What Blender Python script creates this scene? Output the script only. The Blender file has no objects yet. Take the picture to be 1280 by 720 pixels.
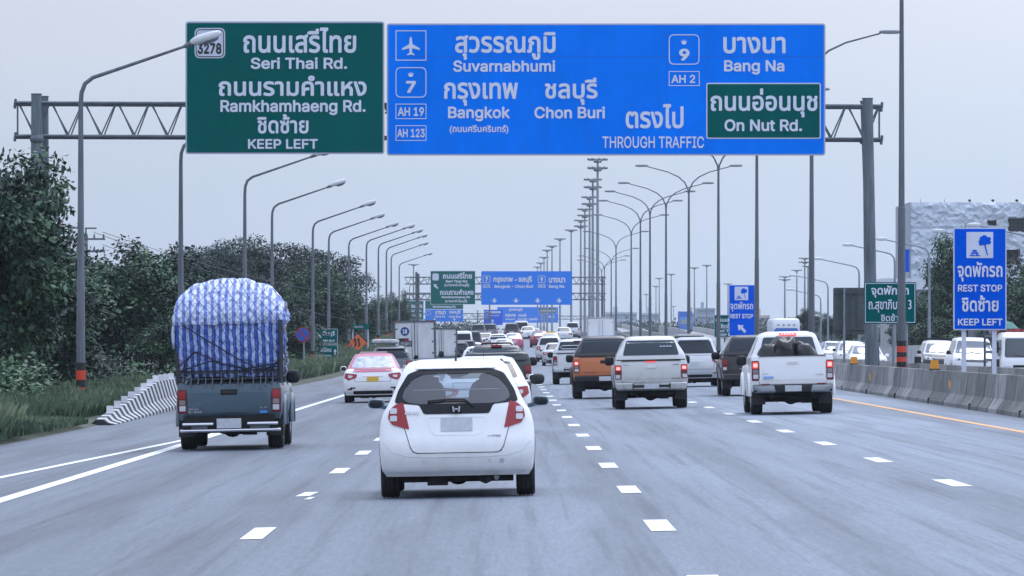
import bpy, math, random
import numpy as np
from mathutils import Vector, Matrix, noise, geometry

random.seed(7)
S = bpy.context.scene
COL = S.collection
F = 6800.0            # focal length in photo pixels
VX, VY = 631.0, 430.0 # vanishing point in the photo
CH = 1.65             # camera height

# ------------------------------------------------------------------ camera
cam = bpy.data.cameras.new('camera')
cam.sensor_width = 36.0
cam.lens = 36.0 * F / 1280.0
cam.shift_x = (640 - VX) / 1280.0
cam.shift_y = (VY - 360) / 1280.0
cam.clip_start = 0.5
cam.clip_end = 9000
co = bpy.data.objects.new('camera', cam)
co.location = (0, 0, CH)
co.rotation_euler = (math.radians(90), 0, 0)
COL.objects.link(co)
S.camera = co

# ------------------------------------------------------------------ sky, sun, exposure
SUN_EL, SUN_AZ = 64.0, 25.0      # degrees; azimuth clockwise from +Y
w = bpy.data.worlds.new('World'); S.world = w; w.use_nodes = True
nt = w.node_tree; nt.nodes.clear()
out = nt.nodes.new('ShaderNodeOutputWorld')
sky = nt.nodes.new('ShaderNodeTexSky'); sky.sky_type = 'NISHITA'; sky.sun_disc = False
sky.sun_elevation = math.radians(SUN_EL); sky.sun_rotation = math.radians(SUN_AZ)
sky.dust_density = 4.0
bg1 = nt.nodes.new('ShaderNodeBackground'); bg1.inputs[1].default_value = 0.10
nt.links.new(sky.outputs[0], bg1.inputs[0])
tc = nt.nodes.new('ShaderNodeTexCoord')
sep = nt.nodes.new('ShaderNodeSeparateXYZ'); nt.links.new(tc.outputs['Generated'], sep.inputs[0])
ramp = nt.nodes.new('ShaderNodeValToRGB')
nt.links.new(sep.outputs[2], ramp.inputs[0])
cr = ramp.color_ramp
cr.elements[0].position = 0.0; cr.elements[0].color = (0.575, 0.690, 0.895, 1)
cr.elements[1].position = 1.0; cr.elements[1].color = (1.25, 1.45, 1.98, 1)
e = cr.elements.new(0.03); e.color = (0.615, 0.725, 0.905, 1)
e = cr.elements.new(0.065); e.color = (0.735, 0.80, 0.935, 1)
e = cr.elements.new(0.3); e.color = (0.95, 1.08, 1.38, 1)
cn = nt.nodes.new('ShaderNodeTexNoise'); cn.inputs['Scale'].default_value = 3.0; cn.inputs['Detail'].default_value = 4
mp = nt.nodes.new('ShaderNodeMapping'); mp.inputs['Scale'].default_value = (1, 1, 4)
nt.links.new(tc.outputs['Generated'], mp.inputs[0]); nt.links.new(mp.outputs[0], cn.inputs[0])
mr = nt.nodes.new('ShaderNodeMapRange'); mr.inputs[1].default_value = 0.3; mr.inputs[2].default_value = 0.7
mr.inputs[3].default_value = 0.94; mr.inputs[4].default_value = 1.06
nt.links.new(cn.outputs[0], mr.inputs[0])
bg2 = nt.nodes.new('ShaderNodeBackground')
sx = nt.nodes.new('ShaderNodeMapRange'); sx.interpolation_type = 'SMOOTHSTEP'; sx.inputs[1].default_value = -0.35; sx.inputs[2].default_value = 0.35
sx.inputs[3].default_value = 0.84; sx.inputs[4].default_value = 1.14; nt.links.new(sep.outputs[0], sx.inputs[0])
sm = nt.nodes.new('ShaderNodeMath'); sm.operation = 'MULTIPLY'; nt.links.new(mr.outputs[0], sm.inputs[0]); nt.links.new(sx.outputs[0], sm.inputs[1])
nt.links.new(ramp.outputs[0], bg2.inputs[0]); nt.links.new(sm.outputs[0], bg2.inputs[1])
mix = nt.nodes.new('ShaderNodeMixShader'); mix.inputs[0].default_value = 0.88
nt.links.new(bg1.outputs[0], mix.inputs[1]); nt.links.new(bg2.outputs[0], mix.inputs[2])
nt.links.new(mix.outputs[0], out.inputs[0])

sl = bpy.data.lights.new('sun', 'SUN'); sl.energy = 1.1; sl.angle = math.radians(30); sl.color = (1.0, 0.985, 0.965)
so = bpy.data.objects.new('sun', sl); COL.objects.link(so)
az, el = math.radians(SUN_AZ), math.radians(SUN_EL)
sd = Vector((math.sin(az) * math.cos(el), math.cos(az) * math.cos(el), math.sin(el)))
so.rotation_euler = sd.to_track_quat('Z', 'Y').to_euler(); so.location = (0, -20, 60)
S.view_settings.view_transform = 'Standard'; S.view_settings.look = 'None'
S.view_settings.exposure = 0.10; S.view_settings.gamma = 1.0
S.cycles.use_denoising = True
S.cycles.max_bounces = 6; S.cycles.transparent_max_bounces = 12; S.cycles.volume_bounces = 0

# ------------------------------------------------------------------ materials
MATS = {}
def mat(name, col, rough=0.6, metal=0.0, coat=0.0, emit=None, estr=0.0, nscale=None, namt=0.15, bump=0.0, bscale=None,
        stretch=None, spec=0.5, trans=0.0, alpha=1.0):
    if name in MATS: return MATS[name]
    m = bpy.data.materials.new(name); m.use_nodes = True
    n = m.node_tree; b = n.nodes['Principled BSDF']
    b.inputs['Base Color'].default_value = (*col, 1); b.inputs['Roughness'].default_value = rough
    b.inputs['Metallic'].default_value = metal; b.inputs['Coat Weight'].default_value = coat
    b.inputs['Coat Roughness'].default_value = 0.06; b.inputs['Specular IOR Level'].default_value = spec
    if trans: b.inputs['Transmission Weight'].default_value = trans
    if alpha < 1: b.inputs['Alpha'].default_value = alpha
    if emit:
        b.inputs['Emission Color'].default_value = (*emit, 1); b.inputs['Emission Strength'].default_value = estr
    if nscale or bump:
        t = n.nodes.new('ShaderNodeTexCoord'); mpn = n.nodes.new('ShaderNodeMapping')
        mpn.inputs['Scale'].default_value = stretch or (1, 1, 1)
        n.links.new(t.outputs['Object'], mpn.inputs[0])
    if nscale:
        tx = n.nodes.new('ShaderNodeTexNoise'); tx.inputs['Scale'].default_value = nscale; tx.inputs['Detail'].default_value = 5
        tx.inputs['Roughness'].default_value = 0.65
        n.links.new(mpn.outputs[0], tx.inputs[0])
        r = n.nodes.new('ShaderNodeMapRange'); r.inputs[1].default_value = 0.3; r.inputs[2].default_value = 0.7
        r.inputs[3].default_value = 1 - namt; r.inputs[4].default_value = 1 + namt
        n.links.new(tx.outputs[0], r.inputs[0])
        mu = n.nodes.new('ShaderNodeVectorMath'); mu.operation = 'SCALE'; mu.inputs[0].default_value = col
        n.links.new(r.outputs[0], mu.inputs['Scale']); n.links.new(mu.outputs[0], b.inputs['Base Color'])
    if bump:
        tb = n.nodes.new('ShaderNodeTexNoise'); tb.inputs['Scale'].default_value = bscale or 20; tb.inputs['Detail'].default_value = 4
        n.links.new(mpn.outputs[0], tb.inputs[0])
        bp = n.nodes.new('ShaderNodeBump'); bp.inputs['Strength'].default_value = bump; bp.inputs['Distance'].default_value = 0.02
        n.links.new(tb.outputs[0], bp.inputs['Height']); n.links.new(bp.outputs[0], b.inputs['Normal'])
    MATS[name] = m
    return m

def paint(name, col, metal=0.0, dirt=0.25, rough=0.35):
    """car paint with road dust that gathers low on the body"""
    if name in MATS: return MATS[name]
    m = mat(name, col, rough=rough, metal=metal, coat=0.6)
    n = m.node_tree; b = n.nodes['Principled BSDF']
    t = n.nodes.new('ShaderNodeTexCoord'); tx = n.nodes.new('ShaderNodeTexNoise')
    tx.inputs['Scale'].default_value = 5; tx.inputs['Detail'].default_value = 6; tx.inputs['Roughness'].default_value = 0.7
    n.links.new(t.outputs['Object'], tx.inputs[0])
    sp = n.nodes.new('ShaderNodeSeparateXYZ'); n.links.new(t.outputs['Object'], sp.inputs[0])
    r1 = n.nodes.new('ShaderNodeMapRange'); r1.inputs[1].default_value = 0.95; r1.inputs[2].default_value = 0.25
    r1.inputs[3].default_value = 0.05; r1.inputs[4].default_value = 1.0
    n.links.new(sp.outputs[2], r1.inputs[0])
    r2 = n.nodes.new('ShaderNodeMapRange'); r2.inputs[1].default_value = 0.38; r2.inputs[2].default_value = 0.68
    r2.inputs[3].default_value = 0.25; r2.inputs[4].default_value = 1.0
    n.links.new(tx.outputs[0], r2.inputs[0])
    mu = n.nodes.new('ShaderNodeMath'); mu.operation = 'MULTIPLY'; n.links.new(r1.outputs[0], mu.inputs[0]); n.links.new(r2.outputs[0], mu.inputs[1])
    m2 = n.nodes.new('ShaderNodeMath'); m2.operation = 'MULTIPLY'; n.links.new(mu.outputs[0], m2.inputs[0]); m2.inputs[1].default_value = dirt * 1.6
    mx = n.nodes.new('ShaderNodeMix'); mx.data_type = 'RGBA'
    mx.inputs[6].default_value = (*col, 1); mx.inputs[7].default_value = (0.16, 0.15, 0.14, 1)
    n.links.new(m2.outputs[0], mx.inputs[0]); n.links.new(mx.outputs[2], b.inputs['Base Color'])
    r3 = n.nodes.new('ShaderNodeMapRange'); r3.inputs[3].default_value = rough; r3.inputs[4].default_value = 0.8
    n.links.new(m2.outputs[0], r3.inputs[0]); n.links.new(r3.outputs[0], b.inputs['Roughness'])
    return m

P_WHITE = paint('paint_white', (0.85, 0.85, 0.85), dirt=0.15)
P_WHITE2 = paint('paint_white_dusty', (0.72, 0.73, 0.74), dirt=0.3)
P_SILVER = paint('paint_silver', (0.60, 0.61, 0.60), metal=0.3, dirt=0.7)
P_SILVER2 = paint('paint_silver_clean', (0.60, 0.62, 0.65), metal=0.35, dirt=0.25)
P_GREY = paint('paint_slate_blue', (0.055, 0.10, 0.135), metal=0.35, dirt=0.2)
P_DKGREY = paint('paint_dark_grey', (0.035, 0.04, 0.045), metal=0.3, dirt=0.15)
P_MIDGREY = paint('paint_mid_grey', (0.14, 0.15, 0.165), metal=0.4, dirt=0.15)
P_BLACK = paint('paint_black', (0.014, 0.015, 0.018), metal=0.1, dirt=0.2)
P_ORANGE = paint('paint_copper_orange', (0.52, 0.155, 0.05), metal=0.2, dirt=0.25)
P_PINK = paint('paint_pink', (0.55, 0.12, 0.20), dirt=0.1)
P_RED = paint('paint_red', (0.22, 0.03, 0.05), metal=0.1, dirt=0.1)
P_YELLOW = paint('paint_yellow', (0.75, 0.50, 0.12), dirt=0.1)
P_TAXIORANGE = paint('paint_taxi_orange', (0.72, 0.30, 0.08), dirt=0.1)
BLK = mat('black_plastic', (0.012, 0.013, 0.016), rough=0.55, nscale=30, namt=0.2)
TRIM = mat('gloss_black_trim', (0.010, 0.012, 0.016), rough=0.45, spec=.3)
UNDER = mat('underbody', (0.014, 0.014, 0.014), rough=0.9, nscale=8, namt=0.4)
SEAM = mat('panel_gap', (0.01, 0.01, 0.012), rough=0.9)
TYRE = mat('tyre_rubber', (0.018, 0.018, 0.019), rough=0.85, nscale=40, namt=0.3, bump=0.3, bscale=60)
RIM = mat('alloy_rim', (0.45, 0.46, 0.48), rough=0.3, metal=0.9)
CHROME = mat('chrome', (0.62, 0.63, 0.66), rough=0.16, metal=1.0)
STEPM = mat('bumper_grey', (0.33, 0.34, 0.36), rough=0.35, metal=0.7, nscale=6, namt=0.15)
GLASS = mat('tinted_glass', (0.014, 0.024, 0.034), rough=0.08, coat=0.0, spec=0.35)
GLASSL = mat('light_tinted_glass', (0.16, 0.20, 0.24), rough=0.08, coat=1.0, spec=0.8)
RED = mat('lamp_red', (0.30, 0.006, 0.014), rough=0.3, coat=0.25)
DRED = mat('lamp_dark_red', (0.13, 0.005, 0.010), rough=0.3, coat=0.25)
REDLIT = mat('lamp_red_lit', (0.6, 0.03, 0.03), rough=0.2, emit=(1.0, 0.08, 0.08), estr=0.75)
REDGLOW = mat('lamp_brake_core', (0.8, 0.2, 0.2), rough=0.2, emit=(1.0, 0.35, 0.32), estr=1.5)
CLEAR = mat('lamp_clear', (0.55, 0.56, 0.58), rough=0.15, coat=0.8)
AMBER = mat('lamp_amber', (0.6, 0.22, 0.03), rough=0.2, coat=0.6)
PLATE = mat('number_plate', (0.50, 0.52, 0.56), rough=0.5, nscale=14, namt=0.12)
PLATEY = mat('number_plate_yellow', (0.62, 0.38, 0.04), rough=0.5)
STEEL = mat('galvanised_steel', (0.25, 0.28, 0.31), rough=0.5, metal=0.5, nscale=3, namt=0.2)
STEELD = mat('weathered_pole_steel', (0.125, 0.142, 0.165), rough=0.65, metal=0.25, nscale=2, namt=0.3, stretch=(3, 3, 0.3))
STEELP = mat('gantry_leg_steel', (0.13, 0.16, 0.185), rough=0.55, metal=0.3, nscale=1.6, namt=0.35, stretch=(4, 4, 0.5))
TRUSS = mat('truss_steel', (0.115, 0.14, 0.165), rough=0.55, metal=0.4, nscale=3, namt=0.3)
LAMPW = mat('lamp_housing', (0.62, 0.64, 0.66), rough=0.35, nscale=6, namt=0.1)
LAMPL = mat('lamp_lens', (0.10, 0.13, 0.17), rough=0.1, coat=1.0)
SBLUE = mat('sign_blue', (0.0, 0.20, 0.90), rough=1.0, spec=0.0, nscale=0.7, namt=0.10, stretch=(1, 1, 0.4))
SBLUE2 = mat('sign_blue_deep', (0.0, 0.10, 0.70), rough=1.0, spec=0.0, nscale=1, namt=0.05)
SGREEN = mat('sign_green', (0.0, 0.105, 0.098), rough=1.0, spec=0.0, nscale=0.7, namt=0.10, stretch=(1, 1, 0.4))
SGREEN2 = mat('sign_green_bright', (0.0, 0.13, 0.115), rough=1.0, spec=0.0, nscale=0.7, namt=0.10, stretch=(1, 1, 0.4))
SWHITE = mat('sign_white', (0.62, 0.66, 0.78), rough=0.55, nscale=2, namt=0.06)
SLET = mat('sign_letter_sheeting', (0.66, 0.71, 0.82), rough=0.55, nscale=3, namt=0.08)
SFRAME = mat('sign_edge_aluminium', (0.42, 0.44, 0.56), rough=0.5, metal=0.2)
SBLACK = mat('sign_black', (0.01, 0.012, 0.02), rough=0.6)
SBACK = mat('sign_back', (0.075, 0.095, 0.10), rough=0.7, nscale=2, namt=0.3)
BREDO = mat('band_red', (0.62, 0.06, 0.025), rough=0.6)
BBLK = mat('band_black', (0.012, 0.012, 0.014), rough=0.6)
CONC = mat('barrier_concrete', (0.20, 0.205, 0.20), rough=0.9, nscale=2.6, namt=0.38, bump=0.4, bscale=14, stretch=(1, .6, 0.55))
CONC2 = mat('barrier_concrete_pale', (0.30, 0.305, 0.30), rough=0.9, nscale=2.6, namt=0.38, bump=0.4, bscale=14, stretch=(1, .6, 0.55))
CONC3 = mat('barrier_concrete_dark', (0.14, 0.145, 0.145), rough=0.9, nscale=2.6, namt=0.38, bump=0.4, bscale=14, stretch=(1, .6, 0.55))
CONCF = mat('far_concrete', (0.36, 0.37, 0.38), rough=0.9, nscale=0.4, namt=0.15)
FENCEC = mat('fence_concrete', (0.19, 0.20, 0.20), rough=0.9, nscale=1.5, namt=0.4, stretch=(1, 1, 0.3))
BARK = mat('bark', (0.09, 0.07, 0.055), rough=0.95, nscale=6, namt=0.5, bump=0.6, bscale=12)
ORANGE = mat('reflector_orange', (0.75, 0.30, 0.02), rough=0.5)
DIAMOND = mat('warning_orange', (0.72, 0.16, 0.04), rough=0.5)

def road_mat():
    m = bpy.data.materials.new('asphalt'); m.use_nodes = True
    n = m.node_tree; b = n.nodes['Principled BSDF']; L = n.links
    t = n.nodes.new('ShaderNodeTexCoord')
    def nz(scale, st, det=5, ro=0.6):
        mp = n.nodes.new('ShaderNodeMapping'); mp.inputs['Scale'].default_value = st
        L.new(t.outputs['Object'], mp.inputs[0])
        x = n.nodes.new('ShaderNodeTexNoise'); x.inputs['Scale'].default_value = scale
        x.inputs['Detail'].default_value = det; x.inputs['Roughness'].default_value = ro
        L.new(mp.outputs[0], x.inputs[0]); return x
    def rng(x, a, c, lo, hi):
        r = n.nodes.new('ShaderNodeMapRange'); r.inputs[1].default_value = a; r.inputs[2].default_value = c
        r.inputs[3].default_value = lo; r.inputs[4].default_value = hi; L.new(x.outputs[0], r.inputs[0]); return r
    def mul(a, c):
        q = n.nodes.new('ShaderNodeMath'); q.operation = 'MULTIPLY'; L.new(a.outputs[0], q.inputs[0]); L.new(c.outputs[0], q.inputs[1]); return q
    f1 = rng(nz(26, (1, 0.05, 1), 6, 0.85), 0.3, 0.7, 0.74, 1.26)      # grain
    f2 = rng(nz(0.9, (1.0, 0.025, 1), 4), 0.35, 0.65, 0.84, 1.10)     # lane-long wear
    f3 = rng(nz(0.25, (1.0, 0.12, 1), 4), 0.3, 0.7, 0.90, 1.08)       # patches
    f4 = rng(nz(6, (1, 0.010, 1), 4), 0.50, 0.68, 1.0, 0.70)          # thin skid streaks
    # tyre-polished darker bands, a pair per lane, wandering a little
    sp = n.nodes.new('ShaderNodeSeparateXYZ'); L.new(t.outputs['Object'], sp.inputs[0])
    wn = nz(0.04, (0.2, 1, 1), 2)
    ad = n.nodes.new('ShaderNodeMath'); ad.operation = 'MULTIPLY_ADD'; L.new(wn.outputs[0], ad.inputs[0]); ad.inputs[1].default_value = 2.2
    L.new(sp.outputs[0], ad.inputs[2])
    sc = n.nodes.new('ShaderNodeMath'); sc.operation = 'MULTIPLY'; L.new(ad.outputs[0], sc.inputs[0]); sc.inputs[1].default_value = 2 * math.pi / 1.78
    sn = n.nodes.new('ShaderNodeMath'); sn.operation = 'SINE'; L.new(sc.outputs[0], sn.inputs[0])
    f5 = rng(sn, 0.1, 1.0, 1.0, 0.80)
    # asphalt tone rises smoothly from the left lanes to the median-side lanes
    f6 = n.nodes.new('ShaderNodeMapRange'); f6.inputs[1].default_value = -4; f6.inputs[2].default_value = 6; f6.inputs[3].default_value = .84; f6.inputs[4].default_value = 1.36
    L.new(sp.outputs[0], f6.inputs[0])
    f = mul(mul(mul(mul(mul(f1, f2), f3), f4), f5), f6)
    v = n.nodes.new('ShaderNodeVectorMath'); v.operation = 'SCALE'; v.inputs[0].default_value = (0.160, 0.188, 0.228)
    L.new(f.outputs[0], v.inputs['Scale']); L.new(v.outputs[0], b.inputs['Base Color'])
    b.inputs['Roughness'].default_value = 0.62; b.inputs['Specular IOR Level'].default_value = 0.45
    bp = n.nodes.new('ShaderNodeBump'); bp.inputs['Strength'].default_value = 0.35; bp.inputs['Distance'].default_value = 0.006
    L.new(nz(60, (1, 1, 1), 3).outputs[0], bp.inputs['Height']); L.new(bp.outputs[0], b.inputs['Normal'])
    return m
ASPH = road_mat()

def marking_mat(name, col, worn=0.6):
    m = bpy.data.materials.new(name); m.use_nodes = True
    n = m.node_tree; b = n.nodes['Principled BSDF']; L = n.links
    t = n.nodes.new('ShaderNodeTexCoord'); mp = n.nodes.new('ShaderNodeMapping'); mp.inputs['Scale'].default_value = (1, 0.2, 1)
    L.new(t.outputs['Object'], mp.inputs[0])
    x = n.nodes.new('ShaderNodeTexNoise'); x.inputs['Scale'].default_value = 9; x.inputs['Detail'].default_value = 7; x.inputs['Roughness'].default_value = 0.75
    L.new(mp.outputs[0], x.inputs[0])
    r = n.nodes.new('ShaderNodeMapRange'); r.inputs[1].default_value = 0.54; r.inputs[2].default_value = 0.72
    r.inputs[3].default_value = 0; r.inputs[4].default_value = worn; L.new(x.outputs[0], r.inputs[0])
    mx = n.nodes.new('ShaderNodeMix'); mx.data_type = 'RGBA'; mx.inputs[6].default_value = (*col, 1); mx.inputs[7].default_value = (0.16, 0.17, 0.18, 1)
    L.new(r.outputs[0], mx.inputs[0]); L.new(mx.outputs[2], b.inputs['Base Color']); b.inputs['Roughness'].default_value = 0.6
    return m
MWHITE = marking_mat('marking_white', (0.78, 0.80, 0.80))
MORANGE = marking_mat('marking_orange', (0.80, 0.42, 0.16))

def leaf_mat(name, c1, c2, c3):
    m = bpy.data.materials.new(name); m.use_nodes = True
    n = m.node_tree; b = n.nodes['Principled BSDF']; L = n.links
    a = n.nodes.new('ShaderNodeAttribute'); a.attribute_name = 'tone'
    r = n.nodes.new('ShaderNodeValToRGB'); r.color_ramp.elements[0].color = (*c1, 1); r.color_ramp.elements[1].color = (*c3, 1)
    e = r.color_ramp.elements.new(0.55); e.color = (*c2, 1)
    L.new(a.outputs['Fac'], r.inputs[0]); L.new(r.outputs[0], b.inputs['Base Color'])
    b.inputs['Roughness'].default_value = 0.5; b.inputs['Specular IOR Level'].default_value = 0.35
    return m
LEAF = leaf_mat('leaves', (0.006, 0.020, 0.016), (0.026, 0.070, 0.044), (0.15, 0.25, 0.13))
LEAFD = leaf_mat('leaves_dark', (0.006, 0.022, 0.020), (0.018, 0.044, 0.036), (0.045, 0.098, 0.06))
GRASSM = leaf_mat('grass_blades', (0.035, 0.065, 0.04), (0.09, 0.14, 0.08), (0.22, 0.27, 0.16))

# ------------------------------------------------------------------ helpers
def tag(o, label=None, cat=None, group=None, kind=None):
    if label: o['label'] = label
    if cat: o['category'] = cat
    if group: o['group'] = group
    if kind: o['kind'] = kind
    return o

class MB:
    """collects shapes, builds ONE mesh object"""
    def __init__(s): s.v = []; s.f = []; s.mi = []
    def add(s, vs, fs, mi=0):
        k = len(s.v); s.v += [tuple(p) for p in vs]
        for f in fs: s.f.append(tuple(i + k for i in f)); s.mi.append(mi)
        return s
    def box(s, x0, x1, y0, y1, z0, z1, mi=0):
        vs = [(x, y, z) for z in (z0, z1) for y in (y0, y1) for x in (x0, x1)]
        return s.add(vs, [(0, 2, 3, 1), (4, 5, 7, 6), (0, 1, 5, 4), (2, 6, 7, 3), (0, 4, 6, 2), (1, 3, 7, 5)], mi)
    def cyl(s, a, b, r0, r1=None, n=10, mi=0, caps=True):
        r1 = r0 if r1 is None else r1
        a = Vector(a); b = Vector(b); d = (b - a)
        if d.length < 1e-6: return s
        d.normalize(); u = d.orthogonal().normalized(); w_ = d.cross(u)
        vs = []
        for c, r in ((a, r0), (b, r1)):
            for i in range(n):
                t = 2 * math.pi * i / n; vs.append(c + u * (r * math.cos(t)) + w_ * (r * math.sin(t)))
        fs = [(i, (i + 1) % n, n + (i + 1) % n, n + i) for i in range(n)]
        if caps: fs += [tuple(range(n - 1, -1, -1)), tuple(range(n, 2 * n))]
        return s.add(vs, fs, mi)
    def tube(s, pts, r, n=6, mi=0):
        pts = [Vector(p) for p in pts]; rs = r if isinstance(r, (list, tuple)) else [r] * len(pts)
        u = None; vs = []
        for i, p in enumerate(pts):
            d = (pts[min(i + 1, len(pts) - 1)] - pts[max(i - 1, 0)]).normalized()
            if u is None: u = d.orthogonal().normalized()
            u = (u - d * u.dot(d)); u = u.normalized() if u.length > 1e-5 else d.orthogonal().normalized()
            w_ = d.cross(u)
            for j in range(n):
                t = 2 * math.pi * j / n; vs.append(p + u * (rs[i] * math.cos(t)) + w_ * (rs[i] * math.sin(t)))
        fs = []
        for i in range(len(pts) - 1):
            for j in range(n):
                fs.append((i * n + j, i * n + (j + 1) % n, (i + 1) * n + (j + 1) % n, (i + 1) * n + j))
        fs += [tuple(range(n - 1, -1, -1)), tuple(range((len(pts) - 1) * n, len(pts) * n))]
        return s.add(vs, fs, mi)
    def prism(s, poly, y0, y1, mi=0):
        """polygon in (x,z) pushed along y"""
        n = len(poly); vs = [(x, y0, z) for x, z in poly] + [(x, y1, z) for x, z in poly]
        fs = [tuple(range(n)), tuple(range(2 * n - 1, n - 1, -1))] + [(i, n + i, n + (i + 1) % n, (i + 1) % n) for i in range(n)]
        return s.add(vs, fs, mi)
    def lathe(s, prof, c, axis='x', n=28, mi=0):
        """prof: (radius, offset along axis)"""
        vs = []; m = len(prof)
        for i in range(n):
            t = 2 * math.pi * i / n; ca, sa = math.cos(t), math.sin(t)
            for r, o in prof:
                p = {'x': (o, r * ca, r * sa), 'z': (r * ca, r * sa, o), 'y': (r * ca, o, r * sa)}[axis]
                vs.append((c[0] + p[0], c[1] + p[1], c[2] + p[2]))
        fs = []
        for i in range(n):
            for j in range(m - 1):
                a = i * m + j; b = ((i + 1) % n) * m + j
                fs.append((a, b, b + 1, a + 1))
        return s.add(vs, fs, mi)
    def ell(s, c, r, n=12, m=8, mi=0, e=1.0):
        vs = []; fs = []
        def pw(v): return math.copysign(abs(v) ** e, v)
        for i in range(m + 1):
            ph = -math.pi / 2 + math.pi * i / m
            for j in range(n):
                t = 2 * math.pi * j / n
                vs.append((c[0] + r[0] * pw(math.cos(ph)) * pw(math.cos(t)), c[1] + r[1] * pw(math.cos(ph)) * pw(math.sin(t)), c[2] + r[2] * pw(math.sin(ph))))
        for i in range(m):
            for j in range(n):
                fs.append((i * n + j, i * n + (j + 1) % n, (i + 1) * n + (j + 1) % n, (i + 1) * n + j))
        return s.add(vs, fs, mi)
    def build(s, name, mats, parent=None, loc=None, ang=35, smooth=True):
        me = bpy.data.meshes.new(name); me.from_pydata(s.v, [], s.f)
        for m in (mats if isinstance(mats, (list, tuple)) else [mats]): me.materials.append(m)
        if any(s.mi): me.polygons.foreach_set('material_index', s.mi)
        if smooth:
            me.polygons.foreach_set('use_smooth', [True] * len(me.polygons)); me.set_sharp_from_angle(angle=math.radians(ang))
        me.update()
        o = bpy.data.objects.new(name, me); COL.objects.link(o)
        if parent: o.parent = parent
        if loc: o.location = loc
        return o

def empty(name, loc, label=None, cat=None, group=None, rz=0.0, ry=0.0):
    o = bpy.data.objects.new(name, None); COL.objects.link(o); o.location = loc; o.rotation_euler = (0, ry, rz)
    o.empty_display_size = 0.3
    return tag(o, label, cat, group)

KIDS = None
def kids(o):
    return [c for c in COL.objects if c.parent == o]
def copy_tree(o, loc, label, group=None, rz=None, scale=None):
    def rec(src, par):
        c = src.copy(); COL.objects.link(c); c.parent = par
        for ch in KMAP.get(src.name, ()): rec(bpy.data.objects[ch], c)
        return c
    KMAP = {}
    for q in COL.objects:
        if q.parent: KMAP.setdefault(q.parent.name, []).append(q.name)
    r = rec(o, None); r.location = loc; r['label'] = label
    if group: r['group'] = group
    if rz is not None: r.rotation_euler.z = rz
    if scale is not None: r.scale = scale
    return r

def zr(y):
    if y < 270: return 0.0
    if y < 470: return 3e-5 * (y - 270) ** 2
    t = min(y - 470, 160)
    return 1.2 + 0.012 * t - 0.012 / 320 * t * t
def gz(x, y):
    if x < -9.1: b = -0.182
    elif x < 10.4: b = 0.02 * x
    elif x < 14.9: b = 0.208
    else: b = max(-0.25, 0.208 - 0.035 * (x - 14.9))
    return b + zr(y)
def PX(px, Z): return (px - VX) * Z / F
def PZ(py, Z): return CH - (py - VY) * Z / F
def P(px, py, Z): return Vector((PX(px, Z), Z, PZ(py, Z)))

def fc(poly):  # polygon area sign
    return sum(poly[i][0] * poly[(i + 1) % len(poly)][1] - poly[(i + 1) % len(poly)][0] * poly[i][1] for i in range(len(poly)))
def rounded(poly, r, seg=4):
    n = len(poly); o = []
    for i in range(n):
        p = Vector(poly[i]); a = Vector(poly[i - 1]); b = Vector(poly[(i + 1) % n])
        rr = min(r, (a - p).length * 0.45, (b - p).length * 0.45)
        s_ = p + (a - p).normalized() * rr; e_ = p + (b - p).normalized() * rr
        for k in range(seg + 1):
            t = k / seg; o.append(tuple(s_ * (1 - t) ** 2 + p * 2 * t * (1 - t) + e_ * t * t))
    return o
def rect(x0, x1, z0, z1): return [(x0, z0), (x1, z0), (x1, z1), (x0, z1)]
def mir(poly): return [(-x, z) for x, z in poly][::-1]
def inside(p, poly):
    x, y = p; c = False; n = len(poly); j = n - 1
    for i in range(n):
        if (poly[i][1] > y) != (poly[j][1] > y) and x < (poly[j][0] - poly[i][0]) * (y - poly[i][1]) / (poly[j][1] - poly[i][1]) + poly[i][0]: c = not c
        j = i
    return c

def sheet(poly, step, holes=()):
    """triangulate polygon with interior grid points -> pts, tris"""
    pts = []; edges = []
    for lp in [poly] + list(holes):
        k0 = len(pts); m = len(lp)
        for i in range(m):
            a = lp[i]; b = lp[(i + 1) % m]; d = math.dist(a, b); q = max(1, int(d / step + 0.3))
            for t in range(q): pts.append((a[0] + (b[0] - a[0]) * t / q, a[1] + (b[1] - a[1]) * t / q))
        k1 = len(pts); edges += [(i, i + 1 if i + 1 < k1 else k0) for i in range(k0, k1)]
    x0 = min(p[0] for p in poly); x1 = max(p[0] for p in poly); z0 = min(p[1] for p in poly); z1 = max(p[1] for p in poly)
    bp = list(pts)
    zz = z0 + step / 2
    while zz < z1:
        xx = x0 + step / 2
        while xx < x1:
            if inside((xx, zz), poly) and not any(inside((xx, zz), h) for h in holes) and all((xx - p[0]) ** 2 + (zz - p[1]) ** 2 > (step * .4) ** 2 for p in bp): pts.append((xx, zz))
            xx += step
        zz += step
    r = geometry.delaunay_2d_cdt([Vector(p) for p in pts], edges, [], 0, 1e-6)
    V = [tuple(p) for p in r[0]]; T = []
    for f in r[2]:
        c = (sum(V[i][0] for i in f) / 3, sum(V[i][1] for i in f) / 3)
        if inside(c, poly) and not any(inside(c, h) for h in holes): T.append(tuple(f))
    return V, T

def crm(p0, p1, p2, p3, t):
    return tuple(0.5 * ((2 * b) + (-a + c) * t + (2 * a - 5 * b + 4 * c - d) * t * t + (-a + 3 * b - 3 * c + d) * t ** 3) for a, b, c, d in zip(p0, p1, p2, p3))

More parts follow.
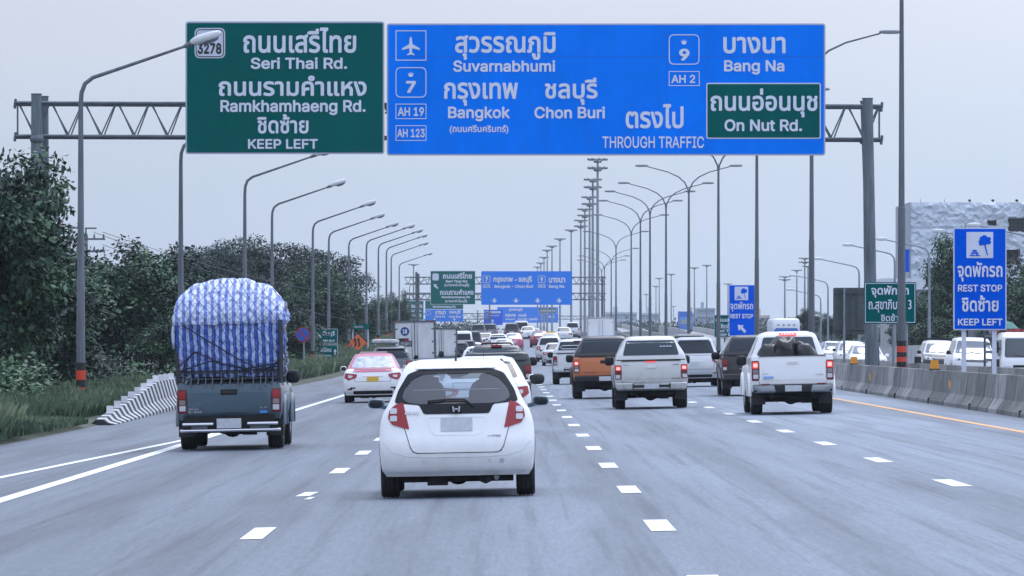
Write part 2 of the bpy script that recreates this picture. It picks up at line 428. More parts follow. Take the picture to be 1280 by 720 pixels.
class Body:
    """shell from horizontal slices: keys (z, halfwidth, rear y, front y, rear corner depth, front corner depth)"""
    def __init__(s, keys, p=4.0, sub=3, smooth=True, flat=0.0):
        s.p = p; K = []
        if smooth:
            for i in range(len(keys) - 1):
                p0 = keys[max(i - 1, 0)]; p3 = keys[min(i + 2, len(keys) - 1)]
                for k in range(sub):
                    t = k / sub; c = crm(p0, keys[i], keys[i + 1], p3, t)
                    lo = [min(a, b) for a, b in zip(keys[i], keys[i + 1])]; hi = [max(a, b) for a, b in zip(keys[i], keys[i + 1])]
                    c = [min(max(q, l - 0.15 * (h - l) - 1e-9), h + 0.15 * (h - l) + 1e-9) for q, l, h in zip(c, lo, hi)]
                    c[0] = keys[i][0] + (keys[i + 1][0] - keys[i][0]) * t
                    K.append(tuple(c))
            K.append(tuple(keys[-1]))
        else: K = [tuple(k) for k in keys]
        s.K = K
    def lev(s, z):
        K = s.K
        if z <= K[0][0]: return K[0]
        for i in range(len(K) - 1):
            if z <= K[i + 1][0]:
                t = (z - K[i][0]) / max(1e-9, K[i + 1][0] - K[i][0]); return tuple(a + (b - a) * t for a, b in zip(K[i], K[i + 1]))
        return K[-1]
    def rear(s, x, z):
        _, w_, yr, yf, dr, df = s.lev(z); u = min(abs(x) / w_, 1.0); return yr + dr * (1 - (1 - u ** s.p) ** (1 / s.p))
    def front(s, x, z):
        _, w_, yr, yf, dr, df = s.lev(z); u = min(abs(x) / w_, 1.0); return yf - df * (1 - (1 - u ** s.p) ** (1 / s.p))
    def sidex(s, y, z):
        _, w_, yr, yf, dr, df = s.lev(z)
        t = 0
        if y < yr + dr: t = min(1, (yr + dr - y) / dr)
        elif y > yf - df: t = min(1, (y - yf + df) / df)
        return w_ * (1 - t ** s.p) ** (1 / s.p)
    def ring(s, k, n):
        z, w_, yr, yf, dr, df = k; h = []
        for i in range(n + 1):
            t = math.pi / 2 * i / n; x = w_ * math.sin(t) ** (2 / s.p) if t > 0 else 0
            h.append((x, yr + dr * (1 - max(0, math.cos(t)) ** (2 / s.p)), z))
        for i in range(n, -1, -1):
            t = math.pi / 2 * i / n; x = w_ * math.sin(t) ** (2 / s.p) if t > 0 else 0
            h.append((x, yf - df * (1 - max(0, math.cos(t)) ** (2 / s.p)), z))
        return h + [(-x, y, q) for x, y, q in h[-2:0:-1]]
    def mb(s, n=12, extra=(), cap=True, mb=None):
        m = mb or MB(); R = [s.ring(k, n) for k in list(s.K) + list(extra)]; L = len(R[0])
        vs = [p for r in R for p in r]; fs = []
        for i in range(len(R) - 1):
            for j in range(L): fs.append((i * L + j, i * L + (j + 1) % L, (i + 1) * L + (j + 1) % L, (i + 1) * L + j))
        # outline runs rear centre -> +x -> front: counter-clockwise seen from above
        if cap: fs += [tuple(range(L - 1, -1, -1)), tuple(range((len(R) - 1) * L, len(R) * L))]
        return m.add(vs, fs)
    def pt(s, side, a, z, off):
        if side == 'rear': return (a, s.rear(a, z) - off, z)
        if side == 'front': return (a, s.front(a, z) + off, z)
        if side == 'right': return (s.sidex(a, z) + off, a, z)
        return (-s.sidex(a, z) - off, a, z)
    def panel(s, name, side, poly, m_, parent, off=0.008, th=0.02, step=0.08, holes=(), label=None, ang=40):
        V, T = sheet(poly, step, holes); m = MB(); n = len(V)
        vs = [s.pt(side, a, z, off) for a, z in V] + [s.pt(side, a, z, off - th) for a, z in V]
        fl = side in ('rear', 'right')
        cnt = {}
        for t in T:
            for i in range(3):
                e_ = (t[i], t[(i + 1) % 3]); cnt[e_] = 1
        fs = [t if fl else t[::-1] for t in T]
        for (a, b) in cnt:
            if (b, a) not in cnt: fs.append((b, a, n + a, n + b) if fl else (a, b, n + b, n + a))
        m.add(vs, fs); o = m.build(name, m_, parent, ang=ang)
        if label: o['label'] = label
        return o
    def line(s, side, pts, off, r, step=0.05, n=5, mb=None, mi=0):
        q = []
        for i in range(len(pts) - 1):
            a, b = pts[i], pts[i + 1]; k = max(1, int(math.dist(a, b) / step))
            for t in range(k): q.append((a[0] + (b[0] - a[0]) * t / k, a[1] + (b[1] - a[1]) * t / k))
        q.append(pts[-1]); mb = mb or MB(); mb.tube([s.pt(side, a, z, off) for a, z in q], r, n, mi); return mb

# ------------------------------------------------------------------ text
import os
try:    # Blender's own interface typeface, a plain grotesque like the road lettering; the built-in face is the fallback
    _fp = os.path.join(bpy.utils.resource_path('LOCAL'), 'datafiles', 'fonts', 'Inter.woff2')
    GROT = bpy.data.fonts.load(_fp) if os.path.exists(_fp) else None
except Exception: GROT = None
_tc = {}
def text_mesh(txt):
    if txt in _tc: return _tc[txt]
    c = bpy.data.curves.new('lettering', 'FONT'); c.body = txt; c.size = 1.0; c.resolution_u = 3; c.extrude = 0.0
    if GROT and not any(ord(q) > 0x0e00 for q in txt): c.font = GROT
    o = bpy.data.objects.new('lettering', c); COL.objects.link(o); bpy.context.view_layer.update()
    cu = o.to_curve(bpy.context.evaluated_depsgraph_get())
    loops = []
    for sp in cu.splines:
        q = []; bp = sp.bezier_points; n = len(bp)
        if n:
            for a in range(n):
                A, B = bp[a], bp[(a + 1) % n]
                straight = (A.handle_right - A.co).length < 1e-5 and (B.handle_left - B.co).length < 1e-5
                k = 1 if straight else 4
                for t in range(k):
                    t /= k; w_ = (1 - t); c_ = A.co * w_ ** 3 + A.handle_right * 3 * w_ * w_ * t + B.handle_left * 3 * w_ * t * t + B.co * t ** 3; q.append((c_.x, c_.y))
        else: q = [(pt.co.x, pt.co.y) for pt in sp.points]
        if len(q) > 2: loops.append(q)
    o.to_curve_clear(); bpy.data.objects.remove(o); bpy.data.curves.remove(c)
    pts = []; edges = []
    for q in loops:
        k0 = len(pts); pts += [Vector(a) for a in q]; edges += [(k0 + a, k0 + (a + 1) % len(q)) for a in range(len(q))]
    r = geometry.delaunay_2d_cdt(pts, edges, [], 0, 1e-5)
    bb = [(min(a[0] for a in q), max(a[0] for a in q), min(a[1] for a in q), max(a[1] for a in q)) for q in loops]
    def wind(x, y):
        w_ = 0
        for q, (ax, bx_, ay, by_) in zip(loops, bb):
            if not (ax <= x <= bx_ and ay <= y <= by_): continue
            for a in range(len(q)):
                (x0, y0), (x1, y1) = q[a - 1], q[a]
                if (y0 <= y) != (y1 <= y) and x0 + (y - y0) / (y1 - y0) * (x1 - x0) > x: w_ += 1 if y1 > y0 else -1
        return w_
    P2 = [tuple(a) for a in r[0]]
    T = [tuple(f) for f in r[2] if wind(sum(P2[a][0] for a in f) / 3, sum(P2[a][1] for a in f) / 3) != 0]
    used_ = sorted({a for f in T for a in f}); mp_ = {a: b for b, a in enumerate(used_)}
    V = np.array([P2[a] for a in used_]); T = [tuple(mp_[a] for a in f) for f in T]
    _tc[txt] = (V, T); return _tc[txt]
def letters(txt, x0, x1, z0, z1, y, m_, parent, bold=0.022, name='lettering', th=0.01, wrap=None, copies=8):
    """cut-out sheeting letters fitted to a box; weight is added by overlaid shifted layers, each a hair proud of the last"""
    V, T = text_mesh(txt); lo = V.min(0); hi = V.max(0)
    q = (V - lo) / (hi - lo); H = z1 - z0
    tall = (hi - lo)[1]; bx = bold * (x1 - x0) / (hi - lo)[0]; bz = bold * H / tall
    bx = min(bx, bz * 1.4); m = MB()
    xs = x0 + bx + q[:, 0] * (x1 - x0 - 2 * bx); zs = z0 + bz + q[:, 1] * (z1 - z0 - 2 * bz)
    offs = [(math.cos(k * 2 * math.pi / copies + .2), math.sin(k * 2 * math.pi / copies + .2)) for k in range(copies)] if bold > 0 else []
    for k, (ox, oz) in enumerate([(0, 0)] + offs):
        X = xs + ox * bx; Zc = zs + oz * bz
        ys = [(y if wrap is None else wrap(a, b)) - k * .0007 for a, b in zip(X, Zc)]
        m.add(list(zip(X, ys, Zc)), T)
    return m.build(name, m_, parent, smooth=False)

# ================================================================== GROUND AND ROADS
YS = [20, 40, 60, 80, 100, 130, 160, 200, 240, 270] + list(range(290, 860, 20)) + [900, 1000, 1200, 1500, 2000, 2600]
def strip(name, xs, zf, m, ys=YS, kind='structure', parent=None):
    V = []; Fc = []; n = len(xs(0) if callable(xs) else xs)
    for y in ys:
        for x in (xs(y) if callable(xs) else xs): V.append((x, y, zf(x, y)))
    for i in range(len(ys) - 1):
        for j in range(n - 1): Fc.append((i * n + j, i * n + j + 1, (i + 1) * n + j + 1, (i + 1) * n + j))
    m_ = MB(); m_.add(V, Fc); o = m_.build(name, m, parent)
    if not parent: o['kind'] = kind
    return o
EARTH = mat('earth', (0.075, 0.085, 0.06), rough=1.0, nscale=0.3, namt=0.4)
g = strip('ground', [-3000, -800, -200, -60, -30, -9, 0, 9, 30, 60, 200, 800, 3000], lambda x, y: -0.42 + zr(y), EARTH, ys=[-60, 0] + YS[2:] + [4000])
strip('verge_ground', [-60, -30, -18, -14, -11, -9.6, -9.05], lambda x, y: gz(-9.2, y) + (0.10 if x < -9.5 else -0.02) + max(0, -x - 14) * 0.02, EARTH)
road = strip('road', [-9.3, -5, 0, 5, 10.6], lambda x, y: 0.02 * x + zr(y), ASPH)
MEDC = mat('median_fill', (0.10, 0.10, 0.095), rough=1.0, nscale=1, namt=0.4)
strip('median', [10.3, 12, 14.95], lambda x, y: 0.18 + zr(y), MEDC)
strip('opposite_road', [14.7, 20, 26, 40], lambda x, y: gz(max(15, x), y) - 0.01, ASPH)

def mark(name, segs, m):
    b = MB()
    for (xa, ya, xb, yb, wd) in segs:
        n = max(1, int((yb - ya) / 10))
        for i in range(n):
            t0, t1 = i / n, (i + 1) / n
            p = [(xa + (xb - xa) * t, ya + (yb - ya) * t) for t in (t0, t1)]
            vs = [(p[0][0] - wd / 2, p[0][1]), (p[0][0] + wd / 2, p[0][1]), (p[1][0] + wd / 2, p[1][1]), (p[1][0] - wd / 2, p[1][1])]
            b.add([(x, y, 0.02 * x + zr(y) + 0.005) for x, y in vs], [(0, 1, 2, 3)])
    return b.build(name, m, road, smooth=False)
for j, (xl, wd) in enumerate(((-2.2, .20), (1.38, .22), (4.98, .22))):
    for k in range(-1, 40):
        y0 = 47.1 + 12 * k
        ya, yb = y0, y0 + 3.0
        if j == 0 and k == 1:       # the worn dash at the left
            mark('lane_dash', [(xl - .05, ya + 1.3, xl + .0, yb, wd * .8)], MWHITE); mark('lane_dash', [(xl + .05, ya, xl + .08, ya + .9, .07)], MWHITE); continue
        mark('lane_dash', [(xl, ya, xl, yb, wd)], MWHITE)
mark('edge_line', [(-5.72, 30, -5.6, 120, .2), (-5.6, 120, -5.5, 200, .2), (-5.5, 200, -5.5, 700, .2)], MWHITE)
mark('taper_line', [(-7.6, 44, -6.75, 72, .15), (-6.75, 72, -5.95, 98, .15), (-5.95, 98, -5.75, 108, .15)], MWHITE)
mark('median_edge_line', [(8.55, 30, 8.68, 91, .16), (8.68, 91, 8.87, 144, .16), (8.87, 144, 9.0, 250, .16), (9.0, 250, 9.0, 700, .16)], MORANGE)

# ---------------- sky, haze
def far_box(): pass
hz = MB().box(-3100, 3100, -70, 4100, -1.5, 46).build('haze', [], smooth=False)
hm = bpy.data.materials.new('haze'); hm.use_nodes = True
hn = hm.node_tree; hn.nodes.remove(hn.nodes['Principled BSDF'])
pv = hn.nodes.new('ShaderNodeVolumePrincipled'); pv.inputs['Density'].default_value = 0.00009; pv.inputs['Anisotropy'].default_value = 0.0
pv.inputs['Color'].default_value = (0.86, 0.92, 1.0, 1)
hn.links.new(pv.outputs[0], hn.nodes['Material Output'].inputs['Volume'])
hz.data.materials.append(hm); hz['kind'] = 'stuff'

# ================================================================== BARRIERS
JP = [(0.0, 0.0), (0.0, 0.09), (0.14, 0.30), (0.20, 0.81), (0.36, 0.81), (0.42, 0.30), (0.56, 0.09), (0.56, 0.0)]
def bx_main(y):   # lateral place of the main barrier's foot
    pts = [(20, 9.5), (60, 9.95), (107, 10.15), (176, 10.55), (260, 10.75), (900, 10.8)]
    for (a, p), (b, q) in zip(pts, pts[1:]):
        if y <= b: return p + (q - p) * (y - a) / (b - a)
    return 10.8
def barrier_piece(b, y0, y1, xf, zf, gap=0.012, notch=False, s=1.0, mi=0):
    V = []
    for y in (y0 + gap, y1 - gap):
        x0 = xf(y); z0 = zf(y)
        for (dx, dz) in JP: V.append((x0 + dx, y, z0 + dz * s))
    n = len(JP)
    b.add(V, [(i, i + 1, n + i + 1, n + i) for i in range(n - 1)] + [tuple(range(n)), tuple(range(2 * n - 1, n - 1, -1))], mi)
root = empty('concrete_barrier', (10.4, 100, 0.19), 'weathered grey concrete crash barrier beside the orange line, in front of the median', 'barrier')
def cbp(i, y0, y1, mats3):
    b = MB(); j = random.uniform(-.012, .012)
    barrier_piece(b, y0 - 100, y1 - 100, lambda y: bx_main(y + 100) - 10.4 + j, lambda y: 0.02 * bx_main(y + 100) + zr(y + 100) - 0.19 - 0.005 + random.uniform(0, .004), gap=0.02)
    o = b.build('barrier_section', random.choice(mats3), root, ang=20)
for i in range(64):
    cbp(i, 52.5 + i * 2.5, 55 + i * 2.5, [CONC, CONC, CONC2, CONC3])
b = MB(); y = 212.5
while y < 800: barrier_piece(b, y - 100, y + 4.9 - 100, lambda q: bx_main(q + 100) - 10.4, lambda q: .21 + zr(q + 100) - .19); y += 5
b.build('barrier_run', CONC, root, ang=20)['kind'] = 'stuff'
for k in range(14):      # drain slots at every fifth joint
    y = 70 + 12.5 * k - 100 - 0.3; x = bx_main(y + 100) - 10.4
    MB().box(x - .012, x + .03, y - .14, y + .14, 0.0, .15).build('drain_slot', SEAM, root, smooth=False)
for (px, Z) in ((1077.5, 158), (1171.5, 127.5)):        # small reflector plates on the face
    x = bx_main(Z) - 10.4 + .155
    MB().box(x, x + .05, Z - 100 - .25, Z - 100 + .25, .40, .60).build('reflector_plate', ORANGE, root, smooth=False)
for (px, py, Z) in ((1082.5, 453, 168), (1177.5, 459, 134)):
    r = empty('road_stud_lamp', (bx_main(Z) + .28, Z, .02 * bx_main(Z) + .81 - .005))
    tag(r, 'orange reflector block on the barrier top by ' + ('the gantry legs' if px < 1100 else 'the left post of the blue sign'), 'reflector', 'orange reflectors on the barrier')
    MB().prism([(-.11, 0), (.11, 0), (.09, .24), (-.09, .24)], -.08, .08).build('housing', ORANGE, r, ang=20)
    MB().box(-.13, .13, -.10, .10, -.001, .03).build('foot', BLK, r, smooth=False)
root2 = empty('rear_barrier', (14.6, 130, 0.2), 'second concrete barrier on the far side of the median, edging the oncoming road', 'barrier')
b = MB(); y = 70
while y < 210:
    b = MB(); barrier_piece(b, y - 130, y + 4 - 130, lambda q: 0, lambda q: -.06, gap=.02); b.build('barrier_section', random.choice([CONC, CONC2]), root2, ang=20); y += 4
b = MB()
while y < 800: barrier_piece(b, y - 130, y + 7.9 - 130, lambda q: 0, lambda q: -.02 + zr(q + 130)); y += 8
b.build('barrier_run', CONC2, root2, ang=20)['kind'] = 'stuff'
for i, (px, Z, nm) in enumerate(((1142, 196, 'right of the hazard banded pole'), (1239, 165, 'right of the blue rest stop sign post'), (1068, 250, 'beside the grey sign back'))):
    r = empty('delineator', (14.88, Z, .14 + .81)); tag(r, 'dark square delineator on the rear barrier ' + nm, 'delineator', 'delineators on the rear barrier')
    MB().box(-.12, .12, -.06, .06, 0, .24).build('plate', BLK, r, smooth=False); MB().box(-.14, .14, -.08, .08, -.01, .02).build('foot', STEELD, r, smooth=False)

# striped barrier on the left shoulder
def stripe_mat():
    m = mat('barrier_stripes', (0.7, 0.7, 0.7), rough=0.75); n = m.node_tree; L = n.links
    t = n.nodes.new('ShaderNodeTexCoord'); sp = n.nodes.new('ShaderNodeSeparateXYZ'); L.new(t.outputs['Object'], sp.inputs[0])
    a = n.nodes.new('ShaderNodeMath'); a.operation = 'MULTIPLY_ADD'; L.new(sp.outputs[2], a.inputs[0]); a.inputs[1].default_value = 2.4; L.new(sp.outputs[1], a.inputs[2])
    f = n.nodes.new('ShaderNodeMath'); f.operation = 'FRACT'; dd = n.nodes.new('ShaderNodeMath'); dd.operation = 'DIVIDE'; L.new(a.outputs[0], dd.inputs[0]); dd.inputs[1].default_value = 1.7; L.new(dd.outputs[0], f.inputs[0])
    c = n.nodes.new('ShaderNodeMath'); c.operation = 'GREATER_THAN'; c.inputs[1].default_value = 0.52; L.new(f.outputs[0], c.inputs[0])
    x = n.nodes.new('ShaderNodeTexNoise'); x.inputs['Scale'].default_value = 3; x.inputs['Detail'].default_value = 6; L.new(t.outputs['Object'], x.inputs[0])
    r = n.nodes.new('ShaderNodeMapRange'); r.inputs[1].default_value = .3; r.inputs[2].default_value = .7; r.inputs[3].default_value = .7; r.inputs[4].default_value = 1.0; L.new(x.outputs[0], r.inputs[0])
    mx = n.nodes.new('ShaderNodeMix'); mx.data_type = 'RGBA'; mx.inputs[6].default_value = (0.02, 0.025, 0.035, 1); mx.inputs[7].default_value = (0.62, 0.63, 0.66, 1); L.new(c.outputs[0], mx.inputs[0])
    v = n.nodes.new('ShaderNodeVectorMath'); v.operation = 'SCALE'; L.new(mx.outputs[2], v.inputs[0]); L.new(r.outputs[0], v.inputs['Scale']); L.new(v.outputs[0], n.nodes['Principled BSDF'].inputs['Base Color'])
    return m
STRIPE = stripe_mat()
root = empty('striped_barrier', (-9.0, 136, -.18), 'ramped concrete barrier with slanted black and white stripes on the left shoulder', 'barrier')
def sbx(y): return 0.18 - (y - 124) * 0.013
def sbh(y): return min(.83, .12 + max(0, y - 122.5) * .0285)
y = 122.5; 
while y < 162:
    b = MB(); V = []
    for q in (y + .01, y + 2.49):
        h = sbh(q); x0 = sbx(q)
        for dx, dz in [(0, 0), (0, .12), (-.16, .42), (-.24, 1), (-.42, 1), (-.55, 0)]: V.append((x0 + dx, q - 136, h * dz))
    b.add(V, [(i + 1, i, 6 + i, 7 + i) for i in range(5)] + [(0, 1, 2, 3, 4, 5)[::-1], (6, 7, 8, 9, 10, 11)])
    b.build('barrier_section', STRIPE, root, ang=15); y += 2.5
BLKW = mat('white_painted_block', (0.68, 0.69, 0.72), rough=.7, nscale=5, namt=.15)
for k in range(11):
    y = 126.5 + 2.95 * k; h = sbh(y); x0 = sbx(y) - .33
    MB().box(x0 - .075, x0 + .075, y - 136 - .06, y - 136 + .06, h - .01, h + .16).build('reflector_block', BLKW, root, smooth=False)

# left concrete panel fence behind the trees
root = empty('panel_fence', (-18.4, 230, 0), 'pale grey concrete panel fence behind the trees on the left verge', 'fence')
for i in range(40):
    y = 150 + i * 4 - 230
    MB().box(-.06, .14, y - .10, y + .10, -.2, 2.45).build('fence_post', FENCEC, root, smooth=False)
    for k in range(3): MB().box(0, .06, y + .12, y + 3.88, -.2 + k * .8, .585 + k * .8).build('fence_panel', FENCEC, root, smooth=False)

# ================================================================== GANTRY SIGNS
def sign_root(name, px0, px1, py_base, Z, label, cat, zb=None):
    return empty(name, (PX((px0 + px1) / 2, Z), Z, PZ(py_base, Z) if zb is None else zb), label, cat)
class Sg:
    """flat sign at distance Z, laid out in photo units about its own centre, real size in metres"""
    def __init__(s, root, Z): s.r = root; s.Z = Z; s.o = root.location
    def x(s, px): return PX(px, s.Z) - s.o.x
    def z(s, py): return PZ(py, s.Z) - s.o.z
    def board(s, a, b, c, d, m_, name='board', rad=0.0, y0=0.0, th=0.06, frame=None, fw=1.2, fth=.03):
        k = s.Z / F
        if frame:
            pl = rounded(rect(s.x(a), s.x(c), s.z(d), s.z(b)), max(rad, .001) * k, 5)
            MB().prism(pl, y0, y0 + th).build(name + '_edge' if name != 'board' else 'edge_frame', frame, s.r, ang=20)
            a, b, c, d = a + fw, b + fw, c - fw, d - fw; rad = max(rad - fw, 0); y0 -= .012; th = .02
        pl = rounded(rect(s.x(a), s.x(c), s.z(d), s.z(b)), max(rad, .05) * k, 5)
        return MB().prism(pl, y0, y0 + th).build(name, m_, s.r, ang=20)
    def text(s, t, a, b, c, d, m_=None, y=-.03, bold=.022):
        return letters(t, s.x(a), s.x(c), s.z(d), s.z(b), y, m_ or SLET, s.r, bold, th=.012)
    def poly(s, pts, m_, name='symbol', y=-.03, th=.012):
        return MB().prism([(s.x(p), s.z(q)) for p, q in pts], y, y + th).build(name, m_, s.r, smooth=False)
    def ring(s, a, b, c, d, w_, m_, rad=0, name='symbol_frame', y=-.03):
        k = s.Z / F; o = rounded(rect(s.x(a), s.x(c), s.z(d), s.z(b)), max(rad, .05) * k, 5)
        i = rounded(rect(s.x(a + w_), s.x(c - w_), s.z(d - w_), s.z(b + w_)), max(rad - w_, .05) * k, 5)
        n = len(o); m = MB()
        vs = [(x, y, z) for x, z in o] + [(x, y, z) for x, z in i] + [(x, y + .014, z) for x, z in o] + [(x, y + .014, z) for x, z in i]
        fs = []
        for j in range(n):
            q = (j + 1) % n; fs += [(j, q, n + q, n + j), (2 * n + j, 2 * n + q, q, j), (n + j, n + q, 3 * n + q, 3 * n + j)]
        return m.add(vs, fs).build(name, m_, s.r, smooth=False)
def crown(s, cx, y0, y1, hw):
    s.poly([(cx - hw, y0 + (y1 - y0) * .25), (cx - hw * .45, y0 + (y1 - y0) * .55), (cx - hw * .35, y0), (cx, y0 + (y1 - y0) * .5), (cx + hw * .35, y0), (cx + hw * .45, y0 + (y1 - y0) * .55), (cx + hw, y0 + (y1 - y0) * .25), (cx + hw * .5, y1), (cx - hw * .5, y1)][::-1], SLET)

GZ = 198.0
gr = empty('overhead_gantry', (PX(564, GZ + 1), GZ + 1, 0.0), 'steel lattice sign gantry spanning the near carriageway', 'gantry')
gx, gy = gr.location.x, gr.location.y
def gl(px, py, Z): v = P(px, py, Z); return (v.x - gx, v.y - gy, v.z)
for (px, Z, pt, r0, gzv) in ((45.5, 198.2, 118, .21, -.2), (54.5, 200.4, 121, .20, -.2), (1084.5, 198.2, 123.5, .21, .15), (1080.5, 200.4, 127, .17, .15)):
    pb = px if px < 700 else px + 5
    top = gl(px, pt, Z); bot = (gl(pb, 0, Z)[0], gl(pb, 0, Z)[1], gzv)
    if Z > 200 and px > 700: bot = (gl(1094.5, 0, Z)[0], bot[1], gzv); r0 = .17
    m = MB().tube([bot, (bot[0] + (top[0] - bot[0]) * .5, bot[1], (bot[2] + top[2]) / 2), top], [r0 * 1.12, r0 * 1.05, r0 * .9], n=16)
    m.cyl(top, (top[0], top[1], top[2] + .03), r0 * 1.0, n=16)
    m.cyl((bot[0], bot[1], bot[2]), (bot[0], bot[1], bot[2] + .06), r0 * 1.9, n=16)
    m.build('leg', STEELP, gr)
for (yt, yb, Z) in ((128.5, 170, 198.8), (131, 172, 199.9)):
    for (pya, nm) in ((yt, 'top_chord'), (yb, 'bottom_chord')):
        a = gl(19, pya, Z); c = gl(1102, pya + 4, Z)
        m = MB().cyl(a, c, .065 if Z < 199 else .055, n=8)
        for q in (a, c): m.cyl((q[0] - .02, q[1], q[2] - .14), (q[0] + .02, q[1], q[2] + .14), .05, n=8)
        m.build(nm, TRUSS, gr)
    n = 26; xs = np.linspace(22, 1100, n + 1)
    for i in range(n):
        ya, yb_ = yt + 4 * i / n, yb + 4 * i / n
        m_ = (xs[i] + xs[i + 1]) / 2 + (3.5 if Z > 199.5 else 0)
        MB().cyl(gl(xs[i] + 2, ya, Z), gl(m_, yb_, Z), .028, n=6).build('diagonal', TRUSS, gr)
        MB().cyl(gl(m_, yb_, Z), gl(xs[i + 1] - 2, ya + .2, Z), .028, n=6).build('diagonal', TRUSS, gr)
for px in (22, 1099):
    m = MB()
    for py in (129, 171): m.cyl(gl(px, py + (4 if px > 500 else 0), 198.8), gl(px, py + (4 if px > 500 else 0), 199.9), .035, n=6)
    m.cyl(gl(px, 129 + (4 if px > 500 else 0), 198.8), gl(px, 171 + (4 if px > 500 else 0), 198.8), .035, n=6)
    m.build('end_frame', TRUSS, gr)
for px in (1084.5, 1081): MB().ell(gl(px, 176, 199), (.22, .3, .16)).build('clamp', STEELD, gr)
MB().ell(gl(46, 174, 198.2), (.26, .3, .2)).build('clamp', STEELD, gr)

# green sign
Z = GZ - .15
r = sign_root('overhead_sign', 232, 480, 193, Z, 'large green overhead sign for Seri Thai and Ramkhamhaeng roads, left half of near gantry', 'road sign')
s = Sg(r, Z)
s.board(231.8, 26.8, 480.5, 192.6, SGREEN, rad=4, frame=SFRAME, fw=2.0)
s.text('ถนนเสรีไทย', 304, 34.4, 445.3, 66.3, bold=.024); s.text('Seri Thai Rd.', 313.4, 71.7, 434, 86.4)
s.text('ถนนรามคำแหง', 273.3, 94.5, 458.3, 120.2, bold=.024); s.text('Ramkhamhaeng Rd.', 275.5, 125, 457, 144)
s.text('ชิดซ้าย', 321.5, 142.7, 385.7, 167, bold=.024); s.text('KEEP LEFT', 310, 173.8, 397.4, 186)
s.board(243.3, 35, 281.5, 72.8, SWHITE, name='route_shield', rad=7, y0=-.03, th=.02)
s.ring(244.8, 36.5, 280, 71.3, 1.0, SBLACK, rad=6, y=-.045); s.text('3278', 247, 53.8, 276.9, 67.6, SBLACK, y=-.045, bold=.03)
for px in (300, 390): s.poly([(px, 29), (px + .25, 29), (px + .25, 190.5), (px, 190.5)], mat('panel_joint_green', (0, .06, .062)), 'panel_joint', y=-.016, th=.004)
# blue sign
r = sign_root('overhead_sign', 484, 1031, 194, Z, 'large blue overhead sign for Suvarnabhumi, Bangkok, Chon Buri and Bang Na', 'road sign')
s = Sg(r, Z)
s.board(483.3, 29.3, 1031.8, 194.4, SBLUE, rad=4, frame=SFRAME, fw=2.0)
jb = mat('panel_joint_blue', (.002, .09, .52))
for px in (532, 583, 633, 683, 733, 783, 833, 883, 933, 982): s.poly([(px, 31.5), (px + .22, 31.5), (px + .22, 192), (px, 192)], jb, 'panel_joint', y=-.016, th=.004)
s.poly([(485.4, 70.8), (1029.7, 70.2), (1029.7, 70.8), (485.4, 71.2)][::-1], jb, 'panel_joint', y=-.017, th=.004)
s.ring(494.5, 38, 533, 75.8, 1.1, SLET)
pl = [(513.5, 45.5), (515, 48), (515.4, 55.2), (524.6, 60.4), (525, 62.6), (515.4, 60.3), (514.9, 65.6), (518.2, 68), (518, 69.2), (513.5, 68), (509, 69.2), (508.8, 68), (512.1, 65.6), (511.6, 60.3), (502.4, 62.6), (502.8, 60.4), (511.6, 55.2), (512, 48)]
s.poly(pl[::-1], SLET, 'aeroplane_symbol')
s.ring(494.5, 84, 533, 122, 1.1, SLET, rad=7); crown(s, 513.5, 89.5, 96, 4); s.text('7', 507.5, 101.2, 520, 116.3, bold=.03)
s.ring(494.5, 129.7, 533, 148.8, .9, SLET); s.text('AH 19', 497.2, 134, 530, 145)
s.ring(494.5, 156.7, 533, 176, .9, SLET); s.text('AH 123', 496.4, 161, 531, 171.8)
s.text('สุวรรณภูมิ', 568.8, 40, 694.5, 75, bold=.024); s.text('Suvarnabhumi', 566.5, 75.3, 694, 90)
s.text('กรุงเทพ', 555, 103, 647.5, 132.5, bold=.024); s.text('Bangkok', 560, 133.3, 637.5, 151.8)
s.text('ชลบุรี', 681, 97, 747, 131.2, bold=.024); s.text('Chon Buri', 668, 133.2, 756.3, 148.2)
s.text('(ถนนศรีนครินทร์)', 562, 156, 635.5, 167.6, bold=.024)
s.ring(836, 43, 874.3, 80.8, 1.1, SLET, rad=7); crown(s, 855, 49, 55.5, 4); s.text('9', 848.8, 60.8, 862, 75.8, bold=.03)
s.ring(836, 89, 874.5, 107.5, .9, SLET); s.text('AH 2', 839.2, 93.5, 869, 103.8)
s.text('บางนา', 904, 46, 982, 67, bold=.024); s.text('Bang Na', 905, 75.2, 980.5, 93.2)
s.board(882.8, 103.6, 1026, 173.5, SGREEN, name='inset_panel', rad=3, y0=-.03, th=.02, frame=SWHITE, fw=1.5)
s.text('ถนนอ่อนนุช', 888, 110.5, 1021.8, 146.8, bold=.024, y=-.06); s.text('On Nut Rd.', 905.5, 149.2, 1002.5, 164.2, y=-.06)
s.text('ตรงไป', 782, 130, 854.5, 160.6, bold=.024); s.text('THROUGH TRAFFIC', 753, 170.4, 880, 185.2, bold=.012)
for r_ in (r,):   # hangers between the boards
    for py in (131, 141, 171): MB().box(s.x(481.3), s.x(485), .02, .07, s.z(py + 1.2), s.z(py - 1.2)).build('bracket', BLK, r_, smooth=False)

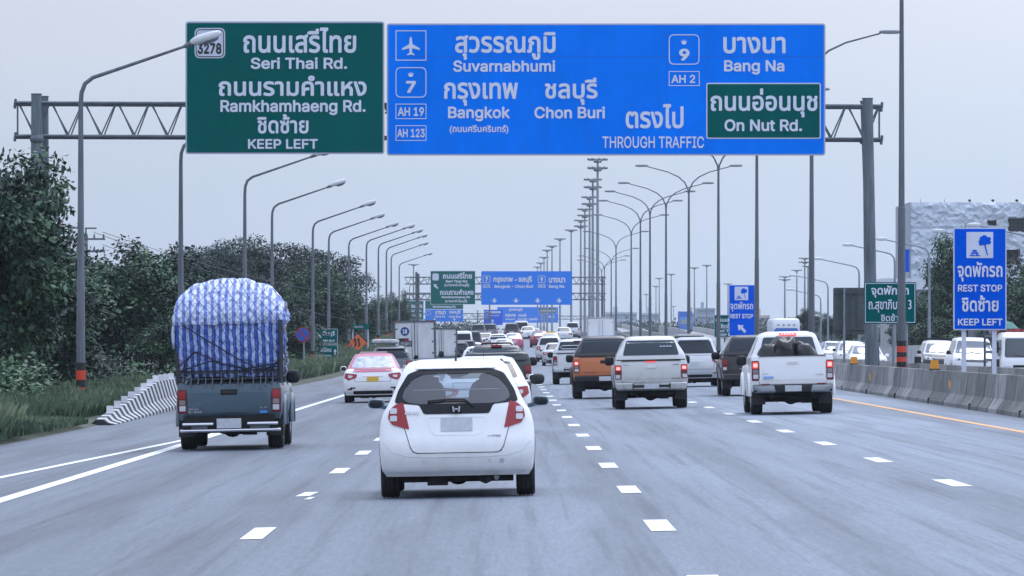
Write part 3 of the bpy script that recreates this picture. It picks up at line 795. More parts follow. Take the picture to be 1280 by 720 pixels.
def arrow(s, pts, m_=None): s.poly(pts, m_ or SWHITE, 'arrow_symbol')
def down_arrow(s, cx, y0, k=1.0):
    arrow(s, [(cx - 4.2 * k, y0 + 1 * k), (cx - 1.2 * k, y0 + 1.9 * k), (cx - 1.2 * k, y0 - .6 * k), (cx, y0 - 1.2 * k), (cx + 1.2 * k, y0 - .6 * k), (cx + 1.2 * k, y0 + 1.9 * k), (cx + 4.2 * k, y0 + 1 * k), (cx, y0 + 5 * k)][::-1])
def posts(s, pxs, py, top_py, r_, m_=STEEL, name='post', base=None, square=False):
    for px in pxs:
        zb = (base - s.o.z) if base is not None else s.z(py)
        if square: MB().box(s.x(px) - r_, s.x(px) + r_, .06, .06 + 2 * r_, zb, s.z(top_py)).build(name, m_, s.r, smooth=False)
        else: MB().cyl((s.x(px), .07 + r_, zb), (s.x(px), .07 + r_, s.z(top_py)), r_, n=10).build(name, m_, s.r)
def truss(name, px0, px1, y_rows, Z, label, legs, step=8, r=.06, m_=TRUSS):
    ro = empty(name, (PX((px0 + px1) / 2, Z), Z, gz(PX((px0 + px1) / 2, Z), Z)), label, 'gantry'); lo = ro.location
    q = lambda px, py, dz=0: (PX(px, Z) - lo.x, dz, PZ(py, Z) - lo.z)
    for (ya, yb) in y_rows:
        MB().cyl(q(px0, ya), q(px1, ya), r * 1.3, n=6).build('top_chord', m_, ro); MB().cyl(q(px0, yb), q(px1, yb), r * 1.3, n=6).build('bottom_chord', m_, ro)
        n = max(2, int((px1 - px0) / step)); m = MB(); xs = np.linspace(px0, px1, n + 1)
        for i in range(n):
            c = (xs[i] + xs[i + 1]) / 2; m.cyl(q(xs[i], ya), q(c, yb), r * .7, n=5); m.cyl(q(c, yb), q(xs[i + 1], ya), r * .7, n=5)
        m.build('lattice', m_, ro)
    for (px, pt) in legs: MB().cyl((q(px, pt)[0], 0.2, 0), q(px, pt, .2), .17, n=10).build('leg', m_, ro)
    return ro
# second gantry
Z2 = 800
truss('overhead_gantry', 506, 757, ((346.5, 355), (366.5, 374.5)), Z2, 'second gantry down the road carrying a green and a blue sign', ((520.5, 340), (523, 342), (753, 345)), r=.07)
r = sign_root('overhead_sign', 538, 594, 381, Z2 - .6, 'mid-distance green overhead sign with a white arrow pointing up left', 'road sign'); s = Sg(r, Z2 - .6)
s.board(538, 338.5, 594.3, 380.6, SGREEN2, rad=1, frame=SWHITE, fw=.5)
s.board(540.5, 341.8, 548.5, 350.6, SWHITE, name='route_shield', rad=2, y0=-.08, th=.05)
arrow(s, [(542, 355), (546.5, 355.6), (545.3, 356.8), (548, 360), (546.6, 361.3), (543.8, 358.3), (542.7, 359.6)][::-1])
s.text('ถนนเสรีไทย', 553.5, 340.6, 590, 348.4, y=-.08, bold=.03); s.text('Seri Thai Rd', 557, 350, 584, 353.2, y=-.08, bold=.03); s.text('(บางกะปิ-มีนบุรี)', 555.5, 354.2, 586.5, 359, y=-.08, bold=.03)
s.text('ถนนรามคำแหง', 550, 361.4, 592, 368.6, y=-.08, bold=.03); s.text('Ramkhamhaeng Rd', 552, 370, 587.5, 373.5, y=-.08, bold=.03); s.text('(บางกะปิ-มีนบุรี)', 556.5, 374.3, 584, 379, y=-.08, bold=.03)
r = sign_root('overhead_sign', 601, 715, 381, Z2 - .6, 'mid-distance blue overhead sign with four white lane arrows', 'road sign'); s = Sg(r, Z2 - .6)
SB3 = mat('sign_blue_bright', (0.0, 0.20, 0.80), rough=.5)
s.board(601.5, 339, 715.2, 381, SB3, rad=1, frame=SB3, fw=.4)
for (x0, nn) in ((603.5, '7'), (672.5, '9')):
    s.ring(x0, 344.5, x0 + 9.3, 353.6, .7, SWHITE, rad=2, y=-.08); s.text(nn, x0 + 3.2, 346.3, x0 + 6.4, 352, y=-.08, bold=.05)
    s.ring(x0, 355.3, x0 + 9.3, 359.8, .5, SWHITE, y=-.08); s.text('AH 19' if nn == '7' else 'AH 2', x0 + 1, 356.2, x0 + 8.4, 359.1, y=-.08, bold=.03)
s.text('กรุงเทพ - ชลบุรี', 616.5, 344.8, 665, 354.6, y=-.08, bold=.04); s.text('Bangkok - Chon Buri', 618, 356, 666.5, 361, y=-.08, bold=.03)
s.text('บางนา', 686, 347, 706.5, 353.5, y=-.08, bold=.04); s.text('Bang Na', 686, 356, 705.5, 361, y=-.08, bold=.03)
for cx in (618, 645, 672, 699): down_arrow(s, cx, 373.8)
# third signs, farther
Z3 = 1250
truss('overhead_gantry', 505, 616, ((368, 375), (392, 399)), Z3, 'hazy left gantry with green exit signs beyond the second gantry', ((612, 372), (506, 368)), r=.08)
r = sign_root('overhead_sign', 504, 530, 400, Z3 - 1, 'small hazy green sign half hidden behind a tree, far left gantry', 'road sign'); s = Sg(r, Z3 - 1)
s.board(502.6, 376, 529.6, 400, SGREEN2, frame=SWHITE, fw=.4); s.board(505, 378.5, 510.5, 384, SWHITE, 'route_shield', y0=-.1, th=.08)
s.text('ถนนเสรีไทย', 514, 379, 528, 385, y=-.1, bold=.04); s.text('Seri Thai Rd.', 514, 387, 527, 390, y=-.1, bold=.03); s.text('มีนบุรี', 515, 392, 527, 397.5, y=-.1, bold=.04)
r = sign_root('overhead_sign', 531, 579, 402, Z3 - 1, 'distant sign, green strip above blue with two lane arrows', 'road sign'); s = Sg(r, Z3 - 1)
s.board(531.5, 376, 579, 386.3, SGREEN2, 'upper_board'); s.board(531.5, 386.8, 579, 402, SB3, 'lower_board')
s.text('Ramkhamhaeng Rd.', 541, 382, 570, 385.4, y=-.08, bold=.03); s.text('บางนา', 544, 388.5, 557, 393.3, y=-.08, bold=.04); s.text('Bang Na', 544, 394.3, 556.5, 397.5, y=-.08, bold=.03)
s.text('ชลบุรี', 561.5, 387.5, 575.5, 393.3, y=-.08, bold=.04); s.text('Chon Buri', 561, 394.3, 576, 397.3, y=-.08, bold=.03); s.ring(533, 388.5, 538.5, 394, .5, SWHITE, y=-.08)
for cx in (543, 568): down_arrow(s, cx, 398, .6)
Z4 = 1600
truss('overhead_gantry', 590, 735, ((395, 399), ), Z4, 'farthest visible gantry, faint in the haze over the road', ((597, 388), (727, 388)), r=.09)
r = sign_root('overhead_sign', 620, 697, 403, Z4 - 1, 'pale blue distant sign with small green inset, under the second gantry', 'road sign'); s = Sg(r, Z4 - 1)
s.board(621.5, 383.8, 697.5, 403.4, SB3)
s.board(673, 384.6, 695, 391.5, SGREEN2, 'inset_panel', y0=-.06, th=.05, frame=SWHITE, fw=.35); s.text('ถนนอ่อนนุช', 674.5, 386, 693.5, 390.5, y=-.12, bold=.04)
s.text('สุวรรณภูมิ', 636, 385, 653, 389.5, y=-.08, bold=.05); s.text('กรุงเทพ', 631.5, 392.5, 645, 397, y=-.08, bold=.05); s.text('Bangkok', 632, 398, 644, 400.5, y=-.08, bold=.04); s.text('ชลบุรี', 648, 392, 658, 396.8, y=-.08, bold=.05); s.text('Chon Buri', 647, 397.5, 659, 400, y=-.08, bold=.04)
s.text('ตรงไป', 661, 397, 672, 400.5, y=-.08, bold=.05); s.text('บางนา', 683, 394.5, 693, 397.5, y=-.08, bold=.05); s.ring(676, 394, 680, 399, .4, SWHITE, y=-.08)
r = sign_root('overhead_sign', 605, 628, 407, Z4 - 12, 'small deep blue overhead sign with upward arrow left of pale blue one', 'road sign'); s = Sg(r, Z4 - 12)
s.board(604.8, 387.2, 628.2, 406.3, SBLUE2); s.text('กรุงเทพ', 612, 388.8, 626, 393, y=-.08, bold=.05); s.text('Bangkok', 613, 393.8, 625, 395.4, y=-.08, bold=.03)
s.ring(606, 388.8, 610.5, 393, .5, SWHITE, y=-.08); s.ring(606, 394.5, 610.5, 397, .4, SWHITE, y=-.08)
arrow(s, [(616.3, 401.2), (616.3, 405.6), (614.9, 405.6), (614.9, 401.2)]); arrow(s, [(615.6, 398.6), (617.6, 401.4), (613.6, 401.4)][::-1])

# ---------------- ground-mounted signs on the median
TREE_BLOB = [(-5.3, 2.2), (-6.0, .2), (-4.6, -1.2), (-5, -3.4), (-2.9, -4.9), (-.8, -6.2), (1.6, -5.4), (2.4, -3.9), (4.9, -4.2), (6.0, -2.4), (5.0, -.6), (6.2, 1.2), (4.6, 3.2), (2.0, 2.8), (.2, 4.2), (-2.2, 3.6), (-3.6, 4.6), (-5.2, 3.8)]
def picnic(s, a, b, c, d, m_):
    s.board(a, b, c, d, SWHITE, name='pictogram_panel', rad=.8, y0=-.028, th=.02)
    k = (c - a) / 33.0; cx, cy = a + 22.6 * k, b + 11.4 * k
    s.poly([(cx + x * 1.3 * k, cy + y * 1.25 * k) for x, y in TREE_BLOB], m_, 'tree_symbol', y=-.04)
    s.poly([(cx - .4 * k, cy + 4 * k), (cx + .9 * k, cy + 4 * k), (cx + 4.1 * k, cy + 17.6 * k), (cx + 3.0 * k, cy + 17.6 * k), (cx + .2 * k, cy + 8 * k)][::-1], m_, 'trunk_symbol', y=-.04)
    for (x0, x1, y0, y1) in ((7, 12.6, 22.2, 23.2), (5, 15.2, 25.6, 26.5), (3.4, 17.2, 28.8, 29.7)): s.poly([(a + x0 * k, b + y0 * k), (a + x1 * k, b + y0 * k), (a + x1 * k, b + y1 * k), (a + x0 * k, b + y1 * k)][::-1], m_, 'table_symbol', y=-.04)
    for (xt, xb) in ((8.2, 5.2), (11.4, 14.6), (9.6, 7.4), (10.2, 12.6)): s.poly([(a + xt * k, b + 23 * k), (a + (xt + .9) * k, b + 23 * k), (a + (xb + .9) * k, b + 30 * k), (a + xb * k, b + 30 * k)][::-1], m_, 'table_symbol', y=-.0405)
Z = 139
r = sign_root('rest_stop_sign', 1192, 1258, 0, Z, 'tall blue REST STOP KEEP LEFT sign on two white posts behind the barrier', 'road sign', zb=.19); s = Sg(r, Z)
s.board(1191.8, 284.6, 1258.2, 412.6, SBLUE2, rad=2, frame=SWHITE, fw=1.5)
picnic(s, 1208, 290, 1241.3, 322.6, SBLUE2)
s.text('จุดพักรถ', 1196.8, 327, 1253, 352.2, y=-.03, bold=.024); s.text('REST STOP', 1197.2, 355.8, 1252.6, 364.6); s.text('ชิดซ้าย', 1202, 369, 1248, 389.6, bold=.024); s.text('KEEP LEFT', 1197.2, 398.2, 1253, 406.8)
posts(s, (1205.3, 1243.3), 0, 290, .055, SWHITE, base=.19, square=True)
Z = 192
r = sign_root('green_rest_sign', 1080, 1145, 0, Z, 'green sign with white Thai text and number 3, half hidden by banded pole', 'road sign', zb=.19); s = Sg(r, Z)
s.board(1080, 352.6, 1145.2, 404.6, SGREEN, rad=1.2, frame=SGREEN, fw=.8); s.ring(1081.2, 353.8, 1144, 403.3, .8, SWHITE)
s.text('จุดพักรถ', 1089, 356.7, 1136, 372, bold=.024); s.text('ถ.สุขาภิบาล 3', 1085.6, 374.5, 1139.3, 390.8, bold=.014); s.text('ชิดซ้าย', 1101, 392, 1129, 401.3, bold=.014)
posts(s, (1133.5, 1117), 0, 356, .05, STEEL, base=.19)
Z = 204
r = sign_root('sign_seen_from_behind', 1041, 1084, 0, Z, 'dark grey back of a road sign on a slim post beside the gantry legs', 'road sign', zb=.19); s = Sg(r, Z)
s.board(1041.5, 359.6, 1086, 418.2, SBACK, rad=2, th=.03)
for py in (366, 411.5): MB().box(s.x(1042), s.x(1085.5), -.05, -.0, s.z(py + 1), s.z(py - 1)).build('stiffener', SBACK, r, smooth=False)
for px in (1049, 1063, 1071): MB().box(s.x(px - .5), s.x(px + .5), -.03, 0, s.z(417), s.z(361)).build('rib', SBACK, r, smooth=False)
MB().cyl((s.x(1055), -.1, 0), (s.x(1055), -.1, s.z(360.6)), .045, n=10).build('post', STEEL, r)
Z = 330
r = sign_root('rest_stop_sign', 911, 943, 0, Z, 'smaller blue REST STOP sign with white arrow, beyond the dark pickup', 'road sign', zb=gz(13, Z)); s = Sg(r, Z)
s.board(911, 356, 943.6, 420, SBLUE2, rad=.8, frame=SWHITE, fw=.7)
picnic(s, 918.3, 358.3, 935.2, 375.2, SBLUE2)
s.text('จุดพักรถ', 912.8, 377, 941.3, 389.6, bold=.02); s.text('REST STOP', 913, 392.3, 941.3, 398, bold=.025)
arrow(s, [(922, 405.8), (930, 406.8), (928, 408.8), (933, 413.8), (930.6, 416.4), (925.6, 411.3), (923.4, 413.6)][::-1])
posts(s, (917, 938), 0, 358, .05, STEEL, base=gz(13, Z))
Z = 390
r = sign_root('keep_left_sign', 893, 925, 0, Z, 'green Seri Thai keep left sign partly behind the smaller blue sign', 'road sign', zb=gz(13, Z)); s = Sg(r, Z)
s.board(892.6, 393.5, 925.5, 421.6, SGREEN, frame=SWHITE, fw=.5)
s.text('ถนนเสรีไทย', 894.6, 396.5, 923.5, 402.2, bold=.02); s.text('ชิดซ้าย', 901, 404, 918, 410.5, bold=.02); s.text('Seri Thai', 895, 411.8, 919, 415.3); s.text('KEEP LEFT', 897, 417, 921, 420)
posts(s, (906, ), 0, 395, .06, STEELD, base=gz(13, Z))

# ---------------- small signs on the left verge
Z = 322
r = sign_root('no_parking_sign', 370, 388, 0, Z, 'round blue no parking sign with red rim and slash on left verge', 'road sign', zb=gz(-12, Z)); s = Sg(r, Z)
cx, cy, R_ = s.x(378.6), s.z(418.3), 9.3 * Z / F
circ = lambda rr: [(cx + rr * math.cos(t * math.pi / 16), cy + rr * math.sin(t * math.pi / 16)) for t in range(32)]
MB().prism(circ(R_), 0, .03).build('red_rim', mat('sign_red', (.35, .02, .03), rough=.5), r, ang=20)
MB().prism(circ(R_ * .86), -.015, .01).build('blue_disc', mat('sign_disc_blue', (.01, .08, .42), rough=.5), r, ang=20)
d_ = R_ * .62; MB().prism([(cx - d_ - .04, cy + d_), (cx - d_ + .05, cy + d_ + .05), (cx + d_ + .04, cy - d_), (cx + d_ - .05, cy - d_ - .05)][::-1], -.03, -.01).build('slash', mat('sign_red', (.35, .02, .03)), r, smooth=False)
posts(s, (379.8,), 0, 425, .05, STEEL, base=gz(-12, Z))
Z = 375
r = sign_root('direction_sign', 396, 421, 0, Z, 'pair of small green direction boards stacked on two posts, left verge', 'road sign', zb=gz(-12, Z)); s = Sg(r, Z)
s.board(396.3, 411, 422, 429, SGREEN, 'upper_board', rad=1, frame=SWHITE, fw=.5); s.board(395.7, 431, 422, 448, SGREEN, 'lower_board', rad=1, frame=SWHITE, fw=.5)
s.text('มีนบุรี', 403.5, 413.8, 418.5, 421, bold=.03); s.text('Min Buri', 404, 424.3, 418.5, 427, bold=.02); arrow(s, [(397.5, 418), (401, 418.8), (400, 419.6), (402, 421.6), (400.9, 422.6), (399.3, 420.7), (398.3, 421.8)][::-1])
s.text('เสรีไทย', 401, 434, 414, 440, bold=.02); s.text('Suwinthawong', 397.5, 443, 414, 446, bold=.02); arrow(s, [(418.8, 436), (420.8, 439.5), (419.5, 439.5), (419.5, 443.5), (418.1, 443.5), (418.1, 439.5), (416.8, 439.5)][::-1])
posts(s, (399.8, 420), 0, 412, .05, STEEL, base=gz(-12, Z))
Z = 430
r = sign_root('street_name_sign', 439, 462, 0, Z, 'narrow dark green name board above the orange diamond, left verge', 'road sign', zb=gz(-12, Z)); s = Sg(r, Z)
s.board(439, 405, 462, 412, SGREEN2, frame=SGREEN2, fw=.3); s.text('คลองกะลันตัน', 443, 406.8, 454, 409.6, bold=.02); posts(s, (441, 460), 0, 406, .05, SWHITE, base=gz(-12, Z))
Z = 378
r = sign_root('warning_sign', 437, 457, 0, Z, 'orange diamond warning sign with two black wavy arrows on left verge', 'road sign', zb=gz(-12, Z)); s = Sg(r, Z)
MB().prism([(s.x(447.3), s.z(438.6)), (s.x(458), s.z(428)), (s.x(447.3), s.z(417.4)), (s.x(436.8), s.z(428))], 0, .03).build('board', DIAMOND, r, smooth=False)
for dx in (0, 4.6): s.poly([(442.8 + dx, 433), (444 + dx, 430), (443 + dx, 427.6), (442.8 + dx, 425.3), (441.6 + dx, 425.3), (443.6 + dx, 422), (445.8 + dx, 425.1), (444.6 + dx, 425.2), (444.9 + dx, 427.2), (446 + dx, 430), (444.5 + dx, 433.5)][::-1], SBLACK, 'arrow_symbol')
posts(s, (443.5, 452), 0, 426, .04, STEEL, base=gz(-12, Z))
Z = 650
r = sign_root('warning_sign', 655, 666, 0, Z, 'tiny orange triangular warning sign far down the road', 'road sign', zb=gz(3, Z) ); s = Sg(r, Z)
s.poly([(656.5, 418), (664.5, 418), (660.8, 410)][::-1], DIAMOND, 'board'); posts(s, (660.5,), 0, 416, .04, STEEL, base=gz(3, Z))

# ================================================================== STREET LAMPS
def left_lamp():
    r = empty('street_lamp', (-12.2, 158, -.15))
    H = 9.45
    m = MB().tube([(0, 0, 0), (0, 0, 3.6), (.0, 0, 3.62), (0, 0, 8.6), (.02, 0, 8.95), (.12, 0, 9.22), (.35, 0, 9.4), (.65, 0, 9.5), (3.15, 0, 10.35)],
                  [.135, .115, .105, .07, .066, .064, .06, .055, .04], n=10)
    m.build('pole', STEELD, r)
    MB().cyl((0, 0, 0), (0, 0, .04), .24, n=12).build('base_plate', STEELD, r)
    for i, (a, c) in enumerate(((.62, .9), (1.12, 1.4))): MB().cyl((0, 0, a - .5), (0, 0, c - .5), .145 if i else .15, n=14).build('red_band', BREDO, r)
    for a in (.4, .9): MB().cyl((0, 0, a), (0, 0, a + .22), .142, n=14).build('black_band', BBLK, r)
    h = MB().ell((3.62, 0, 10.56), (.46, .21, .14), e=.75); 
    for i, v in enumerate(h.v): h.v[i] = (v[0], v[1], v[2] + (v[0] - 3.62) * .30)
    hd = h.build('lamp_head', LAMPW, r)
    h = MB().ell((3.74, 0, 10.50), (.28, .16, .12), n=10, m=6)
    for i, v in enumerate(h.v): h.v[i] = (v[0], v[1], v[2] + (v[0] - 3.75) * .26)
    h.build('lamp_lens', LAMPL, hd)
    MB().cyl((3.0, 0, 10.3), (3.3, 0, 10.42), .06, .09, n=8).build('collar', STEELD, r)
    return r
L0 = left_lamp(); L0['category'] = 'street lamp'; L0['group'] = 'street lamps along the left verge'
ordn = ['nearest', 'second', 'third', 'fourth', 'fifth', 'sixth', 'seventh', 'eighth', 'ninth', 'tenth', 'eleventh', 'twelfth', 'thirteenth', 'fourteenth', 'fifteenth', 'sixteenth', 'seventeenth']
LL = [(101, 158), (226, 205), (306, 249), (340, 298), (391, 347), (411, 392), (436, 440), (458, 452), (473, 492), (483, 532), (489, 590), (499, 660), (512, 900)]
first = True
for i, (px, Zl) in enumerate(LL):
    lab = 'grey single-arm street lamp on left verge, ' + ordn[i] + ' along the row'
    loc = (PX(px, Zl), Zl, gz(-12, Zl) + (.17 if Zl < 200 else .08))
    if first: L0.location = loc; L0['label'] = lab; first = False
    else: copy_tree(L0, loc, lab, rz=random.uniform(-.06, .06))
def double_lamp():
    r = empty('median_lamp', (13.3, 200, .2)); H = 14.0
    MB().tube([(0, 0, 0), (0, 0, 6), (0, 0, 6.02), (0, 0, 13.0)], [.15, .12, .105, .07], n=10).build('pole', STEELD, r)
    for sx in (-1, 1):
        a = MB().tube([(sx * .0, 0, 12.9), (sx * .06, 0, 13.35), (sx * .3, 0, 13.85), (sx * .75, 0, 14.25), (sx * 1.5, 0, 14.6), (sx * 3.0, 0, 15.0)], [.06, .055, .05, .045, .04, .035], n=8).build('arm', STEELD, r)
        h = MB().ell((sx * 3.42, 0, 15.06), (.5, .15, .09), n=12, m=6, e=.7).build('lamp_head', mat('lamp_head_grey', (.22, .24, .27), rough=.5), a)
    for z0, z1, m_, nm in ((.15, .70, BREDO, 'red_band'), (.70, .88, BBLK, 'black_band'), (.88, 1.04, BREDO, 'red_band'), (1.04, 1.20, BBLK, 'black_band'), (1.20, 1.40, BREDO, 'red_band'), (1.40, 1.58, BBLK, 'black_band')): MB().cyl((0, 0, z0), (0, 0, z1), .165, n=14).build(nm, m_, r)
    MB().cyl((0, 0, 0), (0, 0, .05), .26, n=12).build('base_plate', STEELD, r)
    return r
M0 = double_lamp(); M0['category'] = 'street lamp'; M0['group'] = 'double-armed lamps on the median'
ML = [(1127, 181), (1014.5, 237), (946, 290), (898, 340), (861, 395), (832.5, 440), (812.5, 466), (800.5, 499), (789, 558), (770, 642), (764, 755), (755.5, 820), (752, 860)]
for i, (px, Zl) in enumerate(ML):
    lab = 'tall double-armed lamp on the median, ' + ordn[i] + ' along its row'
    # the head of each stands about 13.6 m above the eye whatever the road does under it
    loc = (PX(px, Zl), Zl, gz(13, Zl) * (1 if Zl < 300 else .2) + (-.0 if Zl < 300 else -.6))
    if Zl < 300: loc = (loc[0], loc[1], .18)
    if i == 0: M0.location = loc; M0['label'] = 'tall lamp pole with red and black hazard bands standing before the green sign'
    else: copy_tree(M0, loc, lab, rz=random.uniform(-.04, .04))
for q, (a, c) in enumerate(((16.2, .16), (17, .14))): pass
# high masts
def mast(kind):
    r = empty('high_mast', (0, 0, 0)); H = 24
    MB().tube([(0, 0, 0), (0, 0, 12), (0, 0, H)], [.26, .2, .13], n=10).build('pole', STEEL, r)
    for lv in range(2 if kind == 'double' else 1):
        z = H - .2 - lv * 1.15
        MB().cyl((0, 0, z - .16), (0, 0, z), .5, n=14).build('ring_platform', STEELD, r)
        m = MB()
        for k in range(8):
            t = k * math.pi / 4 + .2; c, s_ = math.cos(t), math.sin(t)
            m.cyl((c * .3, s_ * .3, z), (c * .95, s_ * .95, z + .25), .06, n=5)
            m.ell((c * 1.1, s_ * 1.1, z + .3), (.27, .27, .2), n=8, m=5)
        m.build('floodlights', STEEL, r)
    return r
D0 = mast('double'); S0 = mast('single')
for q in (D0, S0): q['category'] = 'light mast'
HM = [(747, 200, 690), (741, 225, 776), (737, 247, 870), (731, 262, 947), (726, 276, 1026), (714, 288, 1112), (700, 299, 1205), (690, 308, 1290), (684, 313, 1330), (680, 322, 1450), (672, 334, 1620), (676, 329, 1540)]
for i, (px, py, Zm) in enumerate(HM):
    src, lab = (D0, 'high floodlight mast with two stacked rings, ' + ordn[i] + ' in the row behind the lamps') if i < 5 else (S0, 'hazy high floodlight mast with one ring, ' + ordn[i] + ' of the receding row')
    zt = PZ(py, Zm); loc = (PX(px, Zm), Zm, zr(Zm)); sc = (zt - zr(Zm)) / 24
    if i == 0: D0.location = loc; D0['label'] = lab; D0['group'] = 'high masts in the receding row'; D0.scale = (1, 1, sc)
    elif i == 5: S0.location = loc; S0['label'] = lab; S0['group'] = 'high masts in the receding row'; S0.scale = (1, 1, sc)
    else: copy_tree(src, loc, lab, 'high masts in the receding row', scale=(1, 1, sc))
HR = [(981, 346, 1150, 'D'), (996, 338, 1250, 'S'), (1006, 323, 1100, 'D'), (1010, 333, 1180, 'S'), (883.5, 332, 1500, 'S'), (868, 335, 1550, 'S'), (839, 343, 1650, 'S'), (824, 348, 1750, 'S'), (820, 358, 1900, 'S'), (910, 355, 1500, 'S'), (842, 383, 2200, 'S'), (808, 368, 2300, 'S'), (437, 329, 1500, 'S'), (445, 334, 1450, 'D'), (517, 331, 1300, 'S')]
HRL = ['faint floodlight mast right of the lamp row, ' + t for t in ('leftmost of the four above the right trees', 'second of the four above the right trees', 'tallest of the four above the right trees', 'rightmost of the four above the right trees', 'just left of the blue arrow sign', 'second left of the blue arrow sign', 'between the two thick lamp poles', 'left of the pair between lamp poles', 'shortest in the gap between lamp poles', 'behind the blue arrow sign', 'low and very faint by the ramp', 'faintest, above the pale long building')] + ['faint floodlight mast above the left trees, left of two', 'faint floodlight mast above the left trees, right of two', 'thin mast above the green sign on the second gantry']
for (px, py, Zm, k), lab in zip(HR, HRL):
    zt = PZ(py, Zm); copy_tree(D0 if k == 'D' else S0, (PX(px, Zm), Zm, zr(Zm)), lab, 'scattered distant masts', scale=(1, 1, (zt - zr(Zm)) / 24))
# single-arm lamps of the frontage road, arms to the left (px of pole, px/py of head, Z)
def right_lamp():
    r = empty('frontage_lamp', (0, 0, 0))
    MB().tube([(0, 0, 0), (0, 0, 4), (0, 0, 8.0), (-.05, 0, 8.35), (-.25, 0, 8.6), (-.6, 0, 8.72), (-2.9, 0, 9.2)], [.12, .10, .07, .06, .055, .05, .04], n=8).build('pole', STEEL, r)
    MB().ell((-3.2, 0, 9.26), (.40, .17, .12), n=12, m=6, e=.7).build('lamp_head', LAMPW, r)
    return r
R0 = right_lamp(); R0['category'] = 'street lamp'; R0['group'] = 'single-arm lamps of the right frontage road'
RL = [(1161.5, 311, 365, 'before the wrapped building, arm to the left'), (1118.5, 318, 372, 'between gantry legs and banded pole'), (1074, 334, 420, 'above the grey sign back'), (1035, 353, 500, 'above the right trees, larger one'), (1026, 370, 560, 'above the right trees, smaller one'), (1238, 302, 330, 'behind the tall blue sign, head showing at its left'), (1290, 296, 300, 'at the right edge, head above the blue sign')]
for i, (px, py, Zl, lab) in enumerate(RL):
    loc = (PX(px, Zl), Zl, PZ(py, Zl) - 8.6)
    if i == 0: R0.location = loc; R0['label'] = 'white-headed street lamp ' + lab
    else: copy_tree(R0, loc, 'white-headed street lamp ' + lab)

# power poles at the left
for i, (px, Zl) in enumerate(((86, 340), (107.5, 352))):
    r = empty('power_pole', (PX(px, Zl), Zl, 0)); tag(r, ('left' if i == 0 else 'right') + ' concrete power pole with steel crossarms above the left trees', 'power pole', 'power poles')
    zt = PZ(296, Zl)
    MB().cyl((0, 0, 0), (0, 0, zt), .19, .13, n=8).build('pole', CONC2, r)
    for k, zz in enumerate((zt - .15, zt - .95)):
        MB().box(-.1, 1.25, -.24, -.14, zz - .06, zz + .06).build('crossarm', STEELD, r, smooth=False)
        for x in (.55, 1.15): MB().cyl((x, -.19, zz), (x, -.19, zz + .32), .07, .045, n=8).build('insulator', STEELD, r)
    MB().box(-.04, .06, -.24, -.14, zt, zt + .55).build('bracket', STEELD, r, smooth=False); MB().box(-.04, .7, -.24, -.14, zt + .5, zt + .6).build('bracket', STEELD, r, smooth=False)
a0 = P(107.5, 296, 352); m = MB()
for (dx, dz, ex, ez) in ((1.1, .3, 14, -3.6), (.5, .3, 14, -4.2), (1.1, -.5, 14, -4.6)):
    pts = [(dx + ex * t, 60 * t, dz + ez * t - 1.6 * t * (1 - t)) for t in np.linspace(0, 1, 10)]; m.tube(pts, .02, n=4)
o = m.build('power_cables', STEELD, None, loc=(a0.x, a0.y - .2, a0.z)); tag(o, 'three thin cables running right from the right power pole', 'cable')

# ================================================================== VEHICLES
MIRG = mat('mirror_glass_dark', (.012, .018, .024), rough=.25, spec=.3)
_wh = {}
def wheel(parent, x, y, r=.33, wd=.21, side=1, simple=False):
    """tyre with shoulders and tread grooves; rim on the outer side"""
    k = (r, wd, side, simple); h = wd / 2
    if k not in _wh:
        prof = [(r * .62, h * .9), (r * .93, h), (r * .985, h * .82)]
        for g in (.5, 0, -.5): prof += [(r, h * (g + .22)), (r, h * (g + .06)), (r * .972, h * (g + .04)), (r * .972, h * (g - .04)), (r, h * (g - .06)), (r, h * (g - .22))] if not simple else []
        prof += [(r * .985, -h * .82), (r * .93, -h), (r * .62, -h * .9)]
        m = MB().lathe(prof, (0, 0, 0), 'x', 30)
        t = m.build('tyre', TYRE, None, ang=50)
        q = MB().lathe([(.02, h * .55 * side), (r * .22, h * .6 * side), (r * .26, h * .35 * side), (r * .55, h * .4 * side), (r * .62, h * .88 * side), (r * .64, h * .5 * side)], (0, 0, 0), 'x', 20)
        for a in range(5):
            t_ = a * 2 * math.pi / 5; c, s_ = math.cos(t_), math.sin(t_)
            q.cyl((h * .6 * side, c * r * .1, s_ * r * .1), (h * .8 * side, c * r * .6, s_ * r * .6), r * .07, r * .055, n=6)
        u = q.build('rim', RIM, None); q2 = MB().lathe([(.0, 0), (r * .63, 0)], (h * .2 * side, 0, 0), 'x', 16)
        _wh[k] = (t.data, u.data); bpy.data.objects.remove(t); bpy.data.objects.remove(u)
    a = bpy.data.objects.new('wheel', _wh[k][0]); COL.objects.link(a); a.parent = parent; a.location = (x, y, r)
    b_ = bpy.data.objects.new('rim', _wh[k][1]); COL.objects.link(b_); b_.parent = a
    return a
def arch(parent, B, y, r, zc, wd=.3):
    """dark opening of the wheel arch with its lip, both sides"""
    for s_, nm in ((1, 'right'), (-1, 'left')):
        n = 14; pl = [(y + r * math.cos(t * math.pi / n), zc + r * math.sin(t * math.pi / n)) for t in range(n + 1)]
        zb = B.K[0][0] + .005
        pl = [(y + r, zb)] + pl + [(y - r, zb)]
        B.panel('wheel_arch', nm, pl, UNDER, parent, off=.006, th=.02, step=.12)
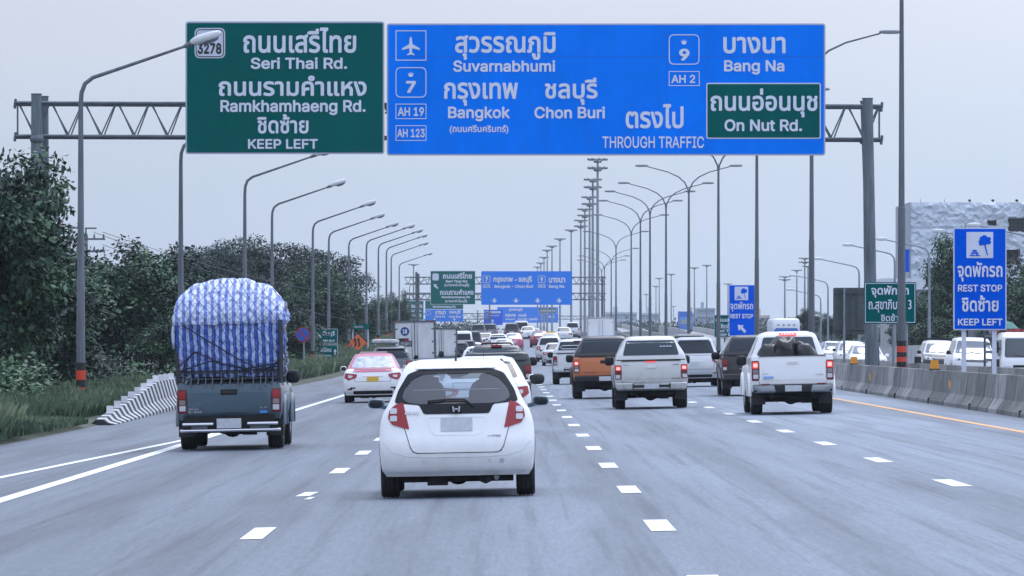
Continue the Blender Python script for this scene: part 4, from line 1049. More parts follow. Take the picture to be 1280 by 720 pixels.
def mirror(parent, x, y, z, sgn, m_, k=1.0, hgt=.13, wdt=.12):
    k *= .86
    b = MB().ell((x + sgn * .10 * k, y, z), (wdt * k, .07 * k, hgt * k), n=14, m=8, e=.65)
    b.tube([(x - sgn * .06, y + .04, z - .07 * k), (x + sgn * .04 * k, y + .02, z - .04 * k)], .03 * k, n=6)
    a = b.build('side_mirror', m_, parent, ang=60)
    MB().ell((x + sgn * .10 * k, y - .055 * k, z), (wdt * .82 * k, .022 * k, hgt * .8 * k), n=14, m=6, e=.65).build('mirror_glass', MIRG, a, ang=60)
def root_at(name, cx, Z, label, cat, group=None, yaw=0, X=None):
    x = PX(cx, Z) if X is None else X
    return empty(name, (x, Z, gz(x, Z) + .004), label, cat, group, rz=yaw, ry=(-.02 if abs(x) < 10.4 else .03) * (-1 if yaw else 1))
def underside(r, L, w_, z0=.2, z1=.5, y0=.35):
    m = MB().box(-w_, w_, y0, L - .5, z0, z1); m.box(-w_ * 1.1, w_ * 1.1, 1.5, L - 1.4, z0 - .03, z1)  # boxes shaped low and wide to deepen the shade beneath the car
    m.cyl((-w_ - .1, .85, z0 + .1), (w_ + .1, .85, z0 + .1), .05, n=8); m.ell((0, .85, z0 + .08), (.14, .14, .13)); m.cyl((w_ * .55, .2, z0 + .05), (w_ * .55, .8, z0 + .05), .08, n=8)
    m.box(-w_ * .6, -w_ * .2, .25, .7, z0 - .04, z0 + .15); m.cyl((w_ * .6, .12, z0 + .02), (w_ * .6, .3, z0 + .02), .035, n=8)
    m.build('underbody', UNDER, r, ang=20)

# ---------------------------------------------------------------- the white hatchback (hollow cabin, see-through glass)
CLEARG = bpy.data.materials.new('clear_tinted_window'); CLEARG.use_nodes = True
_n = CLEARG.node_tree; _b = _n.nodes['Principled BSDF']; _o = _n.nodes['Material Output']
_t = _n.nodes.new('ShaderNodeBsdfTransparent'); _t.inputs[0].default_value = (0.62, 0.70, 0.76, 1)
_g = _n.nodes.new('ShaderNodeBsdfGlossy'); _g.inputs['Roughness'].default_value = 0.03
_f = _n.nodes.new('ShaderNodeValue'); _f.outputs[0].default_value = 0.14
_m = _n.nodes.new('ShaderNodeMixShader'); _n.links.new(_f.outputs[0], _m.inputs[0]); _n.links.new(_t.outputs[0], _m.inputs[1]); _n.links.new(_g.outputs[0], _m.inputs[2]); _n.links.new(_m.outputs[0], _o.inputs[0])
SEAT = mat('seat_fabric_dark', (.04, .045, .05), rough=.9); SEATL = mat('cabin_pale_trim', (.45, .45, .45), rough=.8)
def boolcut(o, cutters):
    par = o.parent; o.parent = None        # cutters are laid out in the car's own frame
    for c in cutters:
        md = o.modifiers.new('cut', 'BOOLEAN'); md.operation = 'DIFFERENCE'; md.object = c; md.solver = 'EXACT'
        bpy.context.view_layer.update()
        me = bpy.data.meshes.new_from_object(o.evaluated_get(bpy.context.evaluated_depsgraph_get()))
        o.modifiers.clear(); o.data = me
    o.parent = par
    me.polygons.foreach_set('use_smooth', [True] * len(me.polygons)); me.set_sharp_from_angle(angle=math.radians(32))
    for c in cutters: bpy.data.objects.remove(c)

def hatchback():
    r = root_at('hatchback_car', 572.5, 58.6, 'white hatchback with curved rear window in the centre foreground lane', 'car')
    K = [(.235, .775, .14, 3.78, .22, .4), (.30, .815, .06, 3.84, .24, .42), (.45, .835, .0, 3.88, .26, .45), (.60, .842, .01, 3.88, .28, .45), (.72, .838, .06, 3.85, .28, .45),
         (.84, .822, .10, 3.72, .26, .45), (.93, .79, .125, 3.45, .25, .5), (1.0, .745, .15, 3.12, .24, .5), (1.10, .695, .20, 2.92, .22, .45), (1.22, .645, .27, 2.68, .2, .4), (1.34, .595, .35, 2.42, .18, .35),
         (1.42, .555, .43, 2.22, .17, .3), (1.465, .50, .52, 2.05, .16, .3), (1.49, .40, .72, 1.85, .14, .25), (1.497, .25, .95, 1.6, .12, .2)]
    B = Body(K, p=4.2, sub=3)
    body = B.mb(14).build('body', P_WHITE, r, ang=32)
    Ki = [(k[0], k[1] - .05, k[2] + .06, k[3] - .08, k[4], k[5]) for k in B.K if 1.0 <= k[0] <= 1.45]
    Ki[0] = (.80, *Ki[0][1:]); Bi = Body(Ki, p=4.2, smooth=False)
    inner = Bi.mb(12).build('tmp', P_WHITE, None)
    win = [(-.345, 1.34), (.345, 1.34), (.46, 1.29), (.565, 1.17), (.585, 1.08), (.53, 1.035), (.40, 1.015), (-.40, 1.015), (-.53, 1.035), (-.585, 1.08), (-.565, 1.17), (-.46, 1.29)][::-1]
    c1 = MB().prism(rounded(win, .05), -.3, .9).build('tmp', P_WHITE, None)
    c2 = MB().prism(rect(-.52, .52, 1.05, 1.37), 2.0, 3.6).build('tmp', P_WHITE, None)
    sw = MB(); pl = [(.75, 1.03), (2.75, 1.03), (2.2, 1.36), (.95, 1.36)]
    sw.add([(-1.2, y, z) for y, z in pl] + [(1.2, y, z) for y, z in pl], [(3, 2, 1, 0), (4, 5, 6, 7), (1, 5, 4, 0), (2, 6, 5, 1), (3, 7, 6, 2), (0, 4, 7, 3)])
    c3 = sw.build('tmp', P_WHITE, None)
    boolcut(body, [inner, c1, c2, c3])
    # black tailgate surround and glass
    blk = [(-.40, 1.385), (.40, 1.385), (.52, 1.34), (.63, 1.16), (.665, 1.05), (.655, 1.03), (.40, 1.005), (.355, .905), (-.355, .905), (-.40, 1.005), (-.655, 1.03), (-.665, 1.05), (-.63, 1.16), (-.52, 1.34)][::-1]
    B.panel('window_surround', 'rear', rounded(blk, .03), TRIM, r, off=.012, th=.03, step=.06, holes=[rounded(win, .05)])
    g = B.panel('rear_window', 'rear', rounded([(x * .995, z) for x, z in win], .05), CLEARG, r, off=.004, th=.006, step=.06)
    Bm = B
    B.panel('windscreen', 'front', rect(-.54, .54, 1.04, 1.38), CLEARG, r, off=.002, th=.005, step=.1)
    for sd_ in ('left', 'right'): B.panel('side_window', sd_, pl, CLEARG, r, off=.002, th=.005, step=.15)
    m = B.line('rear', [(-.47, 1.165), (.47, 1.165)], -.02, .006)
    m.build('heater_wire_bar', mat('grey_plastic', (.25, .27, .3)), r)
    # interior
    for x in (-.36, .36):
        st = MB().ell((x, .85, .88), (.25, .12, .30), e=.6); st.ell((x, .83, 1.17), (.125, .06, .10), e=.7); st.build('rear_seat', SEAT, r, ang=60)
        st = MB().ell((x, 1.75, .95), (.24, .1, .32), e=.6); st.ell((x, 1.72, 1.24), (.12, .06, .095), e=.7); st.build('front_seat', SEAT, r, ang=60)
    MB().box(-.62, .62, .28, .8, .86, .88).build('parcel_shelf', SEATL, r, smooth=False)
    MB().box(-.6, .6, 2.45, 3.0, .85, 1.0).build('dashboard', SEAT, r, smooth=False)
    MB().ell((0, 2.35, 1.33), (.13, .03, .04)).build('rear_view_mirror', SEAT, r)
    MB().ell((-.02, .60, .98), (.17, .1, .075), e=.8).build('parcel', mat('brown_parcel', (.20, .10, .07), rough=.9, nscale=6, namt=.3), r)
    # tailgate with its seam
    tg = [(-.635, 1.022), (-.40, .998), (-.35, .898), (.35, .898), (.40, .998), (.635, 1.022), (.50, .555), (.47, .505), (.42, .49), (-.42, .49), (-.47, .505), (-.50, .555)][::-1]
    tgf = tg if fc(tg) > 0 else tg[::-1]
    B.panel('tailgate_gap', 'rear', [(x * 1.012, z - (.008 if z < .6 else -.0)) for x, z in tgf], SEAM, r, off=.003, th=.01, step=.07)
    tgo = B.panel('tailgate', 'rear', rounded(tgf, .02), P_WHITE, r, off=.009, th=.012, step=.05)
    rc = [(-.335, .88), (.335, .88), (.27, .70), (.22, .675), (-.22, .675), (-.27, .70)][::-1]
    # pressed number plate recess: a rim that stands proud around a lower field
    B.panel('plate_recess', 'rear', rounded(rc, .03), P_WHITE, tgo, off=.013, th=.012, step=.05, holes=[rounded([(x * .93, .775 + (z - .775) * .86) for x, z in rc], .03)])
    B.panel('number_plate', 'rear', rect(-.17, .17, .72, .865), PLATE, tgo, off=.018, th=.01)
    # H emblem
    em = MB()
    for s_ in (-1, 1): em.prism([(s_ * .045, .985), (s_ * .025, .985), (s_ * .018, .925), (s_ * .036, .925)][::(1 if s_ < 0 else -1)], .05, .075)
    em.box(-.028, .028, .05, .075, .948, .964)
    em.build('emblem', CHROME, tgo, smooth=False).location = (0, .0, 0)
    eo = MB().prism(rounded(rect(-.052, .052, .915, .995), .025), .07, .09).build('emblem_base', TRIM, tgo, smooth=False)
    for o in (tgo.children if hasattr(tgo, 'children') else []): pass
    letters('Jazz', -.56, -.40, .905, .945, 0, CHROME, tgo, .02, wrap=lambda x, z: B.rear(x, z) - .016, th=.004)
    letters('i-VTEC', .335, .475, .655, .672, 0, mat('badge_grey', (.2, .22, .26), rough=.3), tgo, .03, wrap=lambda x, z: B.rear(x, z) - .016, th=.004)
    # lamps
    for s_ in (1, -1):
        f = (lambda p: p) if s_ == 1 else mir
        o = B.panel('tail_lamp', 'rear', rounded(f([(.575, 1.04), (.665, 1.01), (.725, .955), (.742, .87), (.70, .80), (.51, .742)][::-1]), .02), RED, r, off=.014, th=.03, step=.04)
        for (z0, z1) in ((.915, .975), (.835, .895)): B.panel('lamp_lens', 'rear', rounded(f(rect(.642, .718, z0, z1)), .015), CLEAR, o, off=.022, th=.01, step=.03)
    # bumper: crease, sensors, tow cover, gap
    B.line('rear', [(-.79, .60), (-.70, .50), (-.55, .455), (-.3, .44), (.3, .44), (.55, .455), (.70, .50), (.79, .60)], -.001, .006).build('bumper_crease', P_WHITE2, r)
    for x in (-.36, .35): MB().cyl((x, B.rear(x, .40) - .006, .40), (x, B.rear(x, .40) + .01, .40), .018, n=10).build('parking_sensor', mat('sensor_grey', (.5, .5, .52)), r)
    ql = [(.48 + .028 * math.cos(t), .39 + .028 * math.sin(t)) for t in np.linspace(0, 2 * math.pi, 14)[:-1]]
    B.panel('tow_cover', 'rear', ql, mat('sensor_grey', (.6, .6, .62)), r, off=.003, th=.01, step=.03)
    MB().box(-.60, .60, .34, .6, .165, .26).build('underbody', UNDER, r, smooth=False)
    underside(r, 3.8, .55, .17, .36, .3)
    MB().cyl((.42, .05, .21), (.42, .3, .21), .028, n=10).build('exhaust', STEELD, r)
    # wiper, antenna, roof rails, third lamp
    B.line('rear', [(-.31, 1.045), (-.1, 1.06), (.09, 1.055), (.19, .985)], .035, .011).build('wiper', BLK, r)
    MB().cyl((0, .60, 1.47), (0, .45, 1.62), .006, .003, n=6).cyl((0, .62, 1.46), (0, .57, 1.5), .016, .01, n=8).build('antenna', BLK, r)
    for s_ in (-1, 1): MB().tube([(s_ * (.535), .55, 1.435), (s_ * .50, .9, 1.475), (s_ * .49, 1.6, 1.48), (s_ * .5, 2.1, 1.455)], .009, n=6).build('roof_seam', SEAM, r)
    B.panel('spoiler_lip', 'rear', rounded(rect(-.43, .43, 1.395, 1.43), .015), P_WHITE, r, off=.03, th=.04, step=.06)
    for s_ in (-1, 1):
        mirror(r, s_ * .845, 2.85, 1.0, s_, mat('mirror_blue_grey', (.02, .07, .11), rough=.3, coat=.4), .95, .068, .115)
    for y in (.62, 3.12):
        arch(r, B, y, .34, .30)
        for s_ in (-1, 1): wheel(r, s_ * (.735), y, .305, .20, s_)
    return r
hatchback()

# ---------------------------------------------------------------- pickups
def pickup(cx, Z, label, pt, w_=.885, tail=1.12, roof=1.78, canopy=None, lamps='tall', lit=True, bumper='step', handle='chrome', plate=True, cabpaint=None,
           bedhollow=False, texts=(), step_z=.58, canopy_mat=None, glass=GLASS, wheel_r=.375, mirrors=BLK, top_lamp=False, rails=False, tailmat=None, X=None, L=5.15, badge=True, simple=False):
    r = root_at('pickup_truck', cx, Z, label, 'pickup truck', X=X)
    zb = .50
    K = [(zb, w_ * .95, .10, 5.0, .10, .5), (zb + .08, w_ * .985, .04, 5.1, .12, .5), (.75, w_, .02, L, .12, .55), (.95, w_ * .998, .02, L, .12, .55), (tail - .06, w_ * .985, .03, L - .08, .12, .6), (tail, w_ * .965, .045, L - .3, .10, .8)]
    Bed = Body([(k[0], k[1], k[2], 1.62, k[4], .03) for k in K], p=5, sub=2)
    if bedhollow or not canopy:
        zt = tail; ws = K[-1][1]
        extra = [(zt + .005, ws - .02, .065, 1.6, .08, .03), (zt, ws - .07, .10, 1.57, .06, .03), (zb + .22, ws - .07, .10, 1.57, .06, .03)]
    else: extra = []
    Bed.mb(10, extra).build('bed', pt, r, ang=30)
    zc = 1.08
    Low = Body([(zb, w_ * .95, 1.645, 5.0, .03, .5), (.75, w_, 1.645, L, .03, .55), (.98, w_ * .995, 1.645, L - .02, .03, .6), (zc, w_ * .96, 1.645, L - .2, .03, .8), (zc + .06, w_ * .90, 1.66, L - .9, .03, .6)], p=5, sub=2)
    Low.mb(8).build('cab_lower', cabpaint or pt, r, ang=30)
    hr = roof
    Cab = Body([(zc - .04, w_ * .955, 1.66, 4.05, .12, .4), (zc + .12, w_ * .925, 1.68, 3.95, .14, .4), (1.35, w_ * .85, 1.72, 3.72, .16, .4), (1.55, w_ * .765, 1.77, 3.45, .18, .35), (hr - .10, w_ * .70, 1.83, 3.22, .18, .3),
                (hr - .04, w_ * .63, 1.90, 3.05, .18, .3), (hr, w_ * .48, 2.1, 2.8, .15, .25)], p=4.5, sub=2)
    Cab.mb(10).build('cab', cabpaint or pt, r, ang=30)
    # rear cab window
    Cab.panel('cab_rear_window', 'rear', rounded([(-w_ * .72, 1.24), (w_ * .72, 1.24), (w_ * .60, hr - .125), (-w_ * .60, hr - .125)], .05), glass, r, off=.012, th=.02, step=.15)
    for sd_ in ('left', 'right'):
        Cab.panel('side_window', sd_, rounded([(1.95, zc + .14), (3.65, zc + .14), (3.2, hr - .13), (2.05, hr - .13)], .05), GLASS, r, off=.006, th=.02, step=.2)
    # tailgate
    tw = w_ * .795; tb = step_z + .06
    Bed.panel('tailgate_gap', 'rear', rect(-tw - .008, tw + .008, tb - .006, tail - .012), SEAM, r, off=.003, th=.01, step=.2)
    tg = Bed.panel('tailgate', 'rear', rounded(rect(-tw, tw, tb, tail - .004), .02), tailmat or pt, r, off=.014, th=.014, step=.1)
    Bed.panel('tailgate_pressing', 'rear', rounded(rect(-tw * .90, tw * .90, tb + .09, tail - .16), .03), tailmat or pt, tg, off=.019, th=.008, step=.15)
    B_cap = MB().box(-tw, tw, -.0, .07, tail - .006, tail + .012).build('tailgate_cap', BLK, tg, smooth=False)
    hz_ = tail - (.15 if badge else .12)
    if handle:
        Bed.panel('handle_recess', 'rear', rounded(rect(-.135, .135, hz_ - .045, hz_ + .045), .02), SEAM if handle == 'black' else tailmat or pt, tg, off=.022, th=.008)
        Bed.panel('handle', 'rear', rounded(rect(-.115, .115, hz_ - .022, hz_ + .03), .02), CHROME if handle == 'chrome' else BLK, tg, off=.045, th=.03)
    for (t, x0, x1, z0, z1, mm) in texts: letters(t, x0, x1, z0, z1, 0, mm, tg, .02, wrap=lambda x, z: Bed.rear(x, z) - .027, th=.006)
    # lamps
    lx0, lx1 = tw + .015, w_ * .985; zt_, zl = tail - .10, step_z + .14
    for s_ in (1, -1):
        f = (lambda p: p) if s_ == 1 else mir
        o = Bed.panel('tail_lamp', 'rear', rounded(f(rect(lx0, lx1, zl, zt_)), .02), DRED, r, off=.016, th=.04, step=.05)
        hh = zt_ - zl
        a0, a1 = (.62, .93)
        Bed.panel('brake_light', 'rear', rounded(f(rect(lx0 + .015, lx1 - .02, zl + hh * a0, zl + hh * a1)), .015), REDLIT if lit else RED, o, off=.024, th=.02, step=.05)
        if lit: Bed.panel('bulb_glow', 'rear', rounded(f(rect(lx0 + .03, lx1 - .04, zl + hh * (a0 + .06), zl + hh * (a1 - .06))), .02), REDGLOW, o, off=.028, th=.01, step=.05)
        if lamps == 'tall':
            Bed.panel('indicator', 'rear', rounded(f(rect(lx0 + .02, lx1 - .03, zl + hh * .36, zl + hh * .56)), .01), mat('lamp_smoked', (.22, .2, .21), rough=.15, coat=.8), o, off=.024, th=.02, step=.05)
            Bed.panel('reversing_light', 'rear', rounded(f(rect(lx0 + .015, lx1 - .03, zl + hh * .1, zl + hh * .32)), .01), CLEAR, o, off=.024, th=.02, step=.05)
        elif lamps == 'half':
            Bed.panel('reversing_light', 'rear', rounded(f(rect(lx0 + .03, lx1 - .015, zl + hh * .06, zl + hh * .32)), .01), CLEAR, o, off=.024, th=.02, step=.05)
    # bumper
    if bumper == 'tubes':
        for z in (.43, .325):
            if z > .4:
                for a, c in ((-.76, -.26), (.30, .80)): MB().tube([(a, -.12, z), (c, -.12, z)], .026, n=10).build('bumper_tube', CHROME, r)
            else: MB().tube([(-.79, -.05, z), (-.76, -.12, z), (.79, -.12, z), (.82, -.05, z)], .027, n=10).build('bumper_tube', CHROME, r)
        for a, c in ((-.62, -.36), (.34, .66)): MB().box(a, c, -.08, -.05, .35, .405).build('bumper_plate', STEELD, r, smooth=False)
        MB().box(-.74, .74, .0, .12, .30, .56).build('bumper_beam', UNDER, r, smooth=False)
        if plate: MB().box(-.20, .20, -.15, -.13, .36, .52).build('number_plate', PLATE, r, smooth=False)
    else:
        bm = {'step': STEEL, 'grey': STEELD}.get(bumper, BLK)
        m = MB(); BB = Body([(step_z - .14, w_ * .90, -.02, .3, .1, .03), (step_z - .10, w_ * .95, -.10, .3, .14, .03), (step_z + .02, w_ * .965, -.11, .3, .14, .03), (step_z + .05, w_ * .95, -.08, .3, .12, .03)], p=4, sub=1)
        BB.mb(9).build('rear_bumper', {'step': pt, 'black': BLK, 'grey': BLK, 'chrome': STEEL}[bumper], r, ang=30)
        BB.panel('bumper_step', 'rear', rounded(rect(-w_ * .52, w_ * .52, step_z - .11, step_z + .04), .03), BLK, r, off=.008, th=.02, step=.15)
        if bumper == 'grey':
            for s_ in (1, -1):
                f = (lambda p: p) if s_ == 1 else mir
                BB.panel('bumper_corner', 'rear', rounded(f([(w_ * .42, step_z - .13), (w_ * .95, step_z - .12), (w_ * .955, step_z + .035), (w_ * .46, step_z + .035)]), .03), STEELP2, r, off=.02, th=.03, step=.08)
        if plate: BB.panel('number_plate', 'rear', rect(-.18, .18, step_z - .10, step_z + .03), PLATE, r, off=.02, th=.01)
    # underside
    m = MB().box(-.62, .62, .25, 1.5, .36, .52).box(-.5, -.4, .1, 4.6, .34, .46).box(.4, .5, .1, 4.6, .34, .46)
    m.cyl((-.7, .98, wheel_r - .02), (.7, .98, wheel_r - .02), .06, n=8).ell((.0, .98, wheel_r - .02), (.17, .17, .16)).ell((.05, .55, .34), (.33, .33, .10)).box(.2, .42, .3, .7, .24, .42)
    m.box(-w_ * .9, w_ * .9, 1.6, 3.4, .26, .52).box(-w_ * .7, w_ * .7, 3.4, 4.8, .26, .52).cyl((-.35, .02, .30), (-.35, .6, .30), .03, n=8)  # floor boxes widened to add shade under the truck
    m.build('underbody', UNDER, r, ang=20)
    for s_ in (-1, 1): MB().box(s_ * .72 - .14, s_ * .72 + .14, .50, .52, .22, .56).build('mud_flap', BLK, r, smooth=False)
    for y in (.98, 4.05):
        arch(r, Bed if y < 1.5 else Low, y, wheel_r + .07, wheel_r + .02)
        for s_ in (-1, 1): wheel(r, s_ * (w_ - .14), y, wheel_r, .25, s_)
    if flares(pt, r, w_, wheel_r, label): pass
    for s_ in (-1, 1): mirror(r, s_ * (w_ * .96), 3.62, 1.17, s_, mirrors, 1.05, .13, .13)
    # canopy
    if canopy:
        cm = canopy_mat or pt; ch = {'flush': roof + .03, 'low': roof}.get(canopy, roof)
        CB = Body([(tail - .0, w_ * .965, .045, 1.66, .12, .02), (tail + .10, w_ * .94, .06, 1.66, .14, .02), (tail + .20, w_ * .89, .10, 1.66, .16, .02), (ch - .16, w_ * .73, .24, 1.66, .16, .02), (ch - .08, w_ * .68, .32, 1.66, .16, .02), (ch - .02, w_ * .60, .40, 1.64, .15, .02), (ch, w_ * .40, .55, 1.6, .12, .02)], p=4.5, sub=3)
        CB.mb(10).build('canopy', cm, r, ang=30)
        CB.panel('canopy_window', 'rear', rounded([(-w_ * .765, tail + .135), (w_ * .765, tail + .135), (w_ * .655, ch - .105), (-w_ * .655, ch - .105)], .05), glass, r, off=.012, th=.02, step=.1)
        for sd_ in ('left', 'right'): CB.panel('side_window', sd_, rounded([(.35, tail + .16), (1.5, tail + .16), (1.5, ch - .17), (.55, ch - .17)], .04), GLASS, r, off=.006, th=.02, step=.15)
        CB.line('rear', [(-w_ * .93, tail + .02), (w_ * .93, tail + .02)], .003, .012).build('canopy_seal', SEAM, r)
        r['_cb'] = 0
        if top_lamp: Bed.panel('high_brake_light', 'rear', rounded(rect(-.13, .12, tail - .035, tail + .012), .01), REDLIT, r, off=.035, th=.03)
    elif top_lamp:
        Cab.panel('high_brake_light', 'rear', rounded(rect(-.19, .19, hr - .085, hr - .03), .015), REDLIT, r, off=.05, th=.06)
        for k in range(5): Cab.panel('brake_led', 'rear', rect(-.14 + k * .06, -.10 + k * .06, hr - .07, hr - .045), REDGLOW, r, off=.058, th=.01)
    if rails:
        for s_ in (-1, 1): MB().tube([(s_ * w_ * .62, .5, roof + .02), (s_ * w_ * .62, .6, roof + .07), (s_ * w_ * .62, 3.0, roof + .07)], .018, n=6).build('roof_rail', STEELD, r)
    return r, Bed, Cab
STEELP2 = mat('bumper_corner_silver', (.30, .32, .34), rough=.35, metal=.5)
def flares(pt, r, w_, wr, label):
    if 'right lane' not in label and 'tarpaulin' not in label and 'copper' not in label: return False
    for y in (.98, 4.05):
        for s_ in (-1, 1):
            n = 12; R_ = wr + .08; pts = [(s_ * (w_ + .005), y + R_ * math.cos(t * math.pi / n), wr + .02 + R_ * math.sin(t * math.pi / n)) for t in range(n + 1)]
            MB().tube(pts, [.045] * (n + 1), n=8).build('arch_flare', BLK if 'copper' in label else pt, r)
    return True

# left blue-grey pickup under its tarpaulin load
GREYT = mat('badge_silver', (.5, .52, .55), rough=.3, metal=.6)
TX, TZ = 287.5, 89.0
r, Bed, Cab = pickup(TX, TZ, 'slate blue pickup on the left carrying a tall load under striped tarpaulin', P_GREY, w_=.86, tail=1.10, roof=1.72, lamps='tall', lit=False, bumper='tubes', handle='black', bedhollow=True, step_z=.47,
                     texts=(('D-MAX', -.66, -.44, .615, .65, GREYT), ('ISUZU', -.66, -.50, .665, .69, GREYT), ('3.0', .50, .62, .675, .70, GREYT)))
LT = r.location.copy()
STK = mat('sticker_blue', (.05, .25, .6), rough=.4)
MB().box(.50, .62, -.03, -.015, .60, .64).build('sticker', STK, r, smooth=False)
cg = MB()
CAGE = mat('cage_steel', (.03, .035, .045), rough=.6)
for (x, y) in ((-.84, .12), (.84, .12), (-.84, 1.5), (.84, 1.5)): MB().box(x - .025, x + .025, y - .025, y + .025, 1.08, 2.15).build('cage_post', CAGE, r, smooth=False)
for z in (1.17, 1.27):
    MB().box(-.86, .86, .07, .11, z - .015, z + .015).build('cage_rail', CAGE, r, smooth=False)
for k in range(10): MB().box(-.80 + k * .178, -.785 + k * .178, .08, .10, 1.12, 1.28).build('cage_bar', CAGE, r, smooth=False)
for s_ in (-1, 1):
    for z in (1.2, 1.45, 1.7, 1.95, 2.13): MB().box(s_ * .86 - .015, s_ * .86 + .015, .10, 1.52, z - .015, z + .015).build('cage_rail', CAGE, r, smooth=False)

def tarp_mat(name, a, b, per, off=0.0, duty=.5):
    m = mat(name, a, rough=.38, coat=.15); n = m.node_tree; L = n.links
    t = n.nodes.new('ShaderNodeTexCoord'); w_ = n.nodes.new('ShaderNodeTexNoise'); w_.inputs['Scale'].default_value = 4.5; w_.inputs['Detail'].default_value = 4; L.new(t.outputs['Object'], w_.inputs[0])
    sp = n.nodes.new('ShaderNodeSeparateXYZ'); L.new(t.outputs['Object'], sp.inputs[0])
    a1 = n.nodes.new('ShaderNodeMath'); a1.operation = 'MULTIPLY_ADD'; L.new(w_.outputs[0], a1.inputs[0]); a1.inputs[1].default_value = .075; L.new(sp.outputs[0], a1.inputs[2])
    a2 = n.nodes.new('ShaderNodeMath'); a2.operation = 'DIVIDE'; L.new(a1.outputs[0], a2.inputs[0]); a2.inputs[1].default_value = per
    f = n.nodes.new('ShaderNodeMath'); f.operation = 'FRACT'; L.new(a2.outputs[0], f.inputs[0])
    c = n.nodes.new('ShaderNodeValToRGB'); L.new(f.outputs[0], c.inputs[0]); c.color_ramp.interpolation = 'CONSTANT'
    el = c.color_ramp.elements; el[0].position = 0; el[0].color = (*a, 1); el[1].position = duty; el[1].color = (*b, 1)
    e = el.new(duty * .35); e.color = (*[x * .8 + y * .2 for x, y in zip(a, b)], 1); e = el.new(duty * .5); e.color = (*a, 1)
    L.new(c.outputs[0], n.nodes['Principled BSDF'].inputs['Base Color'])
    tb = n.nodes.new('ShaderNodeTexNoise'); tb.inputs['Scale'].default_value = 6; tb.inputs['Detail'].default_value = 6; L.new(t.outputs['Object'], tb.inputs[0])
    bp = n.nodes.new('ShaderNodeBump'); bp.inputs['Strength'].default_value = 1.0; bp.inputs['Distance'].default_value = .12; L.new(tb.outputs[0], bp.inputs['Height']); L.new(bp.outputs[0], n.nodes['Principled BSDF'].inputs['Normal'])
    return m
TARP = tarp_mat('tarpaulin_stripes', (.015, .085, .43), (.46, .54, .80), .118, duty=.55)
TARP2 = tarp_mat('tarpaulin_top_stripes', (.15, .26, .70), (.68, .73, .90), .118, duty=.42)
tr = empty('tarpaulin_load', (LT.x, LT.y, LT.z), 'tall dome-topped load wrapped in blue and white striped tarpaulin and netting', 'cargo load', ry=-.02)
def wrinkle(o, amp, sc, seed=0):
    me = o.data; N = len(me.vertices); me.update()
    nn = [v.normal.copy() for v in me.vertices]
    for v, q in zip(me.vertices, nn):
        p = v.co * sc + Vector((seed, seed, 0)); a = noise.noise(Vector((p.x * 1.6, p.y, p.z * .7))); b = abs(noise.noise(p * 2.3 + Vector((9, 3, 1))))
        v.co += q * amp * (a * 1.3 - b * 1.2 + .5 * noise.noise(p * 5))
    me.update()
LB = Body([(1.20, .80, .13, 1.6, .14, .1), (1.28, .83, .07, 1.65, .16, .1), (1.5, .855, .03, 1.7, .16, .1), (1.9, .88, .02, 1.8, .16, .1), (2.12, .905, .02, 2.3, .18, .15), (2.22, .895, .03, 2.5, .2, .2)], p=5, sub=12)
lo = LB.mb(44).build('tarpaulin_wall', TARP, tr, ang=80); wrinkle(lo, .035, 3.4)
UB = Body([(2.06, .905, -.01, 2.45, .2, .25), (2.12, .945, -.035, 2.5, .22, .25), (2.25, .93, -.02, 2.55, .26, .3), (2.45, .86, .10, 2.55, .3, .3), (2.62, .73, .26, 2.5, .33, .3), (2.73, .55, .42, 2.4, .3, .3), (2.80, .33, .62, 2.2, .25, .25), (2.815, .14, .9, 1.9, .15, .15)], p=3.4, sub=9)
uo = UB.mb(40).build('tarpaulin_top', TARP2, tr, ang=80); wrinkle(uo, .03, 3.2, 4)
# loose folds at the left and right edge
for (x, z, s_, k) in ((-.90, 1.86, -1, 1.0), (.91, 1.75, 1, .9)):
    b = MB().ell((x, .15, z), (.035, .12, .20 * k), n=10, m=8); b.build('loose_fold', TARP, tr, ang=80)
ROPE = mat('net_rope', (.035, .045, .10), rough=.9); ROPED = mat('tie_rope_dark', (.02, .022, .035), rough=.9)
m = MB()
def onload(x, z):
    return (UB if z > 2.14 else LB)
for k in range(-26, 26):
    for s_ in (1, -1):
        pts = []
        x0 = k * .145
        for t in np.linspace(0, 1, 34):
            z = 1.3 + t * 1.5; x = x0 + s_ * (z - 1.3) * .78
            B_ = onload(x, z); wv = B_.lev(z)[1]
            if abs(x) > wv * .985 or z > 2.80:
                if len(pts) > 1: m.tube(pts, .0042, n=4)
                pts = []; continue
            x_ = x + .07 * noise.noise(Vector((x * 2.2, z * 2.2, k * .3)))
            pts.append((x_, B_.rear(x_, z) - .030, z))
        if len(pts) > 1: m.tube(pts, .0042, n=4)
m.build('cargo_net', ROPE, tr)
m = MB()
for P_ in ([(-.84, 1.35), (-.55, 1.62), (-.1, 1.42), (.35, 1.30), (.80, 1.36)], [(-.86, 1.28), (-.3, 1.46), (.3, 1.33), (.85, 1.42)], [(-.72, 2.05), (-.3, 1.78), (.15, 1.5), (.55, 1.28)], [(-.8, 1.24), (-.62, 1.55), (-.5, 1.62)], [(.52, 1.36), (.7, 1.3), (.84, 1.5)], [(-.86, 1.3), (.86, 1.3)]):
    LB.line('rear', P_, .035, .011, mb=m, n=5)
m.build('tie_ropes', ROPED, tr)
m = MB()
for x, dz in [(-.75, .0), (-.62, .12), (-.50, .05), (-.38, .1), (-.27, .16), (-.12, .06), (.02, .12), (.15, .2), (.22, .1), (.40, .15), (.52, .22), (.6, .12), (.72, .05)]:
    m.tube([(x, -.02, 1.28), (x + .01, -.03, 1.16), (x - .005, -.04, 1.12 - dz * .6)], [.006, .009, .015], n=5)
